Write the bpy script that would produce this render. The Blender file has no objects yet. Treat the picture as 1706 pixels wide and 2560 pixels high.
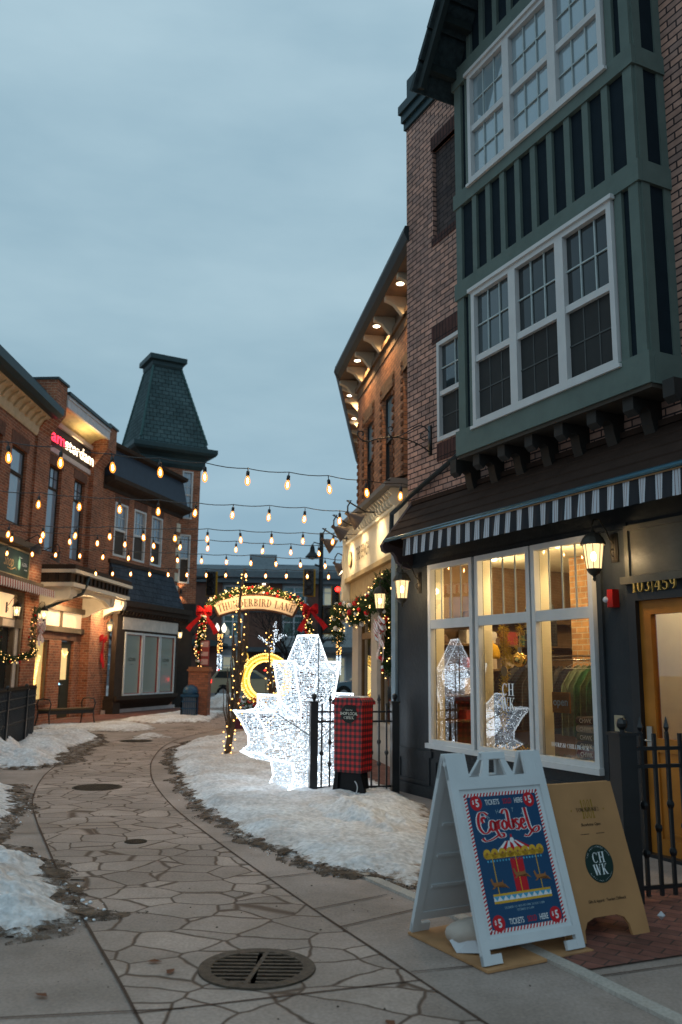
import bpy, math, random
from mathutils import Vector, Matrix, noise
R = math.radians
sc = bpy.context.scene
COL = sc.collection
# ---------------------------------------------------------------- camera
cd = bpy.data.cameras.new("camera"); cam = bpy.data.objects.new("camera", cd); COL.objects.link(cam)
sc.camera = cam
cd.sensor_fit = 'VERTICAL'; cd.sensor_height = 36; cd.lens = 36 * 2129.2 / 2560
cd.clip_end = 2000; cd.clip_start = .05
p, r_ = R(10.48), R(.577)
fw = Vector((0, math.cos(p), math.sin(p))); up0 = Vector((0, -math.sin(p), math.cos(p))); rt0 = Vector((1, 0, 0))
rt = rt0 * math.cos(r_) + up0 * math.sin(r_); up = up0 * math.cos(r_) - rt0 * math.sin(r_)
cam.matrix_world = Matrix(((rt.x, up.x, -fw.x, 0), (rt.y, up.y, -fw.y, 0), (rt.z, up.z, -fw.z, 1.6), (0, 0, 0, 1)))
cd.dof.use_dof = True; cd.dof.focus_distance = 8.5; cd.dof.aperture_fstop = 2.0
# ---------------------------------------------------------------- sky
world = bpy.data.worlds.new("World"); sc.world = world; world.use_nodes = True
wn, wl = world.node_tree.nodes, world.node_tree.links
bg = wn["Background"]
sky = wn.new("ShaderNodeTexSky"); sky.sky_type = 'NISHITA'; sky.sun_disc = False
sky.sun_elevation = R(3); sky.sun_rotation = R(200); sky.air_density = 1.5; sky.dust_density = 2
tc = wn.new("ShaderNodeTexCoord"); mp = wn.new("ShaderNodeMapping"); mp.inputs['Scale'].default_value = (1, 1, 3.2)
nz = wn.new("ShaderNodeTexNoise"); nz.inputs['Scale'].default_value = 2.1; nz.inputs['Detail'].default_value = 7; nz.inputs['Roughness'].default_value = .52
cr = wn.new("ShaderNodeValToRGB")
cr.color_ramp.elements[0].position = .33; cr.color_ramp.elements[0].color = (.245, .395, .50, 1)
cr.color_ramp.elements[1].position = .68; cr.color_ramp.elements[1].color = (.37, .53, .625, 1)
sx = wn.new("ShaderNodeSeparateXYZ"); ra = wn.new("ShaderNodeValToRGB")
ra.color_ramp.elements[0].position = 0; ra.color_ramp.elements[0].color = (.31, .37, .42, 1)
ra.color_ramp.elements[1].position = 1.0; ra.color_ramp.elements[1].color = (.70, .685, .675, 1)
e = ra.color_ramp.elements.new(.70); e.color = (.52, .51, .505, 1)
e = ra.color_ramp.elements.new(.32); e.color = (.52, .51, .50, 1)
mu = wn.new("ShaderNodeMix"); mu.data_type = 'RGBA'; mu.blend_type = 'MULTIPLY'; mu.inputs[0].default_value = 1
sk = wn.new("ShaderNodeMix"); sk.data_type = 'RGBA'; sk.blend_type = 'MULTIPLY'; sk.inputs[0].default_value = 1; sk.inputs[7].default_value = (.1, .1, .1, 1)
mx = wn.new("ShaderNodeMix"); mx.data_type = 'RGBA'; mx.inputs[0].default_value = .93
wl.new(tc.outputs['Generated'], mp.inputs[0]); wl.new(mp.outputs[0], nz.inputs[0]); wl.new(nz.outputs[0], cr.inputs[0])
wl.new(tc.outputs['Generated'], sx.inputs[0]); wl.new(sx.outputs[2], ra.inputs[0])
vs_ = wn.new("ShaderNodeVectorMath"); vs_.operation = 'SCALE'; vs_.inputs[3].default_value = 2.3; wl.new(ra.outputs[0], vs_.inputs[0])
wl.new(cr.outputs[0], mu.inputs[6]); wl.new(vs_.outputs[0], mu.inputs[7])
wl.new(sky.outputs[0], sk.inputs[6]); wl.new(sk.outputs[2], mx.inputs[6]); wl.new(mu.outputs[2], mx.inputs[7]); wl.new(mx.outputs[2], bg.inputs[0])
bg.inputs[1].default_value = 1.0
sd = bpy.data.lights.new("sun", 'SUN'); sd.energy = .12; sd.angle = R(30); sd.color = (.8, .92, 1)
so = bpy.data.objects.new("sun", sd); COL.objects.link(so); so.rotation_euler = (R(50), 0, R(-20))
sc.view_settings.view_transform = 'Standard'; sc.view_settings.look = 'None'; sc.view_settings.exposure = 0; sc.view_settings.gamma = 1
cy = sc.cycles
cy.max_bounces = 7; cy.diffuse_bounces = 3; cy.glossy_bounces = 4; cy.transparent_max_bounces = 16; cy.transmission_bounces = 4
cy.sample_clamp_indirect = 4; cy.sample_clamp_direct = 30; cy.caustics_reflective = False; cy.caustics_refractive = False
cy.use_denoising = True; cy.use_light_tree = True
# ---------------------------------------------------------------- materials
MT = {}
def newmat(name):
    m = bpy.data.materials.new(name); m.use_nodes = True; MT[name] = m
    return m, m.node_tree.nodes, m.node_tree.links, m.node_tree.nodes["Principled BSDF"]
def mat(name, col, rough=.6, metal=0, var=.12, scale=6, bump=.0, bscale=None, emit=None, es=0, spec=.22, alpha=1, sample=True, trans=0):
    if name in MT: return MT[name]
    m, n, l, b = newmat(name)
    b.inputs['Roughness'].default_value = rough; b.inputs['Metallic'].default_value = metal
    b.inputs['Specular IOR Level'].default_value = spec; b.inputs['Alpha'].default_value = alpha
    t = n.new("ShaderNodeTexCoord"); z = n.new("ShaderNodeTexNoise"); z.inputs['Scale'].default_value = scale; z.inputs['Detail'].default_value = 6
    l.new(t.outputs['Object'], z.inputs[0])
    c = n.new("ShaderNodeValToRGB"); c.color_ramp.elements[0].position = .3; c.color_ramp.elements[1].position = .7
    c.color_ramp.elements[0].color = tuple(max(0, k * (1 - var)) for k in col) + (1,)
    c.color_ramp.elements[1].color = tuple(min(1, k * (1 + var)) for k in col) + (1,)
    l.new(z.outputs[0], c.inputs[0]); l.new(c.outputs[0], b.inputs['Base Color'])
    if bump:
        z2 = n.new("ShaderNodeTexNoise"); z2.inputs['Scale'].default_value = bscale or scale * 4; z2.inputs['Detail'].default_value = 5
        l.new(t.outputs['Object'], z2.inputs[0])
        bp = n.new("ShaderNodeBump"); bp.inputs['Strength'].default_value = bump; bp.inputs['Distance'].default_value = .02
        l.new(z2.outputs[0], bp.inputs['Height']); l.new(bp.outputs[0], b.inputs['Normal'])
    if emit:
        b.inputs['Emission Color'].default_value = tuple(emit) + (1,); b.inputs['Emission Strength'].default_value = es
        if not sample: m.cycles.emission_sampling = 'NONE'
    return m
def brick(name, c1, c2, mort, bw=.2, bh=.075, ms=.011, rough=.85, soldier=False):
    m, n, l, b = newmat(name); b.inputs['Roughness'].default_value = rough; b.inputs['Specular IOR Level'].default_value = .2
    t = n.new("ShaderNodeTexCoord"); s = n.new("ShaderNodeSeparateXYZ"); l.new(t.outputs['Object'], s.inputs[0])
    s2 = n.new("ShaderNodeSeparateXYZ"); l.new(t.outputs['Normal'], s2.inputs[0])
    ab = n.new("ShaderNodeMath"); ab.operation = 'ABSOLUTE'; l.new(s2.outputs[0], ab.inputs[0])
    gt = n.new("ShaderNodeMath"); gt.operation = 'GREATER_THAN'; gt.inputs[1].default_value = .6; l.new(ab.outputs[0], gt.inputs[0])
    mxx = n.new("ShaderNodeMix"); l.new(gt.outputs[0], mxx.inputs[0]); l.new(s.outputs[0], mxx.inputs[2]); l.new(s.outputs[1], mxx.inputs[3])
    cb = n.new("ShaderNodeCombineXYZ")
    l.new(mxx.outputs[0], cb.inputs[1 if soldier else 0]); l.new(s.outputs[2], cb.inputs[0 if soldier else 1])
    bt = n.new("ShaderNodeTexBrick"); l.new(cb.outputs[0], bt.inputs[0])
    if soldier: bt.offset = 0
    bt.inputs['Scale'].default_value = 1; bt.inputs['Brick Width'].default_value = bw; bt.inputs['Row Height'].default_value = bh
    bt.inputs['Mortar Size'].default_value = ms * .5; bt.inputs['Mortar Smooth'].default_value = .3; bt.inputs['Bias'].default_value = -.1
    bt.inputs['Color1'].default_value = c1 + (1,); bt.inputs['Color2'].default_value = c2 + (1,); bt.inputs['Mortar'].default_value = mort + (1,)
    z = n.new("ShaderNodeTexNoise"); z.inputs['Scale'].default_value = 9; z.inputs['Detail'].default_value = 8; l.new(t.outputs['Object'], z.inputs[0])
    z3 = n.new("ShaderNodeTexNoise"); z3.inputs['Scale'].default_value = .9; z3.inputs['Detail'].default_value = 3; l.new(t.outputs['Object'], z3.inputs[0])
    mm = n.new("ShaderNodeMath"); mm.operation = 'ADD'; l.new(z.outputs[0], mm.inputs[0]); l.new(z3.outputs[0], mm.inputs[1])
    cr = n.new("ShaderNodeValToRGB"); cr.color_ramp.elements[0].position = .7; cr.color_ramp.elements[1].position = 1.3
    cr.color_ramp.elements[0].color = (.6, .6, .62, 1); cr.color_ramp.elements[1].color = (1.3, 1.25, 1.2, 1)
    mr = n.new("ShaderNodeMapRange"); mr.inputs[1].default_value = .7; mr.inputs[2].default_value = 1.3; mr.inputs[3].default_value = .65; mr.inputs[4].default_value = 1.3
    l.new(mm.outputs[0], mr.inputs[0])
    mu = n.new("ShaderNodeVectorMath"); mu.operation = 'SCALE'; l.new(bt.outputs[0], mu.inputs[0]); l.new(mr.outputs[0], mu.inputs[3])
    l.new(mu.outputs[0], b.inputs['Base Color'])
    iv = n.new("ShaderNodeMath"); iv.operation = 'MULTIPLY_ADD'; iv.inputs[1].default_value = -1; iv.inputs[2].default_value = 1; l.new(bt.outputs[1], iv.inputs[0])
    ad = n.new("ShaderNodeMath"); ad.operation = 'MULTIPLY_ADD'; ad.inputs[1].default_value = .25; l.new(z.outputs[0], ad.inputs[0]); l.new(iv.outputs[0], ad.inputs[2])
    bp = n.new("ShaderNodeBump"); bp.inputs['Strength'].default_value = .7; bp.inputs['Distance'].default_value = .008
    l.new(ad.outputs[0], bp.inputs['Height']); l.new(bp.outputs[0], b.inputs['Normal'])
    return m
def glass(name, refl, tint, rough=.02, clear=True):
    """window glass: mirror reflection by fresnel over a clear or opaque body; pale opaque bodies paint in reflected sky"""
    m, n, l, b = newmat(name)
    gl = n.new("ShaderNodeBsdfGlossy"); gl.inputs['Roughness'].default_value = rough; gl.inputs['Color'].default_value = (.95, .97, 1, 1)
    if clear:
        bd = n.new("ShaderNodeBsdfTransparent"); bd.inputs[0].default_value = tint + (1,)
    else:
        bd = n.new("ShaderNodeBsdfDiffuse"); bd.inputs[0].default_value = tint + (1,)
    fr = n.new("ShaderNodeFresnel"); fr.inputs[0].default_value = refl
    if not clear:
        t = n.new("ShaderNodeTexCoord"); z = n.new("ShaderNodeTexNoise"); z.inputs['Scale'].default_value = 1.3; l.new(t.outputs['Object'], z.inputs[0])
        bp = n.new("ShaderNodeBump"); bp.inputs['Strength'].default_value = .12; bp.inputs['Distance'].default_value = .05
        l.new(z.outputs[0], bp.inputs['Height']); l.new(bp.outputs[0], gl.inputs['Normal'])
    x = n.new("ShaderNodeMixShader"); l.new(fr.outputs[0], x.inputs[0]); l.new(bd.outputs[0], x.inputs[1]); l.new(gl.outputs[0], x.inputs[2])
    l.new(x.outputs[0], n["Material Output"].inputs[0])
    return m
def glow_glass(name, col, st, fac):
    m, n, l, b = newmat(name)
    em = n.new("ShaderNodeEmission"); em.inputs[0].default_value = col + (1,); em.inputs[1].default_value = st
    tr = n.new("ShaderNodeBsdfTransparent"); x = n.new("ShaderNodeMixShader"); x.inputs[0].default_value = fac
    l.new(tr.outputs[0], x.inputs[1]); l.new(em.outputs[0], x.inputs[2]); l.new(x.outputs[0], n["Material Output"].inputs[0])
    m.cycles.emission_sampling = 'NONE'
    return m
# ---------------------------------------------------------------- mesh builder
_gm = {}
class G:
    def __init__(s): s.v = []; s.f = []; s.mi = []; s.k = 0; s.M = None
    def add(s, vs, fs):
        b = len(s.v)
        if s.M is not None: vs = [tuple(s.M @ Vector(q)) for q in vs]
        s.v += [tuple(q) for q in vs]; s.f += [tuple(b + i for i in f) for f in fs]; s.mi += [s.k] * len(fs)
        return s
    def box(s, x0, x1, y0, y1, z0, z1):
        return s.add([(x0, y0, z0), (x1, y0, z0), (x1, y1, z0), (x0, y1, z0), (x0, y0, z1), (x1, y0, z1), (x1, y1, z1), (x0, y1, z1)],
                     [(0, 3, 2, 1), (4, 5, 6, 7), (0, 1, 5, 4), (1, 2, 6, 5), (2, 3, 7, 6), (3, 0, 4, 7)])
    def prism(s, poly, a0, a1, ax='y'):
        n = len(poly)
        P = {'y': lambda q, a: (q[0], a, q[1]), 'x': lambda q, a: (a, q[0], q[1]), 'z': lambda q, a: (q[0], q[1], a)}[ax]
        return s.add([P(q, a0) for q in poly] + [P(q, a1) for q in poly],
                     [tuple(range(n))[::-1], tuple(range(n, 2 * n))] + [(i, (i + 1) % n, n + (i + 1) % n, n + i) for i in range(n)])
    def quad(s, *q): return s.add(q, [tuple(range(len(q)))])
    def tube(s, pts, r, n=8, closed=False, caps=True):
        pts = [Vector(q) for q in pts]; m = len(pts); rs = r if isinstance(r, (list, tuple)) else [r] * m
        vs = []; prev = None
        for i, q in enumerate(pts):
            a = pts[(i - 1) % m] if (i or closed) else q; c = pts[(i + 1) % m] if (i < m - 1 or closed) else q
            t = (c - a); t = t.normalized() if t.length > 1e-9 else Vector((0, 0, 1))
            if prev is None:
                u = t.orthogonal().normalized()
            else:
                u = prev - t * prev.dot(t); u = u.normalized() if u.length > 1e-6 else t.orthogonal().normalized()
            prev = u; w = t.cross(u)
            for k in range(n):
                an = 2 * math.pi * (k + .5) / n; vs.append(q + (u * math.cos(an) + w * math.sin(an)) * rs[i])
        fs = []
        for i in range(m if closed else m - 1):
            j = (i + 1) % m
            for k in range(n): fs.append((i * n + k, i * n + (k + 1) % n, j * n + (k + 1) % n, j * n + k))
        if caps and not closed: fs += [tuple(range(n))[::-1], tuple(range((m - 1) * n, m * n))]
        return s.add(vs, fs)
    def lathe(s, prof, c=(0, 0, 0), n=12, ax='z', rot=0):
        vs = []; m = len(prof)
        for r, z in prof:
            for k in range(n):
                an = 2 * math.pi * k / n + rot; a, b = r * math.cos(an), r * math.sin(an)
                q = {'z': (a, b, z), 'y': (a, z, b), 'x': (z, a, b)}[ax]
                vs.append((c[0] + q[0], c[1] + q[1], c[2] + q[2]))
        fs = [(i * n + k, i * n + (k + 1) % n, (i + 1) * n + (k + 1) % n, (i + 1) * n + k) for i in range(m - 1) for k in range(n)]
        fs += [tuple(range(n))[::-1], tuple(range((m - 1) * n, m * n))]
        return s.add(vs, fs)
    def ball(s, c, r, n=8, m=5, sz=1):
        return s.lathe([(r * math.sin(math.pi * (i + .02) / m * .999), -r * sz * math.cos(math.pi * i / m)) for i in range(m + 1)], c, n)
    def octa(s, c, r):
        x, y, z = c
        return s.add([(x + r, y, z), (x - r, y, z), (x, y + r, z), (x, y - r, z), (x, y, z + r), (x, y, z - r)],
                     [(0, 2, 4), (2, 1, 4), (1, 3, 4), (3, 0, 4), (2, 0, 5), (1, 2, 5), (3, 1, 5), (0, 3, 5)])
    def text(s, t, x, z, h, y=0, depth=.004, sx=1, align='CENTER', bold=0, rot=0, shear=0):
        c = bpy.data.curves.new("t", 'FONT'); c.body = t; c.size = h / .7; c.align_x = align; c.extrude = 0; c.offset = bold * h; c.shear = shear
        c.resolution_u = 3
        o = bpy.data.objects.new("t", c); COL.objects.link(o)
        me = bpy.data.meshes.new_from_object(o)
        vs = [tuple(q.co) for q in me.vertices]; fs = [tuple(q.vertices) for q in me.polygons]
        bpy.data.objects.remove(o); bpy.data.meshes.remove(me)
        cr, sr = math.cos(rot), math.sin(rot)
        def T(q, yy):
            a, b = q[0] * sx, q[1]
            return (x + a * cr - b * sr, yy, z + a * sr + b * cr)
        s.add([T(q, y - depth) for q in vs], fs)
        return s
def mk(name, g, m, parent=None, smooth=False, kind=None, label=None, M=None):
    me = bpy.data.meshes.new(name); me.from_pydata(g.v, [], g.f)
    ms = m if isinstance(m, (list, tuple)) else [m]
    for q in ms: me.materials.append(q)
    if len(ms) > 1: me.polygons.foreach_set('material_index', g.mi)
    if smooth: me.polygons.foreach_set('use_smooth', [True] * len(me.polygons))
    me.update()
    o = bpy.data.objects.new(name, me); COL.objects.link(o)
    if parent: o.parent = parent
    if kind: o['kind'] = kind
    if label: o['label'] = label
    if M is not None: o.matrix_world = M
    return o
def mks(name, g, m, parent=None, **kw):
    """one object for each connected piece of the mesh"""
    par = list(range(len(g.v)))
    def find(i):
        while par[i] != i: par[i] = par[par[i]]; i = par[i]
        return i
    for f in g.f:
        r = find(f[0])
        for q in f[1:]: par[find(q)] = r
    comp = {}
    for i, f in enumerate(g.f): comp.setdefault(find(f[0]), []).append(f)
    out = []
    for fs in comp.values():
        ids = sorted({q for f in fs for q in f}); mp_ = {q: i for i, q in enumerate(ids)}; h = G(); h.v = [g.v[q] for q in ids]; h.f = [tuple(mp_[q] for q in f) for f in fs]; h.mi = [0] * len(fs)
        out.append(mk(name, h, m, parent, **kw))
    return out
def smooth_by_angle(o, ang=40):
    me = o.data
    me.polygons.foreach_set('use_smooth', [True] * len(me.polygons))
    me.set_sharp_from_angle(angle=R(ang))
    return o
class Fr:
    def __init__(s, x, y, az): s.x, s.y, s.rz = x, y, R(90 - az); s.c, s.s = math.cos(s.rz), math.sin(s.rz)
    def w(s, x, y, z=0): return (s.x + x * s.c - y * s.s, s.y + x * s.s + y * s.c, z)
W0 = Fr(0, 0, 90)
def tag(o, label, cat, group=None):
    o['label'] = label; o['category'] = cat
    if group: o['group'] = group
    return o
def thing(name, label, cat, fr=W0, loc=(0, 0, 0), group=None, rz=0):
    o = bpy.data.objects.new(name, None); COL.objects.link(o); o.empty_display_size = .1
    o.location = fr.w(*loc); o.rotation_euler = (0, 0, fr.rz + rz)
    return tag(o, label, cat, group)
def place(src, fr, loc, label, rz=0, sc_=1):
    """copy of a thing with copies of its parts and sub-parts"""
    def cp(o, par):
        c = o.copy(); COL.objects.link(c)
        if par: c.parent = par
        for ch in kids.get(o.name, []): cp(ch, c)
        return c
    kids = {}
    for o in list(bpy.data.objects):
        if o.parent: kids.setdefault(o.parent.name, []).append(o)
    c = cp(src, None); c.location = fr.w(*loc); c.rotation_euler = (0, 0, fr.rz + rz); c.scale = (sc_,) * 3
    c['label'] = label
    return c
def lamp(name, kind, parent, loc, energy, col=(1, .72, .4), radius=.04, spot=None, rot=None, blend=.5):
    l = bpy.data.lights.new(name, kind); l.energy = energy; l.color = col
    if kind == 'AREA': l.size = radius
    else: l.shadow_soft_size = radius
    if spot: l.spot_size = R(spot); l.spot_blend = blend
    o = bpy.data.objects.new(name, l); COL.objects.link(o)
    if parent: o.parent = parent
    o.location = loc
    if rot: o.rotation_euler = rot
    return o
# serif lettering: each glyph is a list of strokes on a box of height 1
HL, ST = .055, .17
def glyph(ch):
    v = lambda x, a=0, b=1, w=ST, t=1, u=1: [('r', x - w / 2, a, x + w / 2, b)] + ([('r', x - w / 2 - .09, b - HL, x + w / 2 + .09, b)] if t else []) + ([('r', x - w / 2 - .09, a, x + w / 2 + .09, a + HL)] if u else [])
    h = lambda a, b, y, w=HL: [('r', a, y - w / 2, b, y + w / 2)]
    dg = lambda x0, y0, x1, y1, w: [('d', x0, y0, x1, y1, w)]
    ar = lambda cx, cy, rx, ry, a0, a1, w=ST: [('a', cx, cy, rx, ry, a0, a1, w)]
    D = {
        'T': (.72, v(.36, 0, 1, ST, 0, 1) + h(.02, .70, .972) + [('r', .0, .74, .05, 1), ('r', .67, .74, .72, 1)]),
        'H': (.86, v(.19) + v(.67) + h(.2, .66, .5)), 'I': (.38, v(.19)),
        'U': (.8, v(.19, .3, 1, ST, 1, 0) + v(.64, .3, 1, .06, 1, 0) + ar(.41, .31, .28, .3, 180, 360, .1)),
        'N': (.86, v(.16, 0, 1, .06) + v(.70, 0, 1, .06) + dg(.13, 1, .70, 0, .19)),
        'D': (.82, v(.19) + ar(.22, .5, .54, .5, -90, 90)), 'E': (.7, v(.19) + h(.2, .62, .972) + h(.2, .5, .5) + h(.2, .64, .028) + [('r', .6, .72, .64, 1), ('r', .62, 0, .66, .3), ('r', .48, .38, .52, .62)]),
        'R': (.82, v(.19) + ar(.28, .74, .34, .26, -90, 90) + dg(.42, .5, .72, .0, .17)),
        'B': (.76, v(.19) + ar(.26, .75, .36, .25, -90, 90) + ar(.26, .26, .42, .26, -90, 90)),
        'L': (.68, v(.19) + h(.2, .62, .028) + [('r', .6, 0, .65, .32)]),
        'A': (.82, dg(.1, 0, .41, 1, .055) + dg(.40, 1, .70, 0, .18) + h(.2, .6, .32) + [('r', .0, 0, .24, HL), ('r', .54, 0, .84, HL)]),
        'C': (.8, ar(.42, .5, .38, .5, 45, 315) + [('r', .68, .68, .73, .98)]), 'O': (.84, ar(.42, .5, .38, .5, 0, 360)),
        'W': (1.16, dg(.08, 1, .34, 0, .2) + dg(.34, 0, .54, .9, .055) + dg(.50, 1, .78, 0, .2) + dg(.78, 0, 1.0, 1, .055) + [('r', -.02, 1 - HL, .26, 1), ('r', .86, 1 - HL, 1.12, 1)]),
        'K': (.88, v(.19) + dg(.26, .42, .70, 1, .06) + dg(.34, .58, .74, 0, .2) + [('r', .54, 1 - HL, .82, 1), ('r', .58, 0, .9, HL)]),
        'M': (1.0, v(.14, 0, 1, .06) + v(.82, 0, 1, ST) + dg(.14, 1, .46, .05, .19) + dg(.46, .05, .82, 1, .055)),
        'S': (.66, ar(.33, .74, .24, .26, 30, 270, .1) + ar(.33, .26, .26, .26, -150, 90, .1)),
        'G': (.84, ar(.42, .5, .38, .5, 45, 315) + v(.68, .08, .42, .13, 1, 0)), 'F': (.66, v(.19) + h(.2, .62, .972) + h(.2, .5, .5) + [('r', .58, .72, .62, 1)]),
        'P': (.76, v(.19) + ar(.28, .74, .36, .26, -90, 90)), 'V': (.8, dg(.1, 1, .42, 0, .19) + dg(.42, 0, .7, 1, .055)),
        '1': (.46, v(.24, 0, 1, ST, 0, 1) + dg(.06, .84, .22, .99, .07)), '0': (.66, ar(.33, .5, .3, .5, 0, 360)), '8': (.62, ar(.31, .76, .22, .24, 0, 360, .11) + ar(.31, .27, .27, .27, 0, 360, .12)),
        '3': (.6, ar(.27, .75, .24, .25, -80, 150, .12) + ar(.27, .27, .28, .27, -150, 85, .14)), '4': (.68, v(.46, 0, 1, ST, 0, 1) + h(.02, .66, .3) + dg(.04, .3, .44, .98, .06)),
        '5': (.62, [('r', .08, .5, .13, 1), ('r', .1, .88, .56, 1)] + ar(.26, .32, .3, .32, -150, 110, .15)), '9': (.62, ar(.3, .68, .26, .32, 0, 360, .13) + ar(.2, .5, .37, .5, -80, 10, .12)),
        '|': (.24, [('r', .1, -.08, .15, 1.08)]), '&': (.8, ar(.36, .76, .2, .24, 0, 360, .1) + ar(.34, .28, .28, .28, 60, 350, .13) + dg(.3, .6, .74, 0, .12)), ' ': (.4, [])}
    return D.get(ch, (.5, []))
def serif(g, t, x, z, h, y=0, sx=1, sp=.06, align=0, path=None, depth=0, wide=1):
    """serif text in the xz plane facing -y; path maps (distance from centre, height) to (x, z)"""
    gs = [glyph(c) for c in t]; W = sum(a for a, _ in gs) + sp * (len(t) - 1); k = -W / 2 if align == 0 else 0
    P = path or (lambda a, b: (x + a, z + b))
    for wd, st in gs:
        for q in st:
            if q[0] == 'r':
                pl = [(q[1], q[2]), (q[3], q[2]), (q[3], q[4]), (q[1], q[4])]; polys = [pl]
            elif q[0] == 'd':
                _, x0, y0, x1, y1, w = q; w = w / 2; polys = [[(x0 - w, y0), (x0 + w, y0), (x1 + w, y1), (x1 - w, y1)]]
            else:
                _, cx, cy, rx, ry, a0, a1, w = q; n = max(5, int(abs(a1 - a0) / 22)); polys = []
                def pt(i):
                    an = R(a0 + (a1 - a0) * i / n); th = HL * .6 + (w - HL * .6) * abs(math.cos(an)) ** 1.4
                    o = (cx + rx * math.cos(an), cy + ry * math.sin(an)); i_ = (cx + (rx - th) * math.cos(an), cy + (ry - HL * 1.1) * math.sin(an))
                    return o, i_
                for i in range(n):
                    o0, i0 = pt(i); o1, i1 = pt(i + 1); polys.append([i0, o0, o1, i1])
            for pl in polys:
                qq = [P((k + a) * h * sx, b * h) for a, b in pl]
                if depth: g.prism(qq, y - depth, y)
                else: g.quad(*[(a, y, b) for a, b in qq])
        k += wd + sp
def rnd(a, b): return random.uniform(a, b)
# ================================================================ ground
random.seed(4)
def ground_mat(name, base, stain, joints=None, cell=None, rough=.75, spec=.35):
    m, n, l, b = newmat(name); b.inputs['Roughness'].default_value = rough; b.inputs['Specular IOR Level'].default_value = spec
    t = n.new("ShaderNodeTexCoord")
    z = n.new("ShaderNodeTexNoise"); z.inputs['Scale'].default_value = .9; z.inputs['Detail'].default_value = 8; z.inputs['Roughness'].default_value = .65; l.new(t.outputs['Object'], z.inputs[0])
    f = n.new("ShaderNodeTexNoise"); f.inputs['Scale'].default_value = 55; f.inputs['Detail'].default_value = 5; l.new(t.outputs['Object'], f.inputs[0])
    c = n.new("ShaderNodeValToRGB"); c.color_ramp.elements[0].position = .32; c.color_ramp.elements[1].position = .62
    c.color_ramp.elements[0].color = stain + (1,); c.color_ramp.elements[1].color = base + (1,); l.new(z.outputs[0], c.inputs[0])
    sp = n.new("ShaderNodeMapRange"); sp.inputs[1].default_value = .3; sp.inputs[2].default_value = .7; sp.inputs[3].default_value = .8; sp.inputs[4].default_value = 1.15; l.new(f.outputs[0], sp.inputs[0])
    mu = n.new("ShaderNodeVectorMath"); mu.operation = 'SCALE'; l.new(c.outputs[0], mu.inputs[0]); l.new(sp.outputs[0], mu.inputs[3])
    col = mu.outputs[0]; hgt = f.outputs[0]
    if cell:
        nz = n.new("ShaderNodeTexNoise"); nz.inputs['Scale'].default_value = 1.6; nz.inputs['Detail'].default_value = 3; l.new(t.outputs['Object'], nz.inputs[0])
        av = n.new("ShaderNodeVectorMath"); av.operation = 'MULTIPLY_ADD'; av.inputs[1].default_value = (.2, .2, 0); l.new(nz.outputs[1], av.inputs[0]); l.new(t.outputs['Object'], av.inputs[2])
        mpp = n.new("ShaderNodeMapping"); mpp.inputs['Scale'].default_value = (.88, 1.08, 0); l.new(av.outputs[0], mpp.inputs[0])
        vo = n.new("ShaderNodeTexVoronoi"); vo.feature = 'DISTANCE_TO_EDGE'; vo.inputs['Scale'].default_value = cell; vo.inputs['Randomness'].default_value = .85; l.new(mpp.outputs[0], vo.inputs[0])
        vc = n.new("ShaderNodeTexVoronoi"); vc.inputs['Scale'].default_value = cell; vc.inputs['Randomness'].default_value = .85; l.new(mpp.outputs[0], vc.inputs[0])
        sc1 = n.new("ShaderNodeSeparateXYZ"); l.new(vc.outputs['Color'], sc1.inputs[0])
        tv = n.new("ShaderNodeMapRange"); tv.inputs[3].default_value = .80; tv.inputs[4].default_value = 1.14; l.new(sc1.outputs[0], tv.inputs[0])
        mu2 = n.new("ShaderNodeVectorMath"); mu2.operation = 'SCALE'; l.new(col, mu2.inputs[0]); l.new(tv.outputs[0], mu2.inputs[3])
        wn_ = n.new("ShaderNodeTexNoise"); wn_.inputs['Scale'].default_value = 5; wn_.inputs['Detail'].default_value = 4; l.new(t.outputs['Object'], wn_.inputs[0])
        th = n.new("ShaderNodeMath"); th.operation = 'MULTIPLY_ADD'; th.inputs[1].default_value = -.012; th.inputs[2].default_value = -.004; l.new(wn_.outputs[0], th.inputs[0])
        ed = n.new("ShaderNodeMath"); ed.operation = 'ADD'; l.new(vo.outputs[0], ed.inputs[0]); l.new(th.outputs[0], ed.inputs[1])
        er = n.new("ShaderNodeMapRange"); er.inputs[1].default_value = .0; er.inputs[2].default_value = .026; l.new(ed.outputs[0], er.inputs[0])
        mm = n.new("ShaderNodeMix"); mm.data_type = 'RGBA'; mm.inputs[6].default_value = (.10, .058, .038, 1); l.new(er.outputs[0], mm.inputs[0]); l.new(mu2.outputs[0], mm.inputs[7])
        col = mm.outputs[2]
        hh = n.new("ShaderNodeMath"); hh.operation = 'MULTIPLY_ADD'; hh.inputs[1].default_value = 3; l.new(er.outputs[0], hh.inputs[0]); l.new(f.outputs[0], hh.inputs[2]); hgt = hh.outputs[0]
    l.new(col, b.inputs['Base Color'])
    bp = n.new("ShaderNodeBump"); bp.inputs['Strength'].default_value = .5; bp.inputs['Distance'].default_value = .004; l.new(hgt, bp.inputs['Height']); l.new(bp.outputs[0], b.inputs['Normal'])
    return m
CONC = ground_mat('concrete_ground', (.39, .30, .255), (.21, .16, .13))
FLAG = ground_mat('flagstone', (.42, .315, .262), (.27, .20, .16), cell=3.05)
ASPH = ground_mat('asphalt', (.13, .14, .15), (.07, .075, .08), rough=.45, spec=.5)
KERB = ground_mat('kerb_concrete', (.5, .44, .38), (.34, .28, .24))
GROOVE = mat('groove_dirt', (.085, .05, .035), .9)
BPAV = brick('brick_paving_mat', (.24, .095, .07), (.14, .065, .05), (.07, .05, .042), .2, .1, .01)
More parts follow.
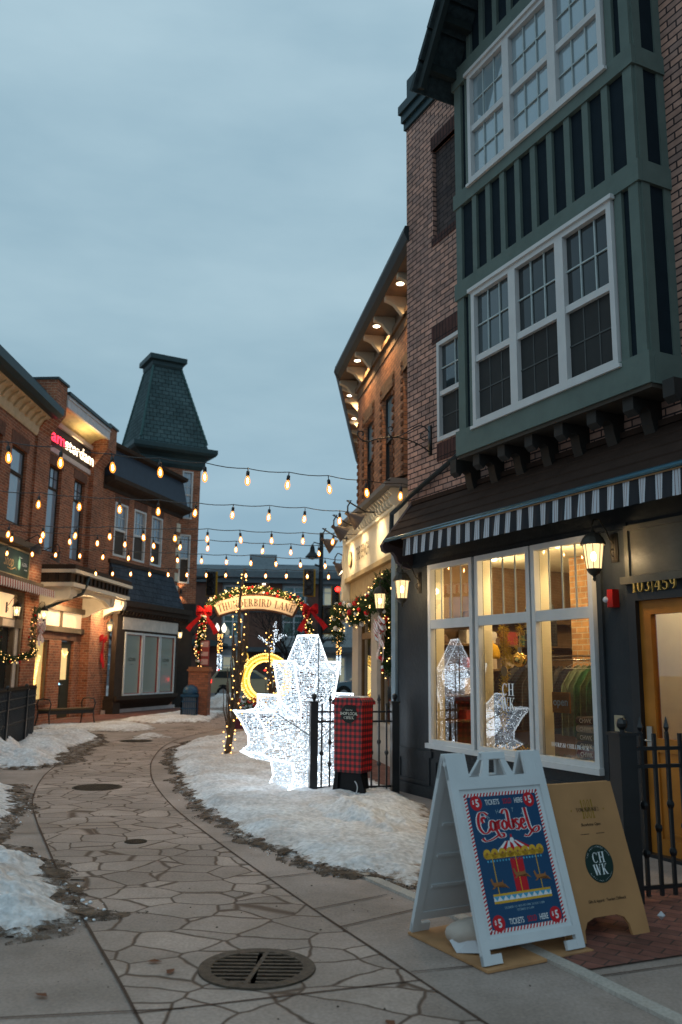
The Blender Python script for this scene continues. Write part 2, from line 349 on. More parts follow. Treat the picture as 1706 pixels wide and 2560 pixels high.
# remap the paving bricks to the ground plane
nt = BPAV.node_tree; bt = [q for q in nt.nodes if q.type == 'TEX_BRICK'][0]; tcn = [q for q in nt.nodes if q.type == 'TEX_COORD'][0]
mpn = nt.nodes.new("ShaderNodeMapping"); mpn.inputs['Rotation'].default_value = (0, 0, R(35)); nt.links.new(tcn.outputs['Object'], mpn.inputs[0]); nt.links.new(mpn.outputs[0], bt.inputs[0])
g = G().quad((-400, -60, 0), (400, -60, 0), (400, 900, 0), (-400, 900, 0)); mk('ground', g, CONC, kind='structure')
PL = [(.25, 1.8), (-.35, 3.05), (-.89, 4.25), (-1.09, 4.7), (-1.4, 5.37), (-1.58, 5.76), (-2.18, 7.08), (-2.54, 7.92), (-3.18, 9.43), (-3.7, 10.78), (-4.19, 12.44), (-4.52, 13.89), (-4.85, 16), (-4.95, 18.5), (-4.75, 21), (-4.35, 24), (-4.0, 27), (-3.9, 33)]
PR = [(2.1, 1.2), (1.3, 2.95), (.52, 4.65), (.22, 5.31), (-.2, 6.24), (-.84, 7.72), (-1.41, 9.09), (-1.97, 10.53), (-2.57, 12.4), (-2.93, 13.82), (-3.29, 15.63), (-3.62, 18.36), (-3.57, 20.83), (-2.9, 24.6), (-2.4, 27), (-2.2, 33)]
def cr_spline(P, k=8):
    out = []
    for i in range(len(P) - 1):
        p0, p1, p2, p3 = [Vector(P[max(0, min(len(P) - 1, j))]) for j in (i - 1, i, i + 1, i + 2)]
        for s in range(k):
            t = s / k
            out.append(.5 * ((2 * p1) + (p2 - p0) * t + (2 * p0 - 5 * p1 + 4 * p2 - p3) * t * t + (3 * p1 - 3 * p2 + p3 - p0) * t ** 3))
    out.append(Vector(P[-1])); return out
def resample(P, n):
    P = cr_spline(P); L = [0]
    for a, b in zip(P, P[1:]): L.append(L[-1] + (b - a).length)
    out = []; j = 0
    for i in range(n):
        d = L[-1] * i / (n - 1)
        while j < len(P) - 2 and L[j + 1] < d: j += 1
        t = (d - L[j]) / max(1e-6, L[j + 1] - L[j]); out.append(P[j].lerp(P[j + 1], t))
    return out
a, b = resample(PL, 90), resample(PR, 90)
g = G()
g.add([(q.x, q.y, .004) for q in a] + [(q.x, q.y, .004) for q in b], [(i, 90 + i, 91 + i, i + 1) for i in range(89)])
mk('path', g, FLAG, kind='structure')
def strip(g, P, w, z=.008):
    n = len(P); vs = []
    for i, q in enumerate(P):
        t = (P[min(n - 1, i + 1)] - P[max(0, i - 1)]).normalized(); o = Vector((-t.y, t.x)) * w * (.5 + .25 * noise.noise((q.x * 3, q.y * 3, 1)))
        vs += [(q.x + o.x, q.y + o.y, z), (q.x - o.x, q.y - o.y, z)]
    g.add(vs, [(2 * i, 2 * i + 1, 2 * i + 3, 2 * i + 2) for i in range(n - 1)])
g = G()
for P in (resample(PL, 200), resample(PR, 200)): strip(g, P, .017)
def seg(x0, y0, x1, y1, w=.012, z=.008):
    strip(g, [Vector((x0 + (x1 - x0) * i / 14, y0 + (y1 - y0) * i / 14)) for i in range(15)], w, z)
for s in [(-4, 3.9, -.72, 4.42), (-.95, 4.35, .45, 4.83), (.4, 4.95, 1.1, 5.16), (-5.5, 8.6, -2.85, 8.72), (-6.5, 11.6, -3.95, 11.7), (-3.3, 5.9, -1.66, 5.95),
          (-6.3, 13.2, -4.35, 13.35), (-.16, 6.15, .36, 6.55), (-.55, 7.0, -.1, 7.25), (-1.1, 8.35, -.75, 8.55), (-1.75, 9.9, -1.3, 10.1), (-2.3, 11.5, -1.9, 11.6),
          (-2.85, 13.4, -2.4, 13.5), (.02, 5.75, .62, 6.25), (1.36, 4.9, 3.2, 5.6), (1.62, 4.3, 3.6, 4.9), (.95, 3.7, 1.4, 4.0)]: seg(*s)
mk('path_joints', g, GROOVE, kind='structure')
# kerb strip that divides the walk from the brick terrace
kl = [Vector(q) for q in [(-.35, 8.3), (.22, 7.1), (.58, 6.42), (1.24, 5.12), (1.57, 4.38), (2.3, 2.8)]]
kl = resample([tuple(q) for q in kl], 30); g = G()
vs = []
for i, q in enumerate(kl):
    t = (kl[min(29, i + 1)] - kl[max(0, i - 1)]).normalized(); o = Vector((-t.y, t.x)) * .045; vs += [(q.x + o.x, q.y + o.y, 0), (q.x - o.x, q.y - o.y, 0), (q.x + o.x, q.y + o.y, .02), (q.x - o.x, q.y - o.y, .02)]
for i in range(29):
    k = 4 * i; g.f += [(k + 2, k + 3, k + 7, k + 6), (k, k + 2, k + 6, k + 4), (k + 3, k + 1, k + 5, k + 7)]; g.mi += [0, 0, 0]
g.v = vs; mk('kerb_strip', g, KERB, kind='structure')
g = G().quad((1.36, 5.0, .012), (4.2, 6.2, .012), (3.4, 7.3, .012), (.95, 6.05, .012)); g.quad((.5, 17.6, .012), (-.2, 17.6, .012), (.1, 15.2, .012), (.55, 12.6, .012), (1.2, 12.2, .012), (.95, 15, .012))
g.quad((-8.8, 24.0, .012), (-7.6, 24.3, .012), (-7.2, 26.5, .012), (-6.6, 29.5, .012), (-5.9, 35, .012), (-6.9, 35.3, .012), (-8.2, 29.6, .012), (-8.8, 25, .012))
mk('brick_paving', g, BPAV, kind='structure')
g = G().quad((-120, 39, .004), (120, 43, .004), (120, 59, .004), (-120, 55, .004)); mk('road', g, ASPH, kind='structure')
g = G().quad((-120, 49.2, .009), (120, 53.2, .009), (120, 53.35, .009), (-120, 49.35, .009)); mk('road_marking', g, mat('worn_yellow_paint', (.5, .38, .1), .7), kind='structure')
# ---------------------------------------------------------------- snow
m, n, l, b = newmat('snow'); b.inputs['Roughness'].default_value = .65; b.inputs['Subsurface Weight'].default_value = 0
t = n.new("ShaderNodeTexCoord"); sx_ = n.new("ShaderNodeSeparateXYZ"); l.new(t.outputs['Object'], sx_.inputs[0])
z1_ = n.new("ShaderNodeTexNoise"); z1_.inputs['Scale'].default_value = 7; z1_.inputs['Detail'].default_value = 9; z1_.inputs['Roughness'].default_value = .7; l.new(t.outputs['Object'], z1_.inputs[0])
ad = n.new("ShaderNodeMath"); ad.operation = 'MULTIPLY_ADD'; ad.inputs[1].default_value = .22; l.new(z1_.outputs[0], ad.inputs[0])
sb = n.new("ShaderNodeMath"); sb.operation = 'SUBTRACT'; sb.inputs[1].default_value = .1; l.new(sx_.outputs[2], ad.inputs[2]); l.new(ad.outputs[0], sb.inputs[0])
c = n.new("ShaderNodeValToRGB"); c.color_ramp.elements[0].position = .0; c.color_ramp.elements[0].color = (.09, .055, .035, 1)
c.color_ramp.elements[1].position = .045; c.color_ramp.elements[1].color = (.9, .9, .92, 1)
e = c.color_ramp.elements.new(.014); e.color = (.33, .25, .2, 1); e = c.color_ramp.elements.new(.028); e.color = (.62, .57, .54, 1)
l.new(sb.outputs[0], c.inputs[0])
z2_ = n.new("ShaderNodeTexNoise"); z2_.inputs['Scale'].default_value = 20; z2_.inputs['Detail'].default_value = 6; l.new(t.outputs['Object'], z2_.inputs[0])
mr = n.new("ShaderNodeMapRange"); mr.inputs[1].default_value = .3; mr.inputs[2].default_value = .75; mr.inputs[3].default_value = .62; mr.inputs[4].default_value = 1.12; l.new(z2_.outputs[0], mr.inputs[0])
mu = n.new("ShaderNodeVectorMath"); mu.operation = 'SCALE'; l.new(c.outputs[0], mu.inputs[0]); l.new(mr.outputs[0], mu.inputs[3])
z4_ = n.new("ShaderNodeTexNoise"); z4_.inputs['Scale'].default_value = 1.4; z4_.inputs['Detail'].default_value = 10; z4_.inputs['Roughness'].default_value = .72; l.new(t.outputs['Object'], z4_.inputs[0])
c4 = n.new("ShaderNodeValToRGB"); c4.color_ramp.elements[0].position = .36; c4.color_ramp.elements[0].color = (.70, .61, .55, 1); c4.color_ramp.elements[1].position = .60; c4.color_ramp.elements[1].color = (1, .985, .97, 1); l.new(z4_.outputs[0], c4.inputs[0])
m4 = n.new("ShaderNodeVectorMath"); m4.operation = 'MULTIPLY'; l.new(mu.outputs[0], m4.inputs[0]); l.new(c4.outputs[0], m4.inputs[1]); l.new(m4.outputs[0], b.inputs['Base Color'])
bp = n.new("ShaderNodeBump"); bp.inputs['Strength'].default_value = .9; bp.inputs['Distance'].default_value = .03; l.new(z2_.outputs[0], bp.inputs['Height']); l.new(bp.outputs[0], b.inputs['Normal'])
SNOW = m
def sdist(P, x, y):
    d = 1e9; ins = False; n = len(P)
    for i in range(n):
        ax, ay = P[i]; bx, by = P[(i + 1) % n]
        ex, ey = bx - ax, by - ay; t = max(0, min(1, ((x - ax) * ex + (y - ay) * ey) / (ex * ex + ey * ey)))
        d = min(d, math.hypot(x - ax - ex * t, y - ay - ey * t))
        if (ay > y) != (by > y) and x < ex * (y - ay) / ey + ax: ins = not ins
    return d if ins else -d
def snow(P, h, step, lump=.35, edge=.35, rag=.12, fine=2.2, name='snow', m_=None):
    xs = [q[0] for q in P]; ys = [q[1] for q in P]
    x0, y0 = min(xs) - rag, min(ys) - rag; nx = int((max(xs) + rag - x0) / step) + 1; ny = int((max(ys) + rag - y0) / step) + 1
    idx = {}; g = G(); dd = {}
    for i in range(nx + 1):
        for j in range(ny + 1):
            x, y = x0 + i * step, y0 + j * step
            d = sdist(P, x, y) + rag * (noise.noise((x * 1.7, y * 1.7, 3)) + .6 * noise.noise((x * 6, y * 6, 8)))
            dd[i, j] = d
            if d > -step * 1.5:
                k = max(0, min(1, d / edge)); k = k * k * (3 - 2 * k)
                f = noise.fractal((x * fine, y * fine, h * 9), 1.0, 2.1, 5)
                z = h * k * (1 + lump * f) + .012 * max(0, d > 0) + .022 * k * abs(noise.noise((x * 9, y * 9, 2))) + .016 * k * noise.noise((x * 17, y * 17, 4))
                if h > .15: z += .05 * k * max(0, noise.noise((x * 5.5, y * 5.5, 5)))
                idx[i, j] = len(g.v); g.v.append((x, y, max(z, -.02) if d > 0 else -.02))
    for i in range(nx):
        for j in range(ny):
            q = [(i, j), (i + 1, j), (i + 1, j + 1), (i, j + 1)]
            if all(k in idx for k in q) and max(dd[k] for k in q) > 0: g.f.append(tuple(idx[k] for k in q)); g.mi.append(0)
    o = mk(name, g, m_ or SNOW, kind='structure', smooth=True)
    o['kind'] = 'structure'
    return o
DIRT = mat('grit_and_mud', (.12, .08, .055), .9, var=.6, scale=9, bump=.8)
_n, _l = DIRT.node_tree.nodes, DIRT.node_tree.links; _t = _n.new("ShaderNodeTexCoord"); _z = _n.new("ShaderNodeTexNoise"); _z.inputs['Scale'].default_value = 6.5; _z.inputs['Detail'].default_value = 12; _z.inputs['Roughness'].default_value = .8
_g = _n.new("ShaderNodeMapRange"); _g.inputs[1].default_value = .47; _g.inputs[2].default_value = .54; _l.new(_t.outputs['Object'], _z.inputs[0]); _l.new(_z.outputs[0], _g.inputs[0]); _l.new(_g.outputs[0], _n["Principled BSDF"].inputs['Alpha'])
snow([(-6, 7.7), (-2.75, 8.15), (-2.35, 7.5), (-2.05, 7.0), (-1.85, 6.55), (-1.65, 6.2), (-1.35, 6.0), (-1.55, 5.65), (-1.8, 5.38), (-2.1, 5.3), (-6, 4.95)], .018, .035, .5, .12, .16, name='dirt', m_=DIRT)
snow([(-5, 12.4), (-4.25, 12.0), (-3.72, 10.85), (-3.5, 10.0), (-3.2, 9.1), (-3.1, 8.4), (-3.4, 8.2), (-5, 8.4)], .016, .045, .5, .12, .22, name='dirt', m_=DIRT)
snow([(-5.2, 13.9), (-4.45, 14.2), (-4.45, 15.2), (-4.8, 17.2), (-5.1, 19.2), (-5.5, 20.8), (-6.2, 21.5), (-6, 17)], .014, .06, .5, .12, .25, name='dirt', m_=DIRT)
snow([(.68, 6.62), (.3, 6.98), (-.1, 7.1), (-.47, 7.58), (-.7, 8.0), (-1.26, 9.2), (-1.99, 11.15), (-2.58, 13.5), (-3.03, 15.3), (-3.34, 17), (-3.43, 19.5), (-3, 19.5), (-2.4, 14), (-.4, 8.3)], .012, .04, .5, .1, .2, name='dirt', m_=DIRT)
snow([(.62, 6.7), (.32, 7.07), (-.06, 7.18), (-.42, 7.7), (-.64, 8.05), (-1.21, 9.3), (-1.93, 11.18), (-2.5, 13.5), (-2.95, 15.3), (-3.25, 17), (-3.35, 19.5), (-3.0, 21), (-1.8, 22.5), (-.6, 21), (0, 18), (.15, 15), (.55, 12.9), (.8, 11.9), (1.05, 10.8), (1.0, 9.6), (.98, 8.4), (.8, 7.3)], .085, .05, .5, .4)
snow([(-.3, 10.9), (.5, 10.75), (1.0, 10.0), (1.02, 9.0), (.85, 8.2), (.2, 8.2), (-.5, 9.2), (-.8, 10.4)], .14, .05, .8, .7, .2, 3)
snow([(-6, 7.9), (-2.84, 7.97), (-2.5, 7.5), (-2.16, 6.98), (-1.95, 6.58), (-1.75, 6.15), (-1.5, 5.97), (-1.68, 5.72), (-1.85, 5.5), (-2.1, 5.42), (-6, 5.1)], .17, .045, .55, .55, .16)
snow([(-8, 12.3), (-4.61, 12.15), (-4.3, 11.8), (-3.8, 10.75), (-3.6, 10.2), (-3.35, 9.2), (-3.4, 8.6), (-8, 8.4)], .19, .06, .5, .6, .16)
snow([(-5.6, 14.1), (-6.2, 15.4), (-6.9, 18.2), (-7.6, 20.6), (-6.8, 21.4), (-5.6, 20.6), (-5.25, 19.5), (-5.2, 17.5), (-4.8, 15.5), (-4.55, 14.7), (-4.8, 14.05)], .14, .06, .6, .6, .2)
snow([(-7.6, 13.9), (-7, 16.8), (-6.6, 18), (-5.9, 17.2), (-5.3, 15.6), (-5.0, 14.3), (-6, 13.8)], .3, .06, .5, .8, .2)
snow([(-8.3, 23.2), (-8.1, 24.2), (-7.2, 24.5), (-6.9, 25.6), (-5.6, 25.3), (-4.9, 23.6), (-5.0, 22.2), (-6.8, 22.0)], .06, .08, .5, .4, .2)
snow([(-6.9, 26.6), (-6.3, 30.5), (-5.4, 33), (-4.2, 32.5), (-4.1, 29.5), (-3.95, 26.4), (-5.3, 25.4)], .07, .08, .5, .5, .25)
snow([(-6.1, 35.6), (-2, 35.8), (-1.6, 38), (-3, 38.8), (-6.3, 38.3)], .42, .12, .6, 1.0, .25, 1.6)
snow([(-9.8, 37.2), (-6.6, 36.8), (-6.4, 38.6), (-9.8, 38.9)], .3, .12, .6, .7, .3, 1.6)
snow([(-13, 41.5), (-6.9, 41.8), (-6.7, 44.2), (-13, 44.5)], .5, .15, .7, .9, .3, 1.2)
snow([(1.0, 36), (6, 36.5), (6, 38.6), (.6, 38.6)], .5, .15, .6, 1.0, .3)
snow([(-4.6, 19.6), (-3.9, 20.5), (-4.6, 22), (-4.9, 21)], .02, .08, .5, .3, .2)

# broken snow lumps and grit along the edges
random.seed(77)
def lump(g, x, y, z, r):
    vs = []; n_, m_2 = 7, 5; o = rnd(0, 99)
    for i in range(m_2 + 1):
        for j in range(n_):
            u, v = math.pi * i / m_2, 2 * math.pi * j / n_; p_ = Vector((math.sin(u) * math.cos(v), math.sin(u) * math.sin(v), math.cos(u) * .7)); k = r * (1 + .45 * noise.noise(p_ * 1.8 + Vector((o, 0, 0)))); vs.append((x + p_.x * k, y + p_.y * k, z + p_.z * k))
    g.add(vs, [(i * n_ + j, i * n_ + (j + 1) % n_, (i + 1) * n_ + (j + 1) % n_, (i + 1) * n_ + j) for i in range(m_2) for j in range(n_)])
EDG = [([(-3.6, 8.0), (-2.84, 7.97), (-2.5, 7.5), (-2.16, 6.98), (-1.95, 6.58), (-1.75, 6.15), (-1.55, 5.97), (-1.75, 5.65), (-2.3, 5.4), (-3.4, 5.25)], 150, .045),
       ([(-4.61, 12.1), (-3.8, 10.75), (-3.6, 10.2), (-3.35, 9.2), (-3.4, 8.6)], 70, .05),
       ([(-7.4, 14.0), (-5.6, 14.05), (-4.8, 14.1), (-4.6, 14.8), (-5.0, 16)], 70, .05),
       ([(.62, 6.7), (.32, 7.07), (-.06, 7.18), (-.42, 7.7), (-.64, 8.05), (-1.21, 9.3), (-1.93, 11.18), (-2.5, 13.5)], 150, .03)]
gl_s, gl_d = G(), G()
for P, n_k, r0 in EDG:
    for k in range(n_k):
        i = random.randrange(len(P) - 1); t_ = random.random(); x = P[i][0] + (P[i + 1][0] - P[i][0]) * t_; y = P[i][1] + (P[i + 1][1] - P[i][1]) * t_
        x += random.gauss(0, .06); y += random.gauss(0, .06); r = r0 * .3 * random.random() ** 2.5 + .0025; lump(gl_s if random.random() < .6 else gl_d, x, y, r * .3 + .008, r)
o = mk('snow_lumps', gl_s, mat('packed_snow_lump', (.82, .82, .84), .7, var=.2, bump=.5), smooth=True); o['kind'] = 'stuff'; o['label'] = 'loose lumps of packed snow along the edges of the snow banks'; o['category'] = 'snow'
for k in range(420):
    x, y = rnd(-3.2, 2.2), rnd(3.2, 12); r = .003 + .007 * random.random() ** 3; gl_d.add([(x - r, y, .009), (x, y - r, .009), (x + r, y, .009), (x, y + r * .7, .009 + r * .6)], [(0, 1, 3), (1, 2, 3), (2, 0, 3)])
o = mk('grit', gl_d, mat('grit_speck', (.05, .035, .025), .9, var=.5)); o['kind'] = 'stuff'; o['label'] = 'dark grit and frozen mud crumbs scattered over the paving'; o['category'] = 'grit'
# ================================================================ right-hand buildings
BRK_R = brick('pink_brick', (.55, .31, .235), (.31, .20, .17), (.05, .036, .036), .21, .076, .02)
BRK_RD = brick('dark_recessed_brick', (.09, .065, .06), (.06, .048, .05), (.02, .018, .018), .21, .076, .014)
SOLD_R = brick('dark_soldier_brick', (.09, .04, .035), (.07, .035, .03), (.02, .015, .015), .21, .076, .016, soldier=True)
BRK_O = brick('orange_brick', (.42, .2, .11), (.25, .12, .075), (.12, .09, .07), .21, .076, .014)
SOLD_O = brick('orange_soldier_brick', (.24, .15, .09), (.17, .1, .06), (.07, .05, .035), .21, .076, .014, soldier=True)
GREEN = mat('green_trim_paint', (.118, .155, .138), .7, var=.08, bump=.15)
NAVY = mat('navy_panel_paint', (.012, .020, .027), .8, spec=.1, var=.1, bump=.1)
SLATEB = mat('slate_blue_paint', (.024, .028, .032), .5, var=.12, bump=.25, bscale=20)
BRONZE = mat('bronze_paint', (.10, .09, .07), .4, var=.15, bump=.2, bscale=18)
WHITE = mat('white_vinyl', (.60, .59, .58), .4, var=.04)
BLACK = mat('black_metal', (.012, .012, .013), .35, var=.2, spec=.5)
DKBRN = mat('dark_brown_siding', (.034, .020, .015), .85, var=.2, bump=.2, spec=.12)
CREAM = mat('cream_paint', (.72, .63, .47), .55, var=.06, bump=.1)
TEAL = mat('teal_flashing', (.02, .042, .05), .4, var=.1)
SHING = mat('roof_shingle', (.035, .05, .055), .85, var=.3, scale=14, bump=.6)
GL_SKY = glass('glass_painted_sky', 2.8, (.27, .34, .37), .03, clear=False)  # pale blue body colour paints in the mirrored sky
GL_DRK = glass('glass_dark_room', 1.55, (.028, .034, .036), .03, clear=False)
GL_SCR = mat('insect_screen', (.030, .031, .031), .7, var=.1)
GL_SHOP = glass('shop_glass', 2.2, (.97, .98, .96), .0)
AMBERW = mat('amber_stained_wood', (.42, .15, .022), .38, var=.25, scale=3, bump=.15)
GOLD = mat('brushed_gold', (.65, .42, .12), .35, metal=.6, var=.1)
MUNT = mat('pale_muntin', (.45, .52, .52), .5)
def wall(g, x0, x1, z0, z1, ops, y=0, dep=.25):
    """front face at y with rectangular openings and their reveals"""
    xs = sorted({x0, x1, *[min(max(q, x0), x1) for o in ops for q in o[:2]]}); zs = sorted({z0, z1, *[min(max(q, z0), z1) for o in ops for q in o[2:]]})
    for a, b in zip(xs, xs[1:]):
        for c, d in zip(zs, zs[1:]):
            mx_, mz_ = (a + b) / 2, (c + d) / 2
            if not any(o[0] < mx_ < o[1] and o[2] < mz_ < o[3] for o in ops): g.quad((a, y, c), (b, y, c), (b, y, d), (a, y, d))
    for a, b, c, d in ops:
        g.quad((a, y, c), (a, y, d), (a, y + dep, d), (a, y + dep, c)); g.quad((b, y, c), (b, y + dep, c), (b, y + dep, d), (b, y, d))
        g.quad((a, y, d), (b, y, d), (b, y + dep, d), (a, y + dep, d)); g.quad((a, y, c), (a, y + dep, c), (b, y + dep, c), (b, y, c))
    g.quad((x0, y, z0), (x0, y, z1), (x0, y + dep, z1), (x0, y + dep, z0)); g.quad((x1, y, z0), (x1, y + dep, z0), (x1, y + dep, z1), (x1, y, z1))
def ring(g, x0, x1, z0, z1, w, y0, y1):
    g.box(x0, x1, y0, y1, z0, z0 + w); g.box(x0, x1, y0, y1, z1 - w, z1); g.box(x0, x0 + w, y0, y1, z0 + w, z1 - w); g.box(x1 - w, x1, y0, y1, z0 + w, z1 - w)
def sash_window(par, x0, x1, z0, z1, y, zm=None, fm=None, up=GL_SKY, lo=GL_SCR, nx=3, nz=2, nxl=3, nzl=2, fw_=.055, mm=None, label=None, pro=.03):
    """double-hung window: frame > pane, muntins"""
    fm = fm or WHITE; mm = mm or MUNT; g = G(); ring(g, x0, x1, z0, z1, fw_, y - pro, y + .06)
    if zm: g.box(x0 + fw_, x1 - fw_, y - .015, y + .05, zm - fw_ * .6, zm + fw_ * .6)
    f = mk('window', g, fm, par, label=label)
    a, b, c, d = x0 + fw_, x1 - fw_, z0 + fw_, z1 - fw_; w = fw_ * .6 if zm else 0
    secs = [(zm + w, d, up, nx, nz)] + [(c, zm - w, lo, nxl, nzl)] if zm else [(c, d, up, nx, nz)]
    for q0, q1, gm, ax, az_ in secs:
        mk('pane', G().quad((a, y + .03, q0), (b, y + .03, q0), (b, y + .03, q1), (a, y + .03, q1)), gm, f)
        g = G()
        yy = y + .012 if gm is not GL_SCR else y + .024
        for i in range(1, ax): xx = a + (b - a) * i / ax; g.box(xx - .0075, xx + .0075, yy, y + .0285, q0, q1)
        for i in range(1, az_): zz = q0 + (q1 - q0) * i / az_; g.box(a, b, yy - .002, y + .0285, zz - .0075, zz + .0075)
        if g.f: mk('muntins', g, mm if gm is not GL_SCR else mat('muntin_behind_screen', (.075, .08, .08), .6), f)
    return f
FR1 = Fr(.836, 12.055, 153.8)
B1 = thing('brick_townhouse', 'brick three-storey building with a big green bay over the dark shopfront', 'building', FR1)
g = G(); wall(g, .25, 8.5, 3.55, 9.8, [(.98, 2.2, 7.62, 8.99), (1.069, 2.19, 4.62, 6.02), (2.25, 5.08, 4.3, 9.6)], 0, .14)
g.quad((.25, 0, 3.55), (.25, 0, 9.8), (.25, 9, 9.8), (.25, 9, 3.55)); g.quad((8.5, 0, 0), (8.5, 9, 0), (8.5, 9, 9.8), (8.5, 0, 9.8)); g.quad((.25, 0, 9.8), (8.5, 0, 9.8), (8.5, 9, 9.8), (.25, 9, 9.8))
g.quad((.25, 9, 3.55), (.25, 9, 9.8), (8.5, 9, 9.8), (8.5, 9, 3.55))
mk('brick_wall', g, BRK_R, B1)
mk('recessed_panel', G().quad((.98, .06, 7.62), (2.2, .06, 7.62), (2.2, .06, 8.99), (.98, .06, 8.99)), BRK_RD, B1)
g = G()
for a, b, c, d in [(.95, 2.2, 8.99, 9.21), (.95, 2.2, 7.5, 7.62), (.93, 2.2, 6.04, 6.3), (1.03, 2.2, 4.36, 4.6)]: g.box(a, b, -.012, .05, c, d)
mks('soldier_course', g, SOLD_R, B1)
g = G(); g.box(.2, 3.2, -.12, .3, 10.02, 10.16); g.box(.22, 3.2, -.08, .3, 9.88, 10.02); g.box(.235, 3.2, -.04, .3, 9.76, 9.88)
g.box(5.4, 8.6, -.22, .3, 10.02, 10.16); g.box(5.4, 8.5, -.14, .3, 9.8, 10.02)
mks('cornice', g, TEAL, B1)
mk('parapet_block', G().box(.35, .95, -.05, .5, 10.16, 10.55), TEAL, B1)
sash_window(B1, 1.075, 2.19, 4.62, 6.02, 0, 5.28, up=glass('glass_upper_reflection', 1.9, (.03, .04, .045), .03, clear=False), nx=3)
# green bay
Y4 = -.4
bay = thing_ = mk('bay', G().add([], []).box(2.15, 5.14, Y4 + .03, .0, 4.16, 9.6).prism([(2.15, 9.6), (5.14, 9.6), (3.65, 11.75)], Y4 + .03, 0), NAVY, B1)
g = G()
def bandh(z0, z1, pr=.0): g.box(2.13 - pr, 5.16 + pr, Y4 - .012 - pr, Y4 + .03, z0, z1); g.box(5.14, 5.165 + pr, Y4 + .03, 0, z0, z1); g.box(2.125 - pr, 2.15, Y4 + .03, 0, z0, z1)
bandh(4.14, 4.44, .02); bandh(6.12, 6.34, .012); bandh(7.35, 7.55, .012); bandh(9.04, 9.3, .012)
for zz in (6.34, 7.35, 9.3): pass
def stud(x0, x1, z0, z1): g.box(x0, x1, Y4 - .006, Y4 + .03, z0, z1)
for z0, z1 in ((4.44, 6.12), (7.55, 9.04)):
    for a, b in ((2.15, 2.29), (2.385, 2.47), (4.83, 4.925), (5.02, 5.14)): stud(a, b, z0, z1)
x = 2.50
stud(2.15, 2.27, 6.34, 7.35); stud(5.025, 5.14, 6.34, 7.35)
for i in range(9): stud(x - .001 + .279 * i, x + .085 + .279 * i, 6.34, 7.35)
for i in range(11):
    xx = 2.16 + .279 * i; top = 9.6 + min(xx - 2.15, 5.14 - xx) * 1.44
    stud(xx, xx + .085, 9.3, max(9.45, top))
for z0, z1 in ((4.44, 6.12), (6.34, 7.35), (7.55, 9.04)):
    g.box(5.14, 5.158, Y4 + .03, Y4 + .13, z0, z1); g.box(5.14, 5.158, -.09, 0, z0, z1)
mk('bay_trim', g, GREEN, B1)
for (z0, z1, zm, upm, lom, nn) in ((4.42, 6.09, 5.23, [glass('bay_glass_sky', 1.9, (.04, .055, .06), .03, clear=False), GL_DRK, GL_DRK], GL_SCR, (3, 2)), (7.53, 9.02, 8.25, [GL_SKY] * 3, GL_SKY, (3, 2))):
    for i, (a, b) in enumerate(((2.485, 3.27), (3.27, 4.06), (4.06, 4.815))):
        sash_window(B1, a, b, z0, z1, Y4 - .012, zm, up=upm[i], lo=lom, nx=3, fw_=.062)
    mk('window_head', G().box(2.45, 4.85, Y4 - .07, Y4 - .012, z1, z1 + .045), WHITE, B1); mk('window_sill', G().box(2.45, 4.85, Y4 - .06, Y4 - .012, z0 - .035, z0), WHITE, B1)
# gable roof over the bay, eaves low on the left
g = G()
for s in (1, -1):
    X = lambda q: 3.65 + s * (q - 3.65)
    for k in range(9):
        x0, x1 = 1.93 + k * .215, 1.93 + (k + 1) * .215 + .02; z0, z1 = 9.0 + (x0 - 1.93) * 1.42, 9.0 + (x1 - 1.93) * 1.42
        if x1 > 3.68: x1 = 3.66; z1 = 9.0 + (x1 - 1.93) * 1.42
        g.add([(X(x0), -.95, z0 + .02), (X(x1), -.95, z1 - .01), (X(x1), 3, z1 - .01), (X(x0), 3, z0 + .02), (X(x0 + .06), -.95, z0 - .02 + .0), (X(x1), -.95, z1 - .1), (X(x1), 3, z1 - .1), (X(x0 + .06), 3, z0 - .02)],
              [(0, 1, 2, 3), (4, 7, 6, 5), (0, 4, 5, 1), (1, 5, 6, 2), (2, 6, 7, 3), (3, 7, 4, 0)])
mk('gable_roof', g, SHING, B1)
g = G()
for s in (1, -1):
    X = lambda q: 3.65 + s * (q - 3.65)
    g.prism([(X(2.02), 9.0), (X(3.65), 11.3), (X(3.65), 11.12), (X(2.13), 8.95)], -.9, -.83)
    for k in range(5):
        xx = 2.15 + k * .33; zz = 9.1 + (xx - 2.02) * 1.42
        g.box(*sorted((X(xx), X(xx + .09))), -.83, Y4, zz - .13, zz - .02)
mk('rake_board', g, mat('dark_soffit_wood', (.02, .028, .028), .7), B1)
g = G()
for i in range(9):
    x = 1.93 + .482 * i - .06
    for dx in (0,): 
        g.prism([(-.36, 4.14), (-.36, 3.98), (-.3, 3.93), (-.26, 3.99), (-.2, 4.02), (-.15, 3.99), (-.13, 3.88), (-.09, 3.76), (-.02, 3.74), (0.0, 3.74), (0, 4.14)], x, x + .13, 'x')
mks('corbel', g, mat('dark_corbel_paint', (.03, .028, .026), .6), B1)
mk('bay_soffit', G().box(2.12, 5.17, Y4 - .01, 0, 4.1, 4.14), mat('soffit_brown', (.06, .05, .04), .7), B1)
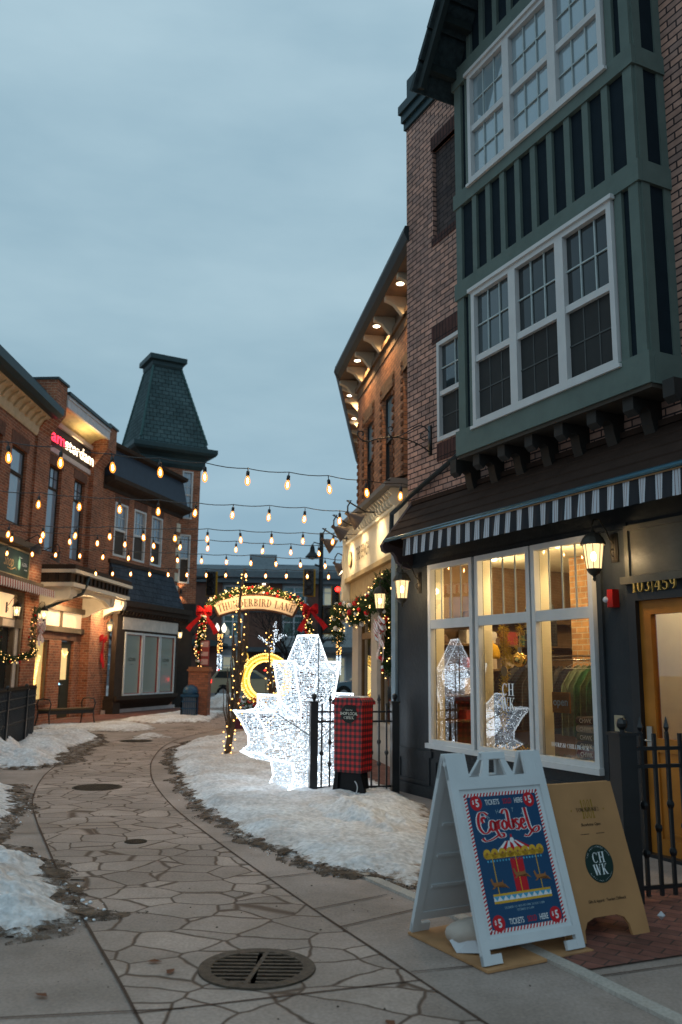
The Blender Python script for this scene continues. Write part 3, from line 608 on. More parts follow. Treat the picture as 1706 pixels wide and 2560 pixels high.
# lap-sided canopy with awning rail
g = G()
for k in range(4):
    y0, y1 = -.03 - k * .115, -.03 - (k + 1) * .115; z0, z1 = 3.86 - k * .13, 3.86 - (k + 1) * .13
    g.add([(a, y, z) for a in (.46, 8) for y, z in ((y0, z0), (y1 - .02, z1), (y1 - .02, z1 - .018), (y0, z0 - .14))], [(0, 1, 5, 4), (1, 2, 6, 5), (2, 3, 7, 6), (0, 3, 2, 1), (4, 5, 6, 7)])
g.box(.44, 8, -.06, .0, 3.85, 3.91); g.prism([(-.03, 3.86), (-.48, 3.36), (-.44, 3.28), (0, 3.2), (0, 3.86)], .45, .49, 'x')
mk('siding_canopy', g, DKBRN, B1)
g = G(); g.prism([(0, 3.92), (-.02, 3.92), (-.47, 3.34), (-.52, 3.26), (-.50, 3.19), (-.43, 3.16), (-.36, 3.18), (-.31, 3.13), (-.28, 3.05), (-.21, 3.0), (-.1, 2.97), (0, 2.96)], .37, .445, 'x')
mk('canopy_bracket', g, mat('plum_brown_paint', (.06, .042, .045), .7), B1)
# shopfront
WN = [(.90, 1.90), (1.96, 2.99), (3.02, 3.965)]
g = G(); wall(g, 0, 8, 0, 3.55, [(a + .02, b - .02, .66, 2.94) for a, b in WN] + [(4.44, 5.5, .02, 2.3)], -.04, .06)
g.box(.0, .9, -.06, -.04, .5, .58); g.box(.0, 4.4, -.065, -.04, 0, .14)
for a, b in ((.06, .84), (.95, 1.88), (2.0, 2.95), (3.06, 3.95)): ring(g, a, b, .16, .5, .045, -.055, -.04)
g.box(0, 4.42, -.06, -.04, 2.965, 3.02)
g.box(.86, .9, -.07, -.04, .6, 2.97); g.box(4.0, 4.06, -.07, -.04, .14, 2.97)
mk('shopfront_panel', g, SLATEB, B1)
g = G(); ring(g, 4.4, 8, 2.44, 2.98, .05, -.075, -.04); g.box(4.36, 8, -.11, -.04, 2.42, 2.49); g.box(4.45, 8, -.055, -.04, 2.5, 2.93)
mk('door_head_panel', g, BRONZE, B1)
mk('corner_post', G().box(-.09, .02, -.08, .06, 0, 3.35), mat('blue_grey_trim', (.2, .25, .28), .5), B1)
for i, (a, b) in enumerate(WN):
    g = G(); ring(g, a, b, .68, 2.965, .062, -.095, -.02); g.box(a + .062, b - .062, -.09, -.03, 2.13, 2.245); g.box(a - .04, b + .03, -.13, -.03, .63, .69)
    f = mk('shop_window', g, WHITE, B1)
    mk('pane', G().quad((a + .06, -.05, .74), (b - .06, -.05, .74), (b - .06, -.05, 2.13), (a + .06, -.05, 2.13)), GL_SHOP, f)
    mk('transom_pane', G().quad((a + .06, -.05, 2.245), (b - .06, -.05, 2.245), (b - .06, -.05, 2.905), (a + .06, -.05, 2.905)), GL_SHOP, f)
    g = G()
    for k in (1, 2, 3): xx = a + .06 + (b - a - .12) * k / 4; g.box(xx - .009, xx + .009, -.062, -.052, 2.245, 2.905)
    mk('muntins', g, mat('grey_muntin', (.42, .43, .38), .5), f)
for a_ in (('CH', 2.51, 1.33, .135, -.0535, .95), ('WK', 2.51, 1.165, .145, -.0535, .8), ('GIFTS & A', 2.4, .88, .035, -.0535, 1), ('TOURISM CHILLIWACK', 3.5, .84, .042, -.0535, .95)): g = G(); serif(g, *a_); mk('window_decal', g, mat('white_vinyl_lettering', (.95, .95, .95), .5), B1)
# door
dr = mk('door', (lambda g: (ring(g, 4.5, 5.42, .03, 2.26, .13, -.02, .05), g.box(4.63, 5.29, -.02, .05, .9, 1.02), g.box(4.63, 5.29, .0, .04, .16, .9), ring(g, 4.68, 4.93, .2, .84, .02, -.012, 0), ring(g, 4.98, 5.24, .2, .84, .02, -.012, 0), g)[-1])(G()), AMBERW, B1)
mk('glass', G().quad((4.63, .01, 1.02), (5.29, .01, 1.02), (5.29, .01, 2.13), (4.63, .01, 2.13)), GL_SHOP, dr)
mk('handle', G().tube([(4.56, -.04, 1.0), (4.56, -.09, 1.0), (4.66, -.09, 1.0)], .01).box(4.53, 4.59, -.04, -.02, .92, 1.12), mat('brushed_steel', (.5, .48, .44), .3, metal=.9), dr)
mk('door_frame', (lambda g: (g.box(4.40, 4.5, -.07, .1, 0, 2.33), g.box(4.5, 5.5, -.07, .1, 2.26, 2.33), g.box(4.4, 5.5, -.1, .1, 0, .03), g)[-1])(G()), BLACK, B1)
g = G(); serif(g, '103|459', 4.50, 2.335, .115, -.085, 1.02, align=1, depth=.022, sp=.1); mk('house_number', g, GOLD, B1)
mk('downpipe', G().tube([(2.13, -.05, 4.5), (2.1, -.06, 4.45), (.35, -.06, 3.98), (.2, -.08, 3.9), (.0, -.12, 3.8), (-.02, -.12, 3.5)], .035), mat('black_downpipe', (.02, .03, .033), .3), B1)
mk('intercom_plate', G().box(4.15, 4.26, -.06, -.04, 1.02, 1.2).box(4.08, 4.17, -.06, -.04, .58, .76), mat('tan_outlet_cover', (.4, .33, .22), .5), B1)
# interior of the shop
INW = mat('interior_cream_wall', (.78, .70, .50), .7, var=.04); IND = mat('interior_brown_wall', (.16, .10, .055), .8, var=.2)
g = G(); g.quad((.12, .2, .05), (8, .2, .05), (8, 5, .05), (.12, 5, .05)); mk('shop_floor', g, mat('wood_floor', (.24, .15, .09), .5, var=.2), B1)
g = G(); g.quad((.12, .15, 3.12), (8, .15, 3.12), (8, 5, 3.12), (.12, 5, 3.12)); mk('shop_ceiling', g, INW, B1)
g = G(); g.quad((-.6, 5, 0), (8, 5, 0), (8, 5, 3.2), (-.6, 5, 3.2)); g.quad((-.02, .2, 0), (-.02, 5, 0), (-.02, 5, 3.2), (-.02, .2, 3.2)); g.quad((8, .2, 0), (8, 5, 0), (8, 5, 3.2), (8, .2, 3.2)); mk('shop_back_wall', g, IND, B1)
g = G()
for a in (.80, 1.86, 2.93, 3.93): g.box(a, a + .08, .02, .17, .6, 3.1)
g.box(.1, 4.4, .02, .5, .5, .62); g.box(.1, 4.4, .19, .24, 0, .6); g.box(4.0, 4.38, .2, .9, 0, 3.1)
mks('window_jamb', g, INW, B1)
g = G(); g.box(1.6, 1.95, 1.7, 2.1, .05, 3.1); g.box(2.9, 3.2, 1.5, 1.8, .05, 3.1); mks('brick_pillar', g, brick('indoor_brick', (.5, .26, .1), (.36, .18, .08), (.5, .42, .3), .2, .075, .014), B1)
g = G()
for z in (.9, 1.25, 1.6, 1.95, 2.3): g.box(.0, .32, .3, 4.6, z, z + .03); g.box(.6, 3.6, 4.65, 4.98, z, z + .03)
mks('wall_shelf', g, mat('dark_shelf_wood', (.12, .075, .04), .6, var=.25), B1)
for x in (1.3, 2.35, 3.45): lamp('display_fill', 'SPOT', B1, (x + .1, .03, 3.0), 40, (1, .74, .40), .05, spot=130, rot=(R(22), 0, 0))  # added unseen lamps, brighten the jambs and the fronts of the goods
for x, y in ((1.0, .9), (2.4, .8), (3.6, .9), (2.0, 2.6), (4.6, 2.2), (4.9, .9)):
    t_ = mk('shop_downlight', G().lathe([(.045, 3.105), (.05, 3.085), (.001, 3.085)], (x, y, 0), 12), mat('downlight_glow', (1, .9, .7), emit=(1, .8, .5), es=14, sample=False), B1)
    lamp('shop_lamp', 'POINT', B1, (x, y, 2.85), 40, (1, .74, .40), .08)
# striped awning valance
m, n, l, b = newmat('striped_canvas'); b.inputs['Roughness'].default_value = .85
t = n.new("ShaderNodeTexCoord"); s = n.new("ShaderNodeSeparateXYZ"); l.new(t.outputs['Object'], s.inputs[0])
def fract(src, period, off=0):
    a = n.new("ShaderNodeMath"); a.operation = 'MULTIPLY_ADD'; a.inputs[1].default_value = 1 / period; a.inputs[2].default_value = off; l.new(src, a.inputs[0])
    f = n.new("ShaderNodeMath"); f.operation = 'FRACT'; l.new(a.outputs[0], f.inputs[0]); return f.outputs[0]
c = n.new("ShaderNodeValToRGB"); c.color_ramp.interpolation = 'CONSTANT'
dk, wh, rd = (.012, .013, .018, 1), (.50, .52, .56, 1), (.16, .09, .08, 1)
c.color_ramp.elements[0].color = dk; c.color_ramp.elements[1].position = .54; c.color_ramp.elements[1].color = wh
for p_, q in ((.635, rd), (.665, wh), (.815, rd), (.845, wh), (.97, dk)): e = c.color_ramp.elements.new(p_); e.color = q
l.new(fract(s.outputs[0], .19), c.inputs[0]); l.new(c.outputs[0], b.inputs['Base Color'])
CANV = m
aw = thing('awning', 'black and white striped awning valance along the dark shopfront canopy', 'awning', FR1, (0, 0, 0))
g = G(); N = 520; vs = []
for i in range(N + 1):
    x = .97 + 5.6 * i / N; w = .012 * math.sin(x * 29) + .006 * math.sin(x * 61 + 1)
    for k in range(5): z = 3.285 - .058 * k; vs.append((x, -.50 + w * k / 4 - .004 * k, z + (.003 * math.sin(x * 29) if k == 4 else 0)))
g.add(vs, [(i * 5 + k, i * 5 + k + 1, i * 5 + 5 + k + 1, i * 5 + 5 + k) for i in range(N) for k in range(4)])
mk('valance', g, CANV, aw, smooth=True)
g = G().tube([(.5, -.515, 3.315), (6.6, -.515, 3.315)], .026, 8); mk('front_rail', g, mat('blue_enamel_rail', (.05, .12, .16), .22, metal=.5), aw)
mk('trim_cord', G().tube([(.95, -.51, 3.282), (6.55, -.51, 3.282)], .008, 6), mat('tan_trim', (.3, .17, .08), .5), aw)
# wall lanterns
LBLK = mat('lantern_metal', (.05, .042, .032), .45, var=.25, metal=.3)
LGL = glow_glass('seeded_glass', (1, .70, .33), 1.9, .55); LCORE = mat('lamp_core', (1, 1, 1), emit=(1, .82, .52), es=26, sample=False)
def make_lantern(fr, loc, label, group, e=22, rad=.1, glw=None):
    t = thing('wall_lantern', label, 'lantern', fr, loc, group)
    g = G().box(-.045, .045, -.015, 0, -.12, .16).box(-.03, .03, -.025, -.015, -.09, .13)
    pts = [(0, -.02, .06), (0, -.07, .10), (0, -.12, .2), (0, -.19, .285), (0, -.26, .28), (0, -.29, .22), (0, -.28, .18)]
    g.tube(pts, .009, 6)
    sp = [(0, -.03 - .045 * (1 - k / 14) * math.sin(k * .55), -.02 - .045 * (1 - k / 14) * math.cos(k * .55)) for k in range(13)]
    g.tube(sp, .006, 5); mk('arm', g, LBLK, t, smooth=True)
    g = G().lathe([(.012, .19), (.02, .17), (.03, .15), (.06, .14), (.095, .10), (.118, .055), (.125, .03), (.11, .03), (.02, .05)], (0, -.28, 0), 12)
    g.lathe([(.075, -.20), (.07, -.215), (.05, -.245), (.02, -.265), (.012, -.285), (.018, -.3), (.006, -.32)], (0, -.28, 0), 12)
    for k in range(8):
        a = k * math.pi / 4; c_, s_ = math.cos(a), math.sin(a)
        g.tube([(.098 * c_, -.28 + .098 * s_, .035), (.07 * c_, -.28 + .07 * s_, -.2)], .0045, 4)
    mk('lantern_body', g, LBLK, t)
    mk('glass', G().lathe([(.094, .03), (.068, -.2)], (0, -.28, 0), 8), LGL, t)
    mk('bulb', G().ball((0, -.28, -.08), .026, 10, 8, 1.8), LCORE, t)
    lamp('lantern_light', 'POINT', t, (0, -.28, -.08), e, (1, .70, .36), .035)
    return t
gl_ = 'iron wall lanterns with seeded glass'
LN1 = make_lantern(FR1, (.62, -.04, 2.74), 'lit wall lantern at the far corner of the dark shopfront', gl_, 90)
LN2 = make_lantern(FR1, (4.25, -.04, 2.77), 'lit wall lantern between the shop windows and the house number', gl_, 90)
al = thing('fire_alarm', 'red fire alarm strobe box on the wall beside the wooden door', 'fire alarm', FR1, (4.22, -.04, 2.3))
mk('housing', G().prism([(-.05, 0), (-.05, -.06), (-.02, -.085), (.05, -.085), (.05, 0)], -.085, .085, 'z'), mat('red_plastic', (.42, .015, .01), .35), al)
mk('strobe', G().ball((-.04, -.085, -.01), .03, 10, 6), mat('clear_plastic', (.6, .62, .66), .1), al)
br = thing('scroll_bracket', 'black wrought iron scroll bracket on the pink brick wall', 'bracket', FR1, (.87, 0, 4.695))
g = G().box(-.028, .028, -.03, 0, -.205, .205)
def sc(P, r=.012): g.tube([(0, -.03 + q.x, q.y) for q in cr_spline([(y, z) for _, y, z in P], 5)], r, 6)
# arms swing out from the wall
def sp_(L_): return [(0, -(1070 - u) / 815, .205 - .00108 * (w - 965) - .138 * (1070 - u) / 815) for u, w in L_]
sc(sp_([(1070, 1050), (1020, 990), (950, 968), (860, 1005), (760, 1065), (680, 1100), (600, 1110), (550, 1065), (540, 1010), (570, 980), (600, 990), (600, 1020), (580, 1030)]), .008)
sc(sp_([(1085, 1320), (980, 1240), (870, 1180), (760, 1140), (620, 1115), (480, 1125), (380, 1145), (290, 1168), (210, 1135), (175, 1080), (180, 1045), (215, 1035), (245, 1060), (240, 1085), (225, 1080)]), .009)
sc(sp_([(1060, 1140), (1000, 1155), (960, 1120), (960, 1080), (985, 1070), (1000, 1090)]), .007)
for u, w in ((395, 1162), (875, 1212)): q = sp_([(u, w)])[0]; g.lathe([(.014, -.003), (.017, 0), (.014, .003)], (0, q[1], q[2]), 10, 'x')
mk('ironwork', g, BLACK, br, smooth=True)
# ------------------------------------------------ goods in the shop
def cloth_shape(g, w, h, d, x=0, y=0, z=0, seed=0):
    """a garment hanging from z downwards, folded, seen from its edge"""
    nx, nz = 8, 10; vs = []
    for side in (-1, 1):
        for j in range(nz + 1):
            q = j / nz; ww = w * (.28 + .72 * min(1, q * 3.2)) * (1 + .06 * q)
            for i in range(nx + 1):
                a = i / nx * 2 - 1; yy = ww / 2 * a
                vs.append((x + side * d / 2 * (1 - a * a * .8) * (.5 + .5 * min(1, q * 4)) + .012 * noise.noise((a * 3, q * 3, seed)), y + yy, z - h * q - (.06 * abs(a) if j == 0 else 0)))
    b_ = (nx + 1) * (nz + 1); fs = []
    for s_ in (0, 1):
        for j in range(nz):
            for i in range(nx):
                k = s_ * b_ + j * (nx + 1) + i; f = (k, k + 1, k + nx + 2, k + nx + 1); fs.append(f if s_ else f[::-1])
    for j in range(nz):
        for i in (0, nx): k = j * (nx + 1) + i; fs.append((k, k + nx + 1, b_ + k + nx + 1, b_ + k))
    g.add(vs, fs)
rk = thing('clothes_rail', 'metal clothes rail behind the shop window with the open sign', 'clothes rail', FR1, (2.6, .75, 0))
mk('rail', G().tube([(-.6, 0, .1), (-.6, 0, 1.78), (1.2, 0, 1.78), (1.2, 0, .1)], .014), mat('chrome', (.6, .6, .6), .2, metal=1), rk, smooth=True)
cols = [('sage_cloth', (.16, .2, .13)), ('forest_green_cloth', (.03, .11, .045)), ('olive_cloth', (.07, .10, .04)), ('bottle_green_cloth', (.02, .07, .035)), ('black_cloth', (.012, .012, .012)), ('cream_cloth', (.55, .5, .4))]
lab = ['sage green sweater, first on the rail', 'pale green sweater behind the first on the rail', 'forest green sweater in the middle of the rail', 'olive sweater in the middle of the rail', 'dark green sweater right of the olive one', 'bottle green sweater right of the middle', 'black sweater next to the cream one', 'cream knit sweater at the right end of the green ones', 'black hooded sweater at the end of the rail']
for i, (x, ci) in enumerate(zip([.02, .12, .22, .32, .42, .52, .62, .72, .83], [0, 0, 1, 2, 1, 3, 4, 5, 4])):
    tw = thing('sweater', lab[i] + ', hanging in the shop window', 'sweater', FR1, (2.75 + x, .75, 0), 'sweaters on the clothes rail')
    g = G(); cloth_shape(g, .5, .78, .075, 0, 0, 1.68, i); mk('knit', g, mat(cols[ci][0], cols[ci][1], .95, var=.3, scale=20, bump=.4), tw, smooth=True)
    mk('hanger', G().tube([(0, 0, 1.78), (0, 0, 1.72), (0, .2, 1.64), (0, -.2, 1.64), (0, 0, 1.72)], .004, 4), mat('hanger_wire', (.4, .38, .35), .3, metal=.8), tw)
hd = thing('hoodie', 'black hooded top with white printed back at the right of the shop window', 'hoodie', FR1, (3.78, .3, 0))
g = G(); cloth_shape(g, .14, .8, .5, 0, 0, 1.78, 3); g.ball((0, 0, 1.80), .13, 12, 8, .9); mk('body', g, MT['black_cloth'], hd, smooth=True)
g = G(); g.text('CHILLIWACK', .0, 1.52, .034, -.1, .002, .9); g.text('CONNECTING', .0, 1.47, .03, -.1, .002, .9)
for k in range(14):
    for j in range(3): x0 = -.14 + j * .1 + rnd(0, .02); g.box(x0, x0 + rnd(.03, .085), -.104, -.1, 1.41 - k * .03, 1.41 - k * .03 + rnd(.008, .02))
mk('print', g, mat('white_print', (.6, .58, .52), .8), hd)
sh = thing('t_shirt', 'black shirt with white lettering hanging high in the middle shop window', 't-shirt', FR1, (2.0, .85, 0))
g = G(); cloth_shape(g, .12, .6, .62, 0, 0, 2.5, 6); mk('body', g, MT['black_cloth'], sh, smooth=True)
g = G()
for k in range(5):
    for j in range(6): x0 = -.15 + j * .055; g.box(x0, x0 + .038, -.09, -.085, 2.36 - k * .075, 2.36 - k * .075 + rnd(.03, .055))
mk('print', g, MT['white_print'], sh)
rk2 = thing('clothes_rail', 'second clothes rail deeper in the shop, crowded with dark garments', 'clothes rail', FR1, (.35, 1.5, 0))
mk('rail', G().tube([(0, 0, .1), (0, 0, 1.75), (2.2, 0, 1.75), (2.2, 0, .1)], .014), MT['chrome'], rk2, smooth=True)
for i in range(13):
    tw = thing('jacket', ['black', 'charcoal', 'dark navy'][i % 3] + ' jacket, number %d from the left on the deeper rail' % (i + 1), 'jacket', FR1, (.5 + i * .155, 1.5, 0), 'jackets on the deeper rail')
    g = G(); cloth_shape(g, .52, .85, .12, 0, 0, 1.68, i + 20); mk('cloth', g, mat(['jacket_black', 'jacket_charcoal', 'jacket_navy'][i % 3], [(.012, .012, .012), (.04, .04, .042), (.012, .016, .03)][i % 3], .9), tw, smooth=True)
t = thing('mustard_hat', 'mustard yellow knitted hat on a stand in the left shop window', 'hat', FR1, (1.66, .35, 1.75)); mk('knit', G().lathe([(.1, 0), (.115, .03), (.11, .1), (.08, .16), (.03, .19), (.03, .22), (.005, .23)], (0, 0, 0), 16), mat('mustard_knit', (.6, .33, .02), .95, scale=40, bump=.5), t, smooth=True); mk('stand', G().tube([(0, 0, -1.1), (0, 0, 0)], .012), BLACK, t)
st_ = ['black', 'oatmeal', 'olive', 'charcoal', 'dark red']
for k, (nm, c_) in enumerate(zip(st_, [(.02, .02, .02), (.42, .36, .26), (.12, .12, .06), (.06, .06, .065), (.2, .03, .025)])):
    t = thing('folded_sweater', ['topmost ', 'second ', 'third ', 'fourth ', 'lowest '][k] + nm + ' folded sweater of the pile under the open sign', 'sweater', FR1, (3.42, .28, .0), 'folded sweaters in a pile')
    z0 = 1.10 - k * .085; g = G(); g.tube([(-.15, 0, z0), (.15, 0, z0)], .04, 10); g.box(-.16, .16, 0, .25, z0 - .038, z0 + .036)
    mk('knit', g, mat(nm.replace(' ', '_') + '_knit', c_, .95, scale=30, bump=.4), t)
    g = G(); g.text('CHWK', 0, z0 - .022, .045, -.041, .002, .9, bold=.02); mk('print', g, mat('cream_print', (.7, .66, .55), .8), t)
mk('display_table', G().box(-.3, .3, -.05, .45, .68, .71).box(-.28, -.24, 0, .4, .05, .68).box(.24, .28, 0, .4, .05, .68), MT['dark_shelf_wood'], thing('display_table', 'dark wooden table carrying the pile of folded sweaters', 'table', FR1, (3.42, .28, 0)))
cr_ = thing('wooden_crate', 'slatted wooden crate right of the folded sweaters in the window', 'crate', FR1, (3.8, .35, .72))
g = G()
for k in range(5): g.box(-.16, .16, -.05, -.035, .02 + k * .085, .08 + k * .085)
g.box(-.17, -.14, -.06, .2, 0, .44); g.box(.14, .17, -.06, .2, 0, .44); g.box(-.15, .15, -.03, .2, 0, .02); mk('slats', g, mat('crate_wood', (.2, .11, .05), .7, var=.3), cr_)
op = thing('open_sign', 'orange wooden plaque reading open hanging inside the right shop window', 'sign', FR1, (3.33, 0, 1.3))
mk('plaque', G().box(-.135, .135, .0, .015, -.12, .09), mat('orange_wood', (.45, .16, .03), .5, var=.15), op)
g = G(); g.text('open', 0, -.045, .08, -.003, .002, 1.0, bold=.02); mk('lettering', g, mat('white_lettering', (.85, .85, .8), .5), op)
mk('cord', G().tube([(-.1, .007, .09), (0, .007, .3), (.1, .007, .09)], .003, 4), BLACK, op)
tn = thing('gold_tinsel', 'swags of gold tinsel hanging in the middle shop window', 'tinsel', FR1, (2.1, .2, 0))
m_t = mat('gold_foil', (1, .66, .12), .32, metal=.6, var=.3, scale=40)
g = G(); random.seed(5)
P0 = [(-.02, 0, 2.1), (.03, 0, 1.9), (.05, 0, 1.7), (.02, 0, 1.5), (0, 0, 1.3), (-.02, 0, 1.1), (-.02, 0, .95)]; P1 = [(.03, 0, 2.12), (.08, 0, 1.85), (.17, 0, 1.72), (.28, 0, 1.78), (.35, 0, 2.1)]; P2 = [(.5, 0, 2.12), (.56, 0, 1.9), (.68, 0, 1.8), (.8, 0, 1.83)]
for P in (P0, P1, P2):
    for q in cr_spline([(a, c) for a, _, c in P], 14):
        for _ in range(16):
            a, b_, c_ = rnd(-1, 1), rnd(-1, 1), rnd(-1, 1); r = .055
            x, y, z = q.x, 0, q.y
            g.add([(x, y, z), (x + a * r, y + b_ * r, z + c_ * r), (x + a * r + .008, y + b_ * r, z + c_ * r + .006)], [(0, 1, 2)])
mk('foil', g, m_t, tn)
ob = thing('gold_bauble', 'shiny gold Christmas ball hanging in the middle shop window', 'bauble', FR1, (2.52, .12, 1.73))
mk('ball', G().ball((0, 0, 0), .085, 20, 14), mat('gold_mirror', (.9, .65, .2), .12, metal=1), ob, smooth=True)
mk('ribbon', G().tube([(0, 0, .07), (.0, 0, .3)], .004, 4).add([], []).box(-.03, .03, -.004, .004, .08, .14), MT['white_print'], ob)
for k, (x, z, lb) in enumerate(((2.25, 1.6, 'oval wooden tag ornament left of the gold ball'), (2.78, 1.55, 'round wooden tag ornament right of the gold ball'))):
    t = thing('wooden_tag', lb, 'ornament', FR1, (x, .1, z), 'wooden tag ornaments')
    mk('disc', G().lathe([(.06, -.004), (.06, .004)], (0, 0, 0), 18, 'y'), mat('pale_wood', (.6, .45, .25), .6), t); mk('string', G().tube([(0, 0, .06), (0, 0, .5)], .002, 4), BLACK, t)
random.seed(8)
HATC = mat('felt_hat', (.10, .06, .04), .9)
for k in range(5):
    t = thing('hat', ['wide brimmed hat on the top shelf', 'brown felt hat on the upper shelf', 'dark hat on the middle shelf by the near hats', 'small hat on the middle shelf, further in', 'hat on the lower shelf'][k] + ' seen through the left shop window', 'hat', FR1, (.17, .6 + .45 * (k % 3), [2.33, 2.33, 1.98, 1.98, 1.63][k]), 'hats on the wall shelves')
    mk('felt', G().lathe([(.16, 0), (.16, .012), (.09, .02), (.085, .09), (.06, .12), (.01, .12)], (0, 0, 0), 16), HATC, t, smooth=True)
for k in range(16):
    zz = [.93, 1.28, 1.63, 1.98][k % 4]; cc = random.choice([(.5, .4, .3), (.3, .05, .04), (.1, .1, .12), (.55, .5, .45), (.05, .12, .08)])
    nm = 'goods_%02d' % k
    t = thing('shelf_goods', '%s item on the %s shelf, place %d along, beyond the left shop window' % (['beige', 'dark red', 'black', 'off white', 'green'][[(.5, .4, .3), (.3, .05, .04), (.1, .1, .12), (.55, .5, .45), (.05, .12, .08)].index(cc)], ['lowest', 'second', 'third', 'fourth'][k % 4], k // 4 + 1), 'goods', FR1, (.15, 1.0 + (k // 4) * .33 + rnd(0, .1), zz), 'goods on the wall shelves')
    w = rnd(.08, .13); hh_ = rnd(.08, .2); mk('parcel', G().box(-.1, .1, -w, w, 0, hh_).box(-.09, .09, -w + .01, w - .01, hh_, hh_ + .02), mat('parcel_' + str(cc[0]), cc, .8), t)
for k in range(7):
    t = thing('folded_shirts', ['cream', 'green', 'black', 'red', 'grey', 'tan', 'white'][k] + ' folded shirts on the deep back shelves of the shop', 'shirts', FR1, (.85 + k * .42, 4.75, [1.28, 1.63, .93, 1.98, 1.28, 1.63, .93][k]), 'folded shirts on the back shelves')
    c_ = [(.6, .5, .35), (.05, .12, .06), (.02, .02, .02), (.3, .04, .03), (.2, .2, .2), (.4, .26, .12), (.7, .68, .62)][k]
    g = G()
    for q in range(3): g.box(-.16, .16, -.12, .12, q * .06, q * .06 + .05)
    mk('stack', g, mat('shirt_%d' % k, c_, .9), t)
wr = thing('window_greenery', 'evergreen garland with gold berries along the shop window floor', 'garland', FR1, (2.0, .2, .62))
g = G(); random.seed(11)
for k in range(2600):
    x = rnd(0, 1.9); r = .15 * (1 if x < .9 else .55); a = rnd(0, math.pi); q = r * math.sqrt(random.random()); c0 = Vector((x, q * math.cos(a) * .6, .02 + q * math.sin(a)))
    d = Vector((rnd(-1, 1), rnd(-1, 1), rnd(-.3, 1))).normalized() * .05; o = Vector((rnd(-1, 1), rnd(-1, 1), 0)) * .006
    g.add([c0, c0 + d, c0 + d * .5 + o], [(0, 1, 2)])
mk('needles', g, mat('evergreen_needles', (.05, .09, .03), .8, var=.4), wr)
g = G()
for k in range(90): g.octa((rnd(0, .9), rnd(-.09, 0), rnd(.02, .16)), .014)
mk('berries', g, mat('gold_berries', (.8, .5, .08), .3, metal=.5), wr)
wl_ = thing('table_lamp', 'small glowing white lamp in the lower right corner of the shop window', 'lamp', FR1, (3.86, .16, .62))
mk('shade', G().lathe([(.05, .0), (.06, .02), (.06, .2), (.05, .22)], (0, 0, 0), 14), mat('lit_shade', (.8, .75, .6), emit=(1, .85, .6), es=1.0), wl_, smooth=True)
# ================================================================ building beyond (cream sign, deep lit eaves)
FR2 = Fr(.878, 14.854, 170)
B2 = thing('brick_corner_shop', 'orange brick two-storey shop with bracketed eaves and cream sign band', 'building', FR2)
g = G(); wall(g, -3.05, 2.9, 4.5, 7.35, [(-2.36, -1.49, 4.7, 6.6), (-.67, .2, 4.7, 6.63), (.95, 1.8, 4.7, 6.63)], 0, .16)
g.M = (Matrix.Translation((FR2.x, FR2.y, 0)) @ Matrix.Rotation(FR2.rz, 4, 'Z')).inverted() @ Matrix.Translation((.348, 17.86, 0)) @ Matrix.Rotation(R(90 - 184.3), 4, 'Z'); g.quad((-8, 0, 0), (0, 0, 0), (0, 0, 7.9), (-8, 0, 7.9)); mk('brick_wall', g, BRK_O, B2)
g = G(); g.box(-3.05, 2.9, -.015, .1, 7.35, 7.55)
for a, b_ in ((-2.46, -1.39), (-.77, .3), (.85, 1.9)): g.box(a, b_, -.015, .03, 6.63, 6.88)
mk('soldier_course', g, SOLD_O, B2)
# toothed brick strips beside the windows (every other course proud)
g = G()
for xx in (-3.0, -2.46, -1.49, -.77, .2, .85):
    for k in range(15): z = 4.62 + k * .152; g.box(xx, xx + .10, -.03, 0, z, z + .07)
mks('brick_tooth', g, mat('dark_tooth_brick', (.11, .055, .035), .9, var=.3), B2)
g = G(); g.box(-3.1, 2.9, -.06, .0, 7.55, 7.64); mk('frieze_moulding', g, mat('brown_moulding', (.16, .10, .06), .5), B2)
for a, b_, q1, gm in ((-2.36, -1.49, 6.6, glass('eave_window_glass', 2.6, (.20, .30, .35), .03, clear=False)), (-.67, .2, 6.63, MT['eave_window_glass']), (.95, 1.8, 6.63, MT['eave_window_glass'])):  # blue-grey body of the upper panes is painted sky reflection
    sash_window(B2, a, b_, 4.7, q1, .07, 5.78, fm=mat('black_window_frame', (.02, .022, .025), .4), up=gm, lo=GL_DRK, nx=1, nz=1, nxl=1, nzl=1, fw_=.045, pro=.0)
SOF = mat('soffit_cream', (.50, .44, .33), .6, var=.05)
FR2S = Fr(.348, 17.86, 184.3)
MS = (Matrix.Translation((FR2.x, FR2.y, 0)) @ Matrix.Rotation(FR2.rz, 4, 'Z')).inverted() @ Matrix.Translation((FR2S.x, FR2S.y, 0)) @ Matrix.Rotation(FR2S.rz, 4, 'Z')
g = G(); g.quad((-3.1, -.40, 7.86), (3.0, -.40, 7.86), (3.0, 0, 7.86), (-3.1, 0, 7.86)); g.quad((-3.05, 0, 7.64), (2.9, 0, 7.64), (2.9, 0, 7.86), (-3.05, 0, 7.86))
g.M = MS; g.quad((-8, -.40, 7.86), (.05, -.40, 7.86), (.05, 0, 7.86), (-8, 0, 7.86)); g.quad((-8, 0, 7.64), (0, 0, 7.64), (0, 0, 7.86), (-8, 0, 7.86)); g.M = None; mk('soffit', g, mat('brown_soffit', (.16, .115, .08), .7), B2)
g = G(); GP = [(-.50, 8.14), (-.52, 8.05), (-.47, 7.93), (-.40, 7.85), (-.3, 8.14)]; g.prism(GP, -3.2, 3.05, 'x'); g.M = MS; g.prism(GP, -8, .1, 'x'); g.M = None; g.quad((-3.2, -.5, 8.15), (3.05, -.5, 8.15), (3, 7, 8.3), (-1.2, 7, 8.3))
mk('eave_gutter', g, mat('dark_gutter', (.022, .028, .032), .5), B2)
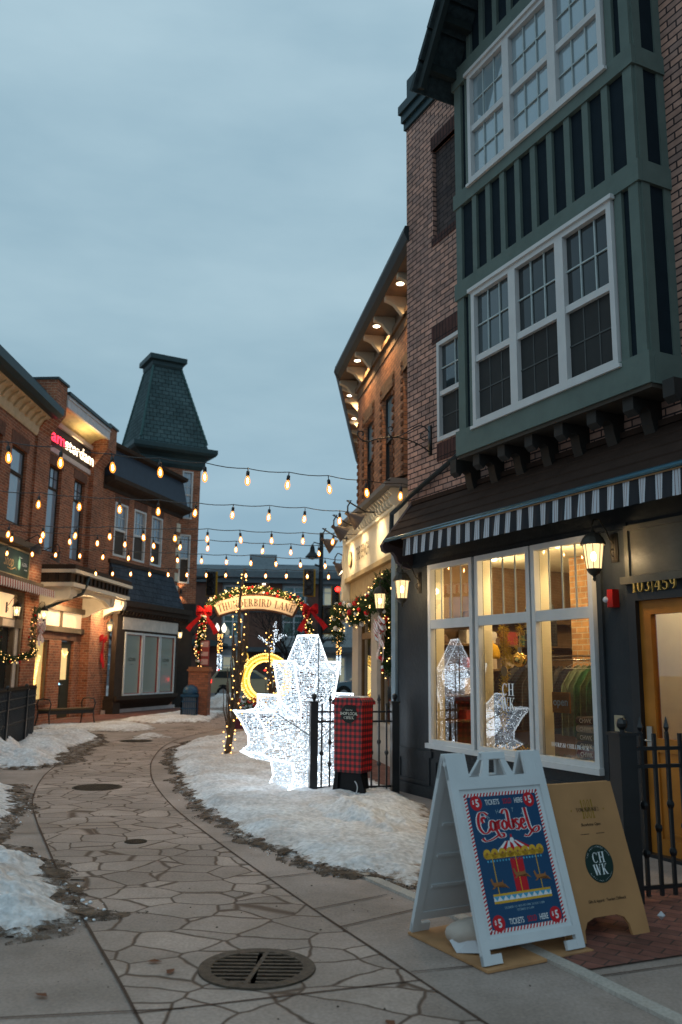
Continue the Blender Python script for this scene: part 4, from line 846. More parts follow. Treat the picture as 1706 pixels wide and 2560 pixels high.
EB = [(-.38, 7.86), (-.38, 7.78), (-.31, 7.76), (-.23, 7.72), (-.15, 7.62), (-.09, 7.55), (0, 7.55), (0, 7.86)]
for i in range(6):
    g = G(); g.M = MS; x = -.5 - .88 * i; g.prism(EB, x, x + .11, 'x'); mk('eave_bracket', g, SOF, B2)
for i in range(7):
    x = 2.02 - .88 * i
    g = G(); g.prism(EB, x, x + .11, 'x'); mk('eave_bracket', g, SOF, B2)
for i, (fr_, xx) in enumerate(((FR2S, -2.9), (FR2S, -1.05), (FR2, -1.87), (FR2, -.05), (FR2, 1.75))):
    t = thing('eave_downlight', ['farthest', 'fourth', 'third', 'second', 'nearest'][i] + ' round downlight shining in the bracketed eave', 'downlight', fr_, (xx, -.25, 7.855), 'round downlights in the eave')
    mk('lens', G().lathe([(.062, 0), (.062, -.012), (.001, -.012)], n=14), mat('downlight_lens', (1, 1, 1), emit=(1, .86, .62), es=9, sample=False), t)
    mk('trim_ring', G().lathe([(.085, 0), (.085, -.006), (.064, -.008), (.064, 0)], n=16), SOF, t)
    lamp('eave_spot', 'SPOT', t, (0, .06, -.03), 110, (1, .62, .28), .05, spot=150, rot=(R(6), 0, 0), blend=.8)
# shopfront with sign band
g = G(); g.box(-3.12, 1.4, -.2, 0, 3.47, 4.17); g.box(-3.15, 1.4, -.27, 0, 4.17, 4.22)
for i in range(22): x = -3.1 + i * .205; g.prism([(-.2, 4.22), (-.3, 4.25), (-.33, 4.33), (-.27, 4.4), (-.33, 4.46), (-.3, 4.52), (0, 4.52), (0, 4.22)], x, x + .07, 'x')
g.prism([(-3.22, 4.5), (-3.3, 4.35), (-3.2, 4.2), (-3.22, 4.0), (-3.35, 3.85), (-3.22, 3.7), (-3.3, 3.5), (-3.42, 3.35), (-3.3, 3.2), (-3.4, 3.05), (-3.35, 2.85), (-3.12, 2.85), (-3.12, 4.5)], -.28, -.02)
mk('sign_band', g, CREAM, B2)
g = G(); g.box(-3.2, 1.4, -.42, 0, 4.52, 4.6); g.box(-3.2, 1.4, -.34, 0, 4.6, 4.66); g.quad((-3.2, -.42, 4.6), (1.4, -.42, 4.6), (1.4, 0, 4.75), (-3.2, 0, 4.75)); mk('ledge', g, mat('grey_ledge', (.16, .15, .14), .5), B2)
g = G(); g.box(-3.12, 1.4, -.25, 0, 3.38, 3.47); g.box(-3.1, 1.4, -.14, .0, 2.95, 3.38); mk('fascia_trim', g, mat('ochre_trim', (.42, .30, .15), .55), B2)
LET = mat('bronze_letters', (.09, .06, .035), .5)
g = G(); g.text('THE BENCH', -1.42, 3.72, .26, -.2, .02, .62, bold=.02); g.lathe([(.17, -.225), (.17, -.2)], (-2.68, 0, 3.83), 24, 'y'); mk('sign_lettering', g, LET, B2)
mk('sign_emblem', G().lathe([(.14, -.23), (.14, -.226)], (-2.68, 0, 3.83), 24, 'y').box(-2.73, -2.63, -.236, -.23, 3.72, 3.94), mat('ochre_emblem', (.55, .38, .2), .5), B2)
POST = mat('greige_post', (.5, .44, .38), .5, var=.05)
g = G()
for a, b_ in ((-3.25, -2.62), (-1.38, -.86), (.5, .66)): g.box(a, b_, -.05, .12, 0, 2.95)
g.box(-3.1, 1.3, -.02, .12, 0, .68); g.box(-3.1, 1.3, -.05, .12, .62, .69); g.box(-3.1, 1.3, -.035, -.02, .0, .14)
for a, b_ in ((-2.6, -1.4), (-.84, .48)): ring(g, a, b_, .16, .6, .04, -.03, -.02)
mk('shopfront', g, POST, B2)
g = G()
for a, b_ in ((-2.62, -1.38), (-.86, .5), (.66, 1.3)): g.box(a, b_, .02, .08, 2.2, 2.32); ring(g, a, b_, .68, 2.95, .04, .02, .08)
mk('window_frames', g, mat('brown_wood_frame', (.16, .09, .04), .5), B2)
mk('pane', G().quad((-2.62, .05, .69), (1.3, .05, .69), (1.3, .05, 2.95), (-2.62, .05, 2.95)), glass('bench_glass', 1.6, (.80, .82, .72), .02), B2)
g = G(); g.quad((-3.0, 3, 0), (1.5, 3, 0), (1.5, 3, 3.3), (-3, 3, 3.3)); g.quad((-3, .1, .3), (1.5, .1, .3), (1.5, 3, .3), (-3, 3, .3)); g.quad((-3, .1, 3.3), (1.5, .1, 3.3), (1.5, 3, 3.3), (-3, 3, 3.3)); g.quad((-3.0, .1, 0), (-3.0, 3, 0), (-3.0, 3, 3.3), (-3.0, .1, 3.3)); g.quad((1.5, .1, 0), (1.5, 3, 0), (1.5, 3, 3.3), (1.5, .1, 3.3))
for k in range(16): x = -2.9 + k * .27; g.box(x, x + .12, .7 + .1 * (k % 2), .73 + .1 * (k % 2), .7, 3.0)
mk('interior', g, mat('interior_olive', (.36, .31, .17), .8, var=.3, scale=3), B2)
lamp('interior_lamp', 'POINT', B2, (-1, 1.4, 2.7), 22, (1, .76, .42), .1); lamp('interior_lamp', 'POINT', B2, (.8, 1.2, 2.7), 14, (1, .76, .42), .1)
# gooseneck sign lamps
def gooseneck(fr, loc, label, group, e, out=.75, lit=True, tilt=35, cone='dark_lamp_shade'):
    t = thing('gooseneck_lamp', label, 'sign lamp', fr, loc, group)
    g = G().lathe([(.05, -.02), (.05, 0)], n=12, ax='y')
    g.tube([(0, 0, 0), (0, -.2, .02), (0, -.38, .12), (0, -.52, .2), (0, -out + .06, .2), (0, -out, .1), (0, -out, -.02)], .014, 7); mk('arm', g, BLACK, t, smooth=True)
    a = R(tilt); M_ = Matrix.Translation((0, -out, -.04)) @ Matrix.Rotation(a, 4, 'X')
    g = G(); g.M = M_; g.lathe([(.03, .05), (.035, -.02), (.06, -.05), (.17, -.26), (.165, -.262), (.05, -.06), (.01, -.03)], n=16); mk('shade', g, mat(cone, (.07, .055, .05), .4), t, smooth=False)
    g = G(); g.M = M_; g.lathe([(.155, -.235), (.155, -.245), (.001, -.245)], n=16); mk('lens', g, mat('sign_lamp_glow', (1, 1, 1), emit=(1, .84, .58), es=6, sample=False), t)
    q = M_ @ Vector((0, 0, -.27)); lamp('sign_spot', 'SPOT', t, tuple(q), e, (1, .76, .42), .08, spot=110, rot=(a, 0, 0), blend=.7)
    return t
gg = 'gooseneck lamps over the cream sign'
for i, (x, z, lb) in enumerate(((.15, 4.3, 'nearest gooseneck lamp over the cream sign, beside the black pipe'), (-1.3, 4.3, 'second gooseneck lamp over the cream sign'), (-2.6, 4.25, 'third gooseneck lamp, at the scrolled end of the cream sign'))):
    gooseneck(FR2, (x, -.3, z), lb, gg, 40, out=.5, tilt=58)
for i, (x, lb) in enumerate(((-2.1, 'fourth gooseneck lamp, its bright lens showing past the scrolled end'), (-3.6, 'fifth gooseneck lamp with a bright lens beyond the scrolled end'), (-5.1, 'farthest gooseneck lamp with a bright lens beyond the scrolled end'))):
    gooseneck(FR2S, (x, -.02, 4.1), lb, gg, 20, out=.62, tilt=50)
LN3 = make_lantern(FR2, (.95, -.12, 2.78), 'lit wall lantern among the garland on the cream shopfront', gl_, 14)
def garland(name_lbl, fr, P, rad, nleaf, nlight, nball, seed, ball_cols=('red', 'white'), cat='garland', lsz=.012, lightmat=None, lit=(), lit_e=6):
    """P: (x,y,z) list in frame coordinates relative to the first point"""
    random.seed(seed); t = thing('garland', name_lbl, cat, fr, P[0])
    Q = [Vector(q) - Vector(P[0]) for q in P]; L = [0]
    for a, b_ in zip(Q, Q[1:]): L.append(L[-1] + (b_ - a).length)
    def at(u):
        d = u * L[-1]; j = 0
        while j < len(Q) - 2 and L[j + 1] < d: j += 1
        return Q[j].lerp(Q[j + 1], (d - L[j]) / max(1e-6, L[j + 1] - L[j]))
    def rv(): return Vector((rnd(-1, 1), rnd(-1, 1), rnd(-1, 1)))
    g = G()
    for k in range(nleaf):
        c0 = at(random.random()) + rv() * rad * .6; d = rv().normalized() * rad * rnd(.4, .9); o = rv() * .012
        g.add([c0 - o, c0 + o, c0 + d], [(0, 1, 2)])
    mk('foliage', g, mat('garland_needles', (.03, .06, .02), .85, var=.5), t)
    g = G()
    for k in range(nlight): g.octa(at((k + .5) / nlight) + rv().normalized() * rad * rnd(.6, 1.1), lsz * rnd(.8, 1.2))
    o = mk('fairy_lights', g, lightmat or FAIRY, t); o['kind'] = 'stuff'
    for cn in ball_cols:
        for k in range(nball):
            c0 = at(random.random()) + rv().normalized() * rad * .9; mk('bauble', G().ball(tuple(c0), rad * rnd(.2, .33), 8, 6), mat(cn + '_bauble', {'red': (.5, .01, .012), 'white': (.7, .68, .65)}[cn], .15), t, smooth=True)
    for u in lit: lamp('fairy_glow', 'POINT', t, tuple(at(u) + Vector((0, -.45, .02))), lit_e, (1, .6, .25), .15)
    return t
FAIRY = mat('fairy_light_glow', (1, .8, .4), emit=(1, .56, .17), es=5.5, sample=False)
BOWR = mat('red_velvet', (.42, .008, .012), .8, var=.2)
m, n, l, b = newmat('candy_stripe_ribbon'); b.inputs['Roughness'].default_value = .7
t = n.new("ShaderNodeTexCoord"); wv = n.new("ShaderNodeTexWave"); wv.inputs['Scale'].default_value = 5.5; wv.inputs['Distortion'].default_value = 1.0; wv.wave_profile = 'SAW'; mp_ = n.new("ShaderNodeMapping"); mp_.inputs['Rotation'].default_value = (0, R(35), 0); l.new(t.outputs['Object'], mp_.inputs[0]); l.new(mp_.outputs[0], wv.inputs[0])
c = n.new("ShaderNodeValToRGB"); c.color_ramp.interpolation = 'CONSTANT'; c.color_ramp.elements[0].color = (.8, .75, .7, 1); c.color_ramp.elements[1].position = .72; c.color_ramp.elements[1].color = (.5, .015, .015, 1); l.new(wv.outputs[0], c.inputs[0]); l.new(c.outputs[0], b.inputs['Base Color'])
CANDY = m
garland('Christmas garland hung over the cream shopfront of the corner shop', FR2, [(.55, -.25, 3.1), (0.1, -.3, 2.72), (-.6, -.32, 2.78), (-1.4, -.3, 2.55), (-2.2, -.32, 2.75), (-3.2, -.35, 2.8), (-3.75, -.3, 2.75), (-3.6, -.28, 2.2)], .2, 6500, 150, 22, 21, lit=(.2, .5, .8), lit_e=5)
garland('short garland drop beside the candy striped bow', FR2, [(.85, -.25, 3.2), (.9, -.25, 2.7), (.75, -.25, 1.9), (.95, -.25, 1.55)], .13, 2200, 40, 6, 22)
def bow(fr, loc, label, cat, m_, s=1, loops=2, group=None, tails=None, rz=0):
    t = thing('bow', label, cat, fr, loc, group, rz)
    g = G()
    for sd_ in (-1, 1):
        for k in range(loops):
            a = .35 - k * .55; n_ = 12; vs = []
            for i in range(n_ + 1):
                u = i / n_ * 2 * math.pi; rr = .26 * s * math.sin(u / 2); xx = sd_ * rr * math.cos(a + .35 * math.sin(u)) ; zz = rr * math.sin(a + .5 * math.cos(u / 2)) ; w = .055 * s
                vs += [(xx, -.05 - .06 * s * math.sin(u), zz - w), (xx, -.05 - .06 * s * math.sin(u) - .02, zz + w)]
            g.add(vs, [(2 * i, 2 * i + 1, 2 * i + 3, 2 * i + 2) for i in range(n_)])
    mk('loops', g, m_, t, smooth=True); mk('knot', G().ball((0, -.07, 0), .055 * s, 10, 7), m_, t, smooth=True)
    for (tx, tz) in tails or ((-.38, -.62), (.36, -.6)):
        g = G(); vs = []
        for i in range(9):
            q = i / 8; w = (.035 + .055 * q) * s; px, pz = tx * q * s, tz * q * s - .03 * math.sin(q * 6) * s; ln = math.hypot(tx, tz); ox, oz = -tz / ln * w, tx / ln * w
            vs += [(px - ox, -.05 - .02 * math.sin(q * 7), pz - oz), (px + ox, -.05 - .02 * math.sin(q * 7 + 1), pz + oz)]
        g.add(vs, [(2 * i, 2 * i + 1, 2 * i + 3, 2 * i + 2) for i in range(8)])
        px, pz = tx * s, tz * s
        mk('tail', g, m_, t, smooth=True)
    return t
bow(FR2, (.83, -.32, 2.28), 'red and white candy striped bow on the garland at the cream shopfront', 'bow', CANDY, 1.0, 3, tails=((-.2, -.5), (.25, -.55)))
# ================================================================ left-hand buildings
BRK_L = brick('red_brick', (.36, .125, .065), (.19, .072, .045), (.42, .30, .20), .22, .08, .014)
SOLD_L = brick('red_soldier_brick', (.17, .075, .05), (.13, .06, .04), (.10, .07, .05), .22, .08, .012, soldier=True)
GL_L = glass('left_window_glass', 2.4, (.20, .26, .33), .04, clear=False); GL_L2 = glass('left_window_lower_glass', 1.5, (.05, .045, .04), .05, clear=False)  # GL_L: bluish body colour stands in for sky reflected in the panes
DNAVY = mat('dark_navy_cladding', (.035, .045, .065), .6, var=.1); DBR = mat('dark_brown_trim', (.05, .034, .025), .85, var=.15, spec=.15)
CRL = mat('left_cream_trim', (.66, .58, .46), .55, var=.06); LINT = mat('stone_lintel', (.5, .42, .4), .7)
GREYW = mat('grey_brown_frame', (.16, .12, .085), .85, spec=.15)
WINC = mat('lit_cream_panel', (.75, .62, .42), .6, emit=(1, .70, .38), es=.62)
# ---- corner building
FR3 = Fr(-6.78, 35.4, 14.5)
B3 = thing('corner_building', 'red brick corner building with dark shopfront and three white windows', 'building', FR3)
W3 = [(-5.41, -4.47), (-3.97, -3.02), (-2.54, -1.6)]
g = G(); wall(g, -6.3, 0, 0, 8.3, [(a, b_, 5.53, 7.48) for a, b_ in W3] + [(-5.3, -.7, .5, 3.3)], 0, .2); g.box(-6.3, 0, .2, .3, 8.3, 9.3)
g.quad((-6.3, .2, 9.3), (0, .2, 9.3), (0, 8, 9.3), (-6.3, 8, 9.3)); mk('brick_wall', g, BRK_L, B3)
g = G()
for a, b_ in W3: g.box(a - .06, b_ + .06, -.012, .02, 7.48, 7.78)
mks('soldier_course', g, SOLD_L, B3)
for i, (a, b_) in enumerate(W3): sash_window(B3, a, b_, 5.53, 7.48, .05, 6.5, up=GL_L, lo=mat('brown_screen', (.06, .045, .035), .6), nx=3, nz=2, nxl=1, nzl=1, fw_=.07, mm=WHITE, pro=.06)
g = G(); g.box(-6.35, .15, -.05, 0, 7.8, 8.0); g.prism([(0, 7.92), (-.3, 8.02), (-.42, 8.1), (-.42, 8.26), (0, 8.3)], -6.3, .22, 'x')
g.prism([(-.1, 9.28), (-.32, 9.34), (-.36, 9.46), (0, 9.5), (.2, 9.4)], -6.3, -.1, 'x'); mk('eave_moulding', g, DBR, B3)
mk('attic_band', G().prism([(-.36, 8.26), (-.12, 9.32), (.2, 9.32), (.2, 8.2)], -6.3, -.12, 'x'), DNAVY, B3)
for zz in (0,):
    g = G()
    for k in range(14): g.box(-.02 - (.38 if k % 2 else .22), .012, -.03, .05, .3 + k * .3, .58 + k * .3)
    for k in range(14): g.box(0, .02, -.03, .22 if k % 2 else .38, .3 + k * .3, .58 + k * .3)
    for k in range(6): g.box(-.02 - (.3 if k % 2 else .2), .012, -.03, .05, 4.6 + k * .52, 4.95 + k * .52)
    mk('quoins', g, CRL, B3)
mk('mansard', G().prism([(-.62, 3.92), (-.05, 5.25), (0, 5.25), (0, 3.92)], -5.6, -.55, 'x'), brick('slate_shingles', (.05, .06, .075), (.035, .042, .055), (.012, .014, .018), .34, .2, .022), B3)
g = G(); g.box(-5.7, -1.2, -.1, 0, 5.25, 5.38); g.box(-5.85, .05, -.72, 0, 3.72, 3.92); g.box(-5.85, .05, -.62, 0, 3.56, 3.72)
for k in range(24): x = -5.7 + k * .245; g.prism([(-.6, 3.56), (-.56, 3.44), (-.45, 3.4), (-.4, 3.56)], x, x + .09, 'x')
mk('shop_cornice', g, DBR, B3)
g = G(); wall(g, -5.5, -.55, .45, 3.56, [(-4.92, -.82, .62, 2.82)], -.4, .2); g.prism([(-.4, .62), (-.5, .62), (-.5, .48), (-.05, .1), (0, .1), (0, .62)], -5.45, -.55, 'x'); g.box(-5.5, -5.0, -.4, 0, 0, .5)
for k in range(12): x = -4.9 + k * .36; g.prism([(-.42, .44), (-.3, .3), (0, .1), (0, .44)], x, x + .07, 'x')
mk('shopfront_surround', g, DBR, B3)
mk('base_plinth', G().box(-5.6, 0.0, -.12, .0, 0, .14), LINT, B3)
mk('sign_board', G().box(-5.12, -.66, -.43, -.4, 2.93, 3.36), mat('pale_sign_board', (.62, .54, .47), .6), B3)
m, n, l, b = newmat('frosted_film_glass'); b.inputs['Roughness'].default_value = .12; b.inputs['Base Color'].default_value = (.17, .19, .165, 1); b.inputs['Specular IOR Level'].default_value = 1.0; b.inputs['Coat Weight'].default_value = .6; b.inputs['Coat Roughness'].default_value = .03
b.inputs['Emission Color'].default_value = (.6, .65, .5, 1); b.inputs['Emission Strength'].default_value = .05
for i, (a, b_) in enumerate(((-4.92, -3.6), (-3.53, -2.2), (-2.16, -.84))):
    g = G(); ring(g, a, b_, .6, 2.84, .07, -.44, -.3); f = mk('shop_window', g, WHITE, B3)
    g = G(); ring(g, a + .07, b_ - .07, .67, 2.77, .018, -.40, -.36); mk('red_bead', g, mat('red_bead_paint', (.25, .02, .02), .5), f)
    mk('pane', G().quad((a + .06, -.36, .66), (b_ - .06, -.36, .66), (b_ - .06, -.36, 2.78), (a + .06, -.36, 2.78)), m, f)
    if i != 1:
        g = G(); g.text('AZZURRI', (a + b_) / 2, 1.83, .11, -.362, .003, .9, bold=.02); g.text('coming soon', (a + b_) / 2, 1.70, .035, -.362, .003, 1); mk('window_lettering', g, mat('dark_vinyl', (.03, .03, .03), .6), f)
# ---- tower
FRT = Fr(-7.88, 36.52, 60)
TW = thing('tower', 'tall corner turret with steep green slate roof and flat cap', 'tower', FRT)
h = 1.3
g = G(); wall(g, -h, h, 4.25, 10.55, [(.50, .98, 7.85, 9.93), (.48, .96, 5.1, 7.17)], -h, .15); g.quad((h, -h, 4.25), (h, h, 4.25), (h, h, 10.5), (h, -h, 10.5)); g.quad((-h, -h, 9.0), (-h, h, 9.0), (-h, h, 10.75), (-h, -h, 10.75)); g.quad((-h, h, 9), (h, h, 9), (h, h, 10.75), (-h, h, 10.75)); mk('brick_wall', g, BRK_L, TW)
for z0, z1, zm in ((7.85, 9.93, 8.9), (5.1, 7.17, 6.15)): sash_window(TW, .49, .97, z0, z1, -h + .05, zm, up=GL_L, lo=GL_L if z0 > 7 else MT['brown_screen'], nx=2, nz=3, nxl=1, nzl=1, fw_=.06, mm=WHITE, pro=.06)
g = G()
def sq(r, z): return [(-r, -r, z), (r, -r, z), (r, r, z), (-r, r, z)]
def frus(g, L):
    vs = []; 
    for r, z in L: vs += sq(r, z)
    g.add(vs, [(3, 2, 1, 0)] + [(4 * i + k, 4 * i + (k + 1) % 4, 4 * i + 4 + (k + 1) % 4, 4 * i + 4 + k) for i in range(len(L) - 1) for k in range(4)] + [tuple(range(4 * len(L) - 4, 4 * len(L)))])
frus(g, [(h + .02, 10.0), (h + .12, 10.15), (h + .12, 10.4), (1.56, 10.52), (1.78, 10.6), (1.85, 10.7), (1.85, 10.88), (1.53, 10.94)]); frus(g, [(.66, 14.67), (.70, 14.75), (.70, 14.9), (.84, 14.95), (.84, 15.17), (.2, 15.23)])
g.v = [(x - (.17 if z > 13 else 0), y + (.1 if z > 13 else 0), z) for x, y, z in g.v]
mks('cornice', g, mat('dark_teal_cornice', (.03, .055, .06), .45), TW)
g = G(); frus(g, [(1.53, 10.9), (1.46, 11.15), (.64, 14.69)]); g.v = [(x - (.17 if z > 13 else 0), y + (.1 if z > 13 else 0), z) for x, y, z in g.v]; mk('slate_roof', g, brick('green_slate', (.065, .105, .11), (.045, .08, .085), (.012, .02, .023), .3, .19, .03), TW)
g = G()
for k in range(16):
    q = k / 16; r = 1.47 - (1.47 - .65) * q; z = 11.15 + 3.5 * q
    for a, b_ in ((-1, -1), (1, -1), (1, 1), (-1, 1)): g.tube([(a * r - .17 * q, b_ * r + .1 * q, z), (a * (r - .045) - .17 * q, b_ * (r - .045) + .1 * q, z + .24)], [.06, .05], 5)
mks('hip_tile', g, mat('hip_tile', (.05, .11, .11), .8), TW)
g = G(); g.box(-h, h, -h - .05, h, 3.5, 4.25); g.box(-h, h, -h + .2, h, 0, 3.5); mk('entrance_surround', g, mat('dark_entrance', (.03, .025, .022), .7), TW)
t = thing('wall_uplight', 'small black uplight washing the brick of the turret below its window', 'wall light', FRT, (.62, -h, 4.75))
mk('fitting', G().lathe([(.04, -.1), (.045, .06), (.03, .07)], (0, -.07, 0), 10), BLACK, t)
lamp('uplight', 'SPOT', t, (0, -.12, .08), 9, (1, .68, .35), .03, spot=100, rot=(R(172), 0, 0)); lamp('downlight', 'SPOT', t, (0, -.12, -.12), 9, (1, .68, .35), .03, spot=100, rot=(R(8), 0, 0))
make_lantern(FR3, (-.18, -.03, 3.0), 'lit wall lantern above the red bow at the street corner', gl_, 120)
make_lantern(FR3, (-5.84, -.03, 3.02), 'lit wall lantern above the red bow left of the dark shopfront', gl_, 130)
bow(FR3, (-.35, -.12, 2.35), 'red ribbon hanging below the lantern at the street corner', 'bow', BOWR, .75, 2, tails=((.02, -1.0), (.14, -.8)), group='red ribbons under the lanterns')
bow(FR3, (-6.0, -.12, 2.55), 'red ribbon hanging below the lantern on the brick pier by the dark shopfront', 'bow', BOWR, .85, 2, tails=((-.05, -.95), (.1, -1.15)), group='red ribbons under the lanterns')
# ---- middle building with the lit sign
FR2L = Fr(-8.85, 24.75, 4.3)
BM = thing('sign_building', 'red brick building with canopy and the red and white lit amsterdam sign', 'building', FR2L)
g = G(); wall(g, -1, 5.2, 0, 9.1, [(.35, 1.3, 5.0, 7.65), (2.33, 3.27, 5.0, 7.65), (.33, 1.24, .6, 2.39), (2.18, 3.2, .02, 2.42), (.3, 3.75, 2.82, 3.3)], 0, .25)
g.box(-.95, -.05, -.16, 0, 0, 8.5); g.box(3.55, 4.55, -.16, 0, 4.6, 8.5); g.box(3.76, 5.2, -.3, 0, 0, 4.4)
for x0, x1, tp in ((-.95, -.2, 9.85), (3.5, 4.3, 9.75)): g.prism([(0, 8.3), (-.16, 8.3), (-.62, 8.95), (-.62, tp), (.3, tp), (.3, 8.3)], x0, x1, 'x')
g.quad((-1, .25, 9.1), (5.2, .25, 9.1), (5.2, 8, 9.1), (-1, 8, 9.1)); mk('brick_wall', g, BRK_L, BM)
g = G()
for x0, x1, tp in ((-.95, -.2, 9.85), (3.5, 4.3, 9.75)): g.box(x0 - .04, x1 + .04, -.67, .34, tp, tp + .07)
g.box(-.2, 3.5, -.72, .2, 9.62, 9.72); mk('coping', g, TEAL, BM)
g = G(); g.box(-.2, 3.5, -.66, -.58, 9.24, 9.62); g.box(-.2, 3.5, -.69, -.66, 9.5, 9.55); mk('fascia', g, mat('pale_fascia', (.55, .52, .52), .6), BM)
g = G(); g.add([(x, y, z) for x in (-.2, 3.5) for y, z in ((-.6, 9.26), (-.4, 9.28), (-.15, 9.2), (-.03, 9.08), (-.01, 9.0))], [(i, i + 1, i + 6, i + 5) for i in range(4)]); mk('cove_soffit', g, mat('yellow_cream_cove', (.72, .58, .3), .6), BM)
g = G(); g.box(-.05, 3.55, -.1, 0, 8.88, 9.02); g.box(-.05, 3.55, -.05, 0, 8.02, 8.18); mk('stone_lintel', g, LINT, BM)
mk('sign_panel', G().box(-.05, 3.55, -.02, .0, 8.18, 8.88), mat('dark_sign_panel', (.05, .035, .03), .6), BM)
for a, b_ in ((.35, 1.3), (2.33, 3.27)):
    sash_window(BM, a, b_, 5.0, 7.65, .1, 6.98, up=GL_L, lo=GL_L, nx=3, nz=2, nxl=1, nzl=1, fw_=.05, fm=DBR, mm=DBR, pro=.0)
    mk('soldier_course', G().box(a - .1, b_ + .1, -.012, .02, 7.65, 7.95), SOLD_L, BM)
sg = thing('lit_sign', 'illuminated channel letters reading amsterdam, the first two red', 'sign', FR2L, (1.75, -.06, 8.3))
g = G(); g.text('am', -1.78, .0, .37, -.06, .03, 1.7, 'LEFT', bold=.02); mk('red_letters', g, mat('red_led_face', (1, .05, .08), emit=(1, .02, .05), es=4.5, sample=False), sg)
g = G(); g.text('sterdam', -.72, .0, .37, -.06, .03, 1.42, 'LEFT', bold=.02); mk('white_letters', g, mat('white_led_face', (1, .9, .8), emit=(1, .78, .5), es=4.5, sample=False), sg)
g = G(); g.text('am', -1.78, .0, .37, 0, .06, 1.7, 'LEFT', bold=.03); g.text('sterdam', -.72, .0, .37, 0, .06, 1.42, 'LEFT', bold=.03); mk('letter_returns', g, BLACK, sg)
lamp('sign_glow', 'AREA', sg, (.4, -.2, .25), 26, (1, .72, .35), .9, rot=(R(-120), 0, 0)); lamp('red_glow', 'POINT', sg, (-1.4, -.3, .45), 2.5, (1, .08, .05), .2)
# canopy over the entrance
g = G(); g.box(0, 5.2, -1.15, 0, 4.4, 4.54); g.box(.05, 5.1, -1.02, 0, 4.02, 4.3); mk('canopy_roof', g, DBR, BM)
g = G(); g.box(-.03, 5.23, -1.18, 0, 4.3, 4.4); g.box(.02, 5.16, -1.12, 0, 3.9, 4.02); g.box(.1, 5.1, -1.0, 0, 3.84, 3.9)
arc = [(-.0, 3.2), (-.22, 3.24), (-.35, 3.36), (-.62, 3.5), (-.95, 3.56), (-1.0, 3.7), (-1.0, 3.86), (0, 3.86)]
for x in (.12, 3.7, 4.9): g.prism(arc, x, x + .3, 'x')
g.prism([(.4, 3.84), (.4, 3.6), (.9, 3.72), (2, 3.78), (3.1, 3.72), (3.7, 3.55), (3.7, 3.84)], -.95, -.8)
mk('canopy_trim', g, CRL, BM)
g = G()
for k in range(14): g.box(.35 + k * .36, .47 + k * .36, -1.08, -1.0, 4.08, 4.28)
for k in range(3): g.box(-.01, .03, -.95 + k * .3, -.85 + k * .3, 4.08, 4.28)
mks('canopy_dentil', g, mat('black_dentil', (.02, .015, .012), .6), BM)
g = G(); g.box(.28, 3.77, -.12, 0, 3.3, 3.46); g.box(.28, 3.77, -.1, 0, 2.66, 2.82); g.box(1.95, 2.06, -.04, .1, 2.82, 3.3); mk('transom_frame', g, GREYW, BM)
mk('transom_panels', G().quad((.3, .02, 2.82), (1.95, .02, 2.82), (1.95, .02, 3.3), (.3, .02, 3.3)).quad((2.06, .02, 2.82), (3.75, .02, 2.82), (3.75, .02, 3.3), (2.06, .02, 3.3)), WINC, BM)
mk('soldier_course', G().box(.28, 3.77, -.012, .0, 2.42, 2.66), SOLD_L, BM)
g = G(); ring(g, .33, 1.24, .6, 2.39, .05, .05, .12); f = mk('window', g, GREYW, BM); mk('pane', G().quad((.38, .1, .65), (1.2, .1, .65), (1.2, .1, 2.34), (.38, .1, 2.34)), glass('thin_clear_glass', 1.25, (.97, .97, .95), .0), f)
g = G(); g.quad((.33, .18, .6), (1.24, .18, .6), (1.24, .18, 2.39), (.33, .18, 2.39)); mk('lit_room', g, mat('lit_room_wall', (.7, .55, .25), .7, emit=(1, .68, .24), es=.7, var=.3, scale=2), BM)
mk('window_sill', G().box(.25, 1.3, -.1, .05, .5, .6), SOLD_L, BM)
dr = mk('door', (lambda g: (ring(g, 2.22, 3.16, .03, 2.38, .2, .08, .14), g.box(2.4, 3.0, .08, .14, .2, 1.2), g.box(2.48, 2.92, .07, .08, .3, .62), g.box(2.48, 2.92, .07, .08, .74, 1.08), g)[-1])(G()), mat('dark_olive_door', (.035, .035, .02), .5), BM)
mk('glass', G().quad((2.4, .11, 1.2), (3.0, .11, 1.2), (3.0, .11, 2.2), (2.4, .11, 2.2)), mat('lit_door_glass', (.8, .6, .3), .2, emit=(1, .7, .3), es=.6), dr)
mk('handle', G().tube([(2.33, .06, 1.05), (2.33, .02, 1.05), (2.5, .02, 1.05)], .014), MT['brushed_steel'], dr); mk('lit_keypad', G().ball((2.29, .05, 1.07), .03, 8, 6), mat('blue_led', (.4, .7, 1), emit=(.3, .65, 1), es=5, sample=False), dr)
g = G(); g.text('45915', 2.68, 2.48, .09, -.012, .01, 1, bold=.02); mk('house_number', g, BLACK, BM)
mk('drainpipe', G().tube([(1.2, -1.1, 4.3), (1.0, -1.12, 4.0), (.9, -1.05, 3.75), (.5, -.6, 3.5), (-.2, -.2, 3.15), (-.4, -.2, 3.0)], .05), MT['black_downpipe'], BM)
lamp('canopy_lamp', 'POINT', BM, (1.5, -.75, 3.6), 120, (1, .74, .42), .08); lamp('canopy_lamp', 'POINT', BM, (4.4, -.75, 3.5), 110, (1, .74, .42), .08)
t = thing('fairy_light_tree', 'string of tiny gold lights in the narrow lit window left of the door', 'lights', FR2L, (.6, .14, .6)); random.seed(3); g = G()
for k in range(230):
    q = random.random(); g.octa((.12 + .22 * q - .1 * math.sin(q * 3) + rnd(-.06, .06), rnd(-.02, .02), .05 + q * 1.3), .011)
o = mk('lights', g, FAIRY, t); o['kind'] = 'stuff'
t = thing('door_fairy_lights', 'small warm fairy lights draped inside the door glass', 'lights', FR2L, (2.7, .1, 2.1)); g = G()
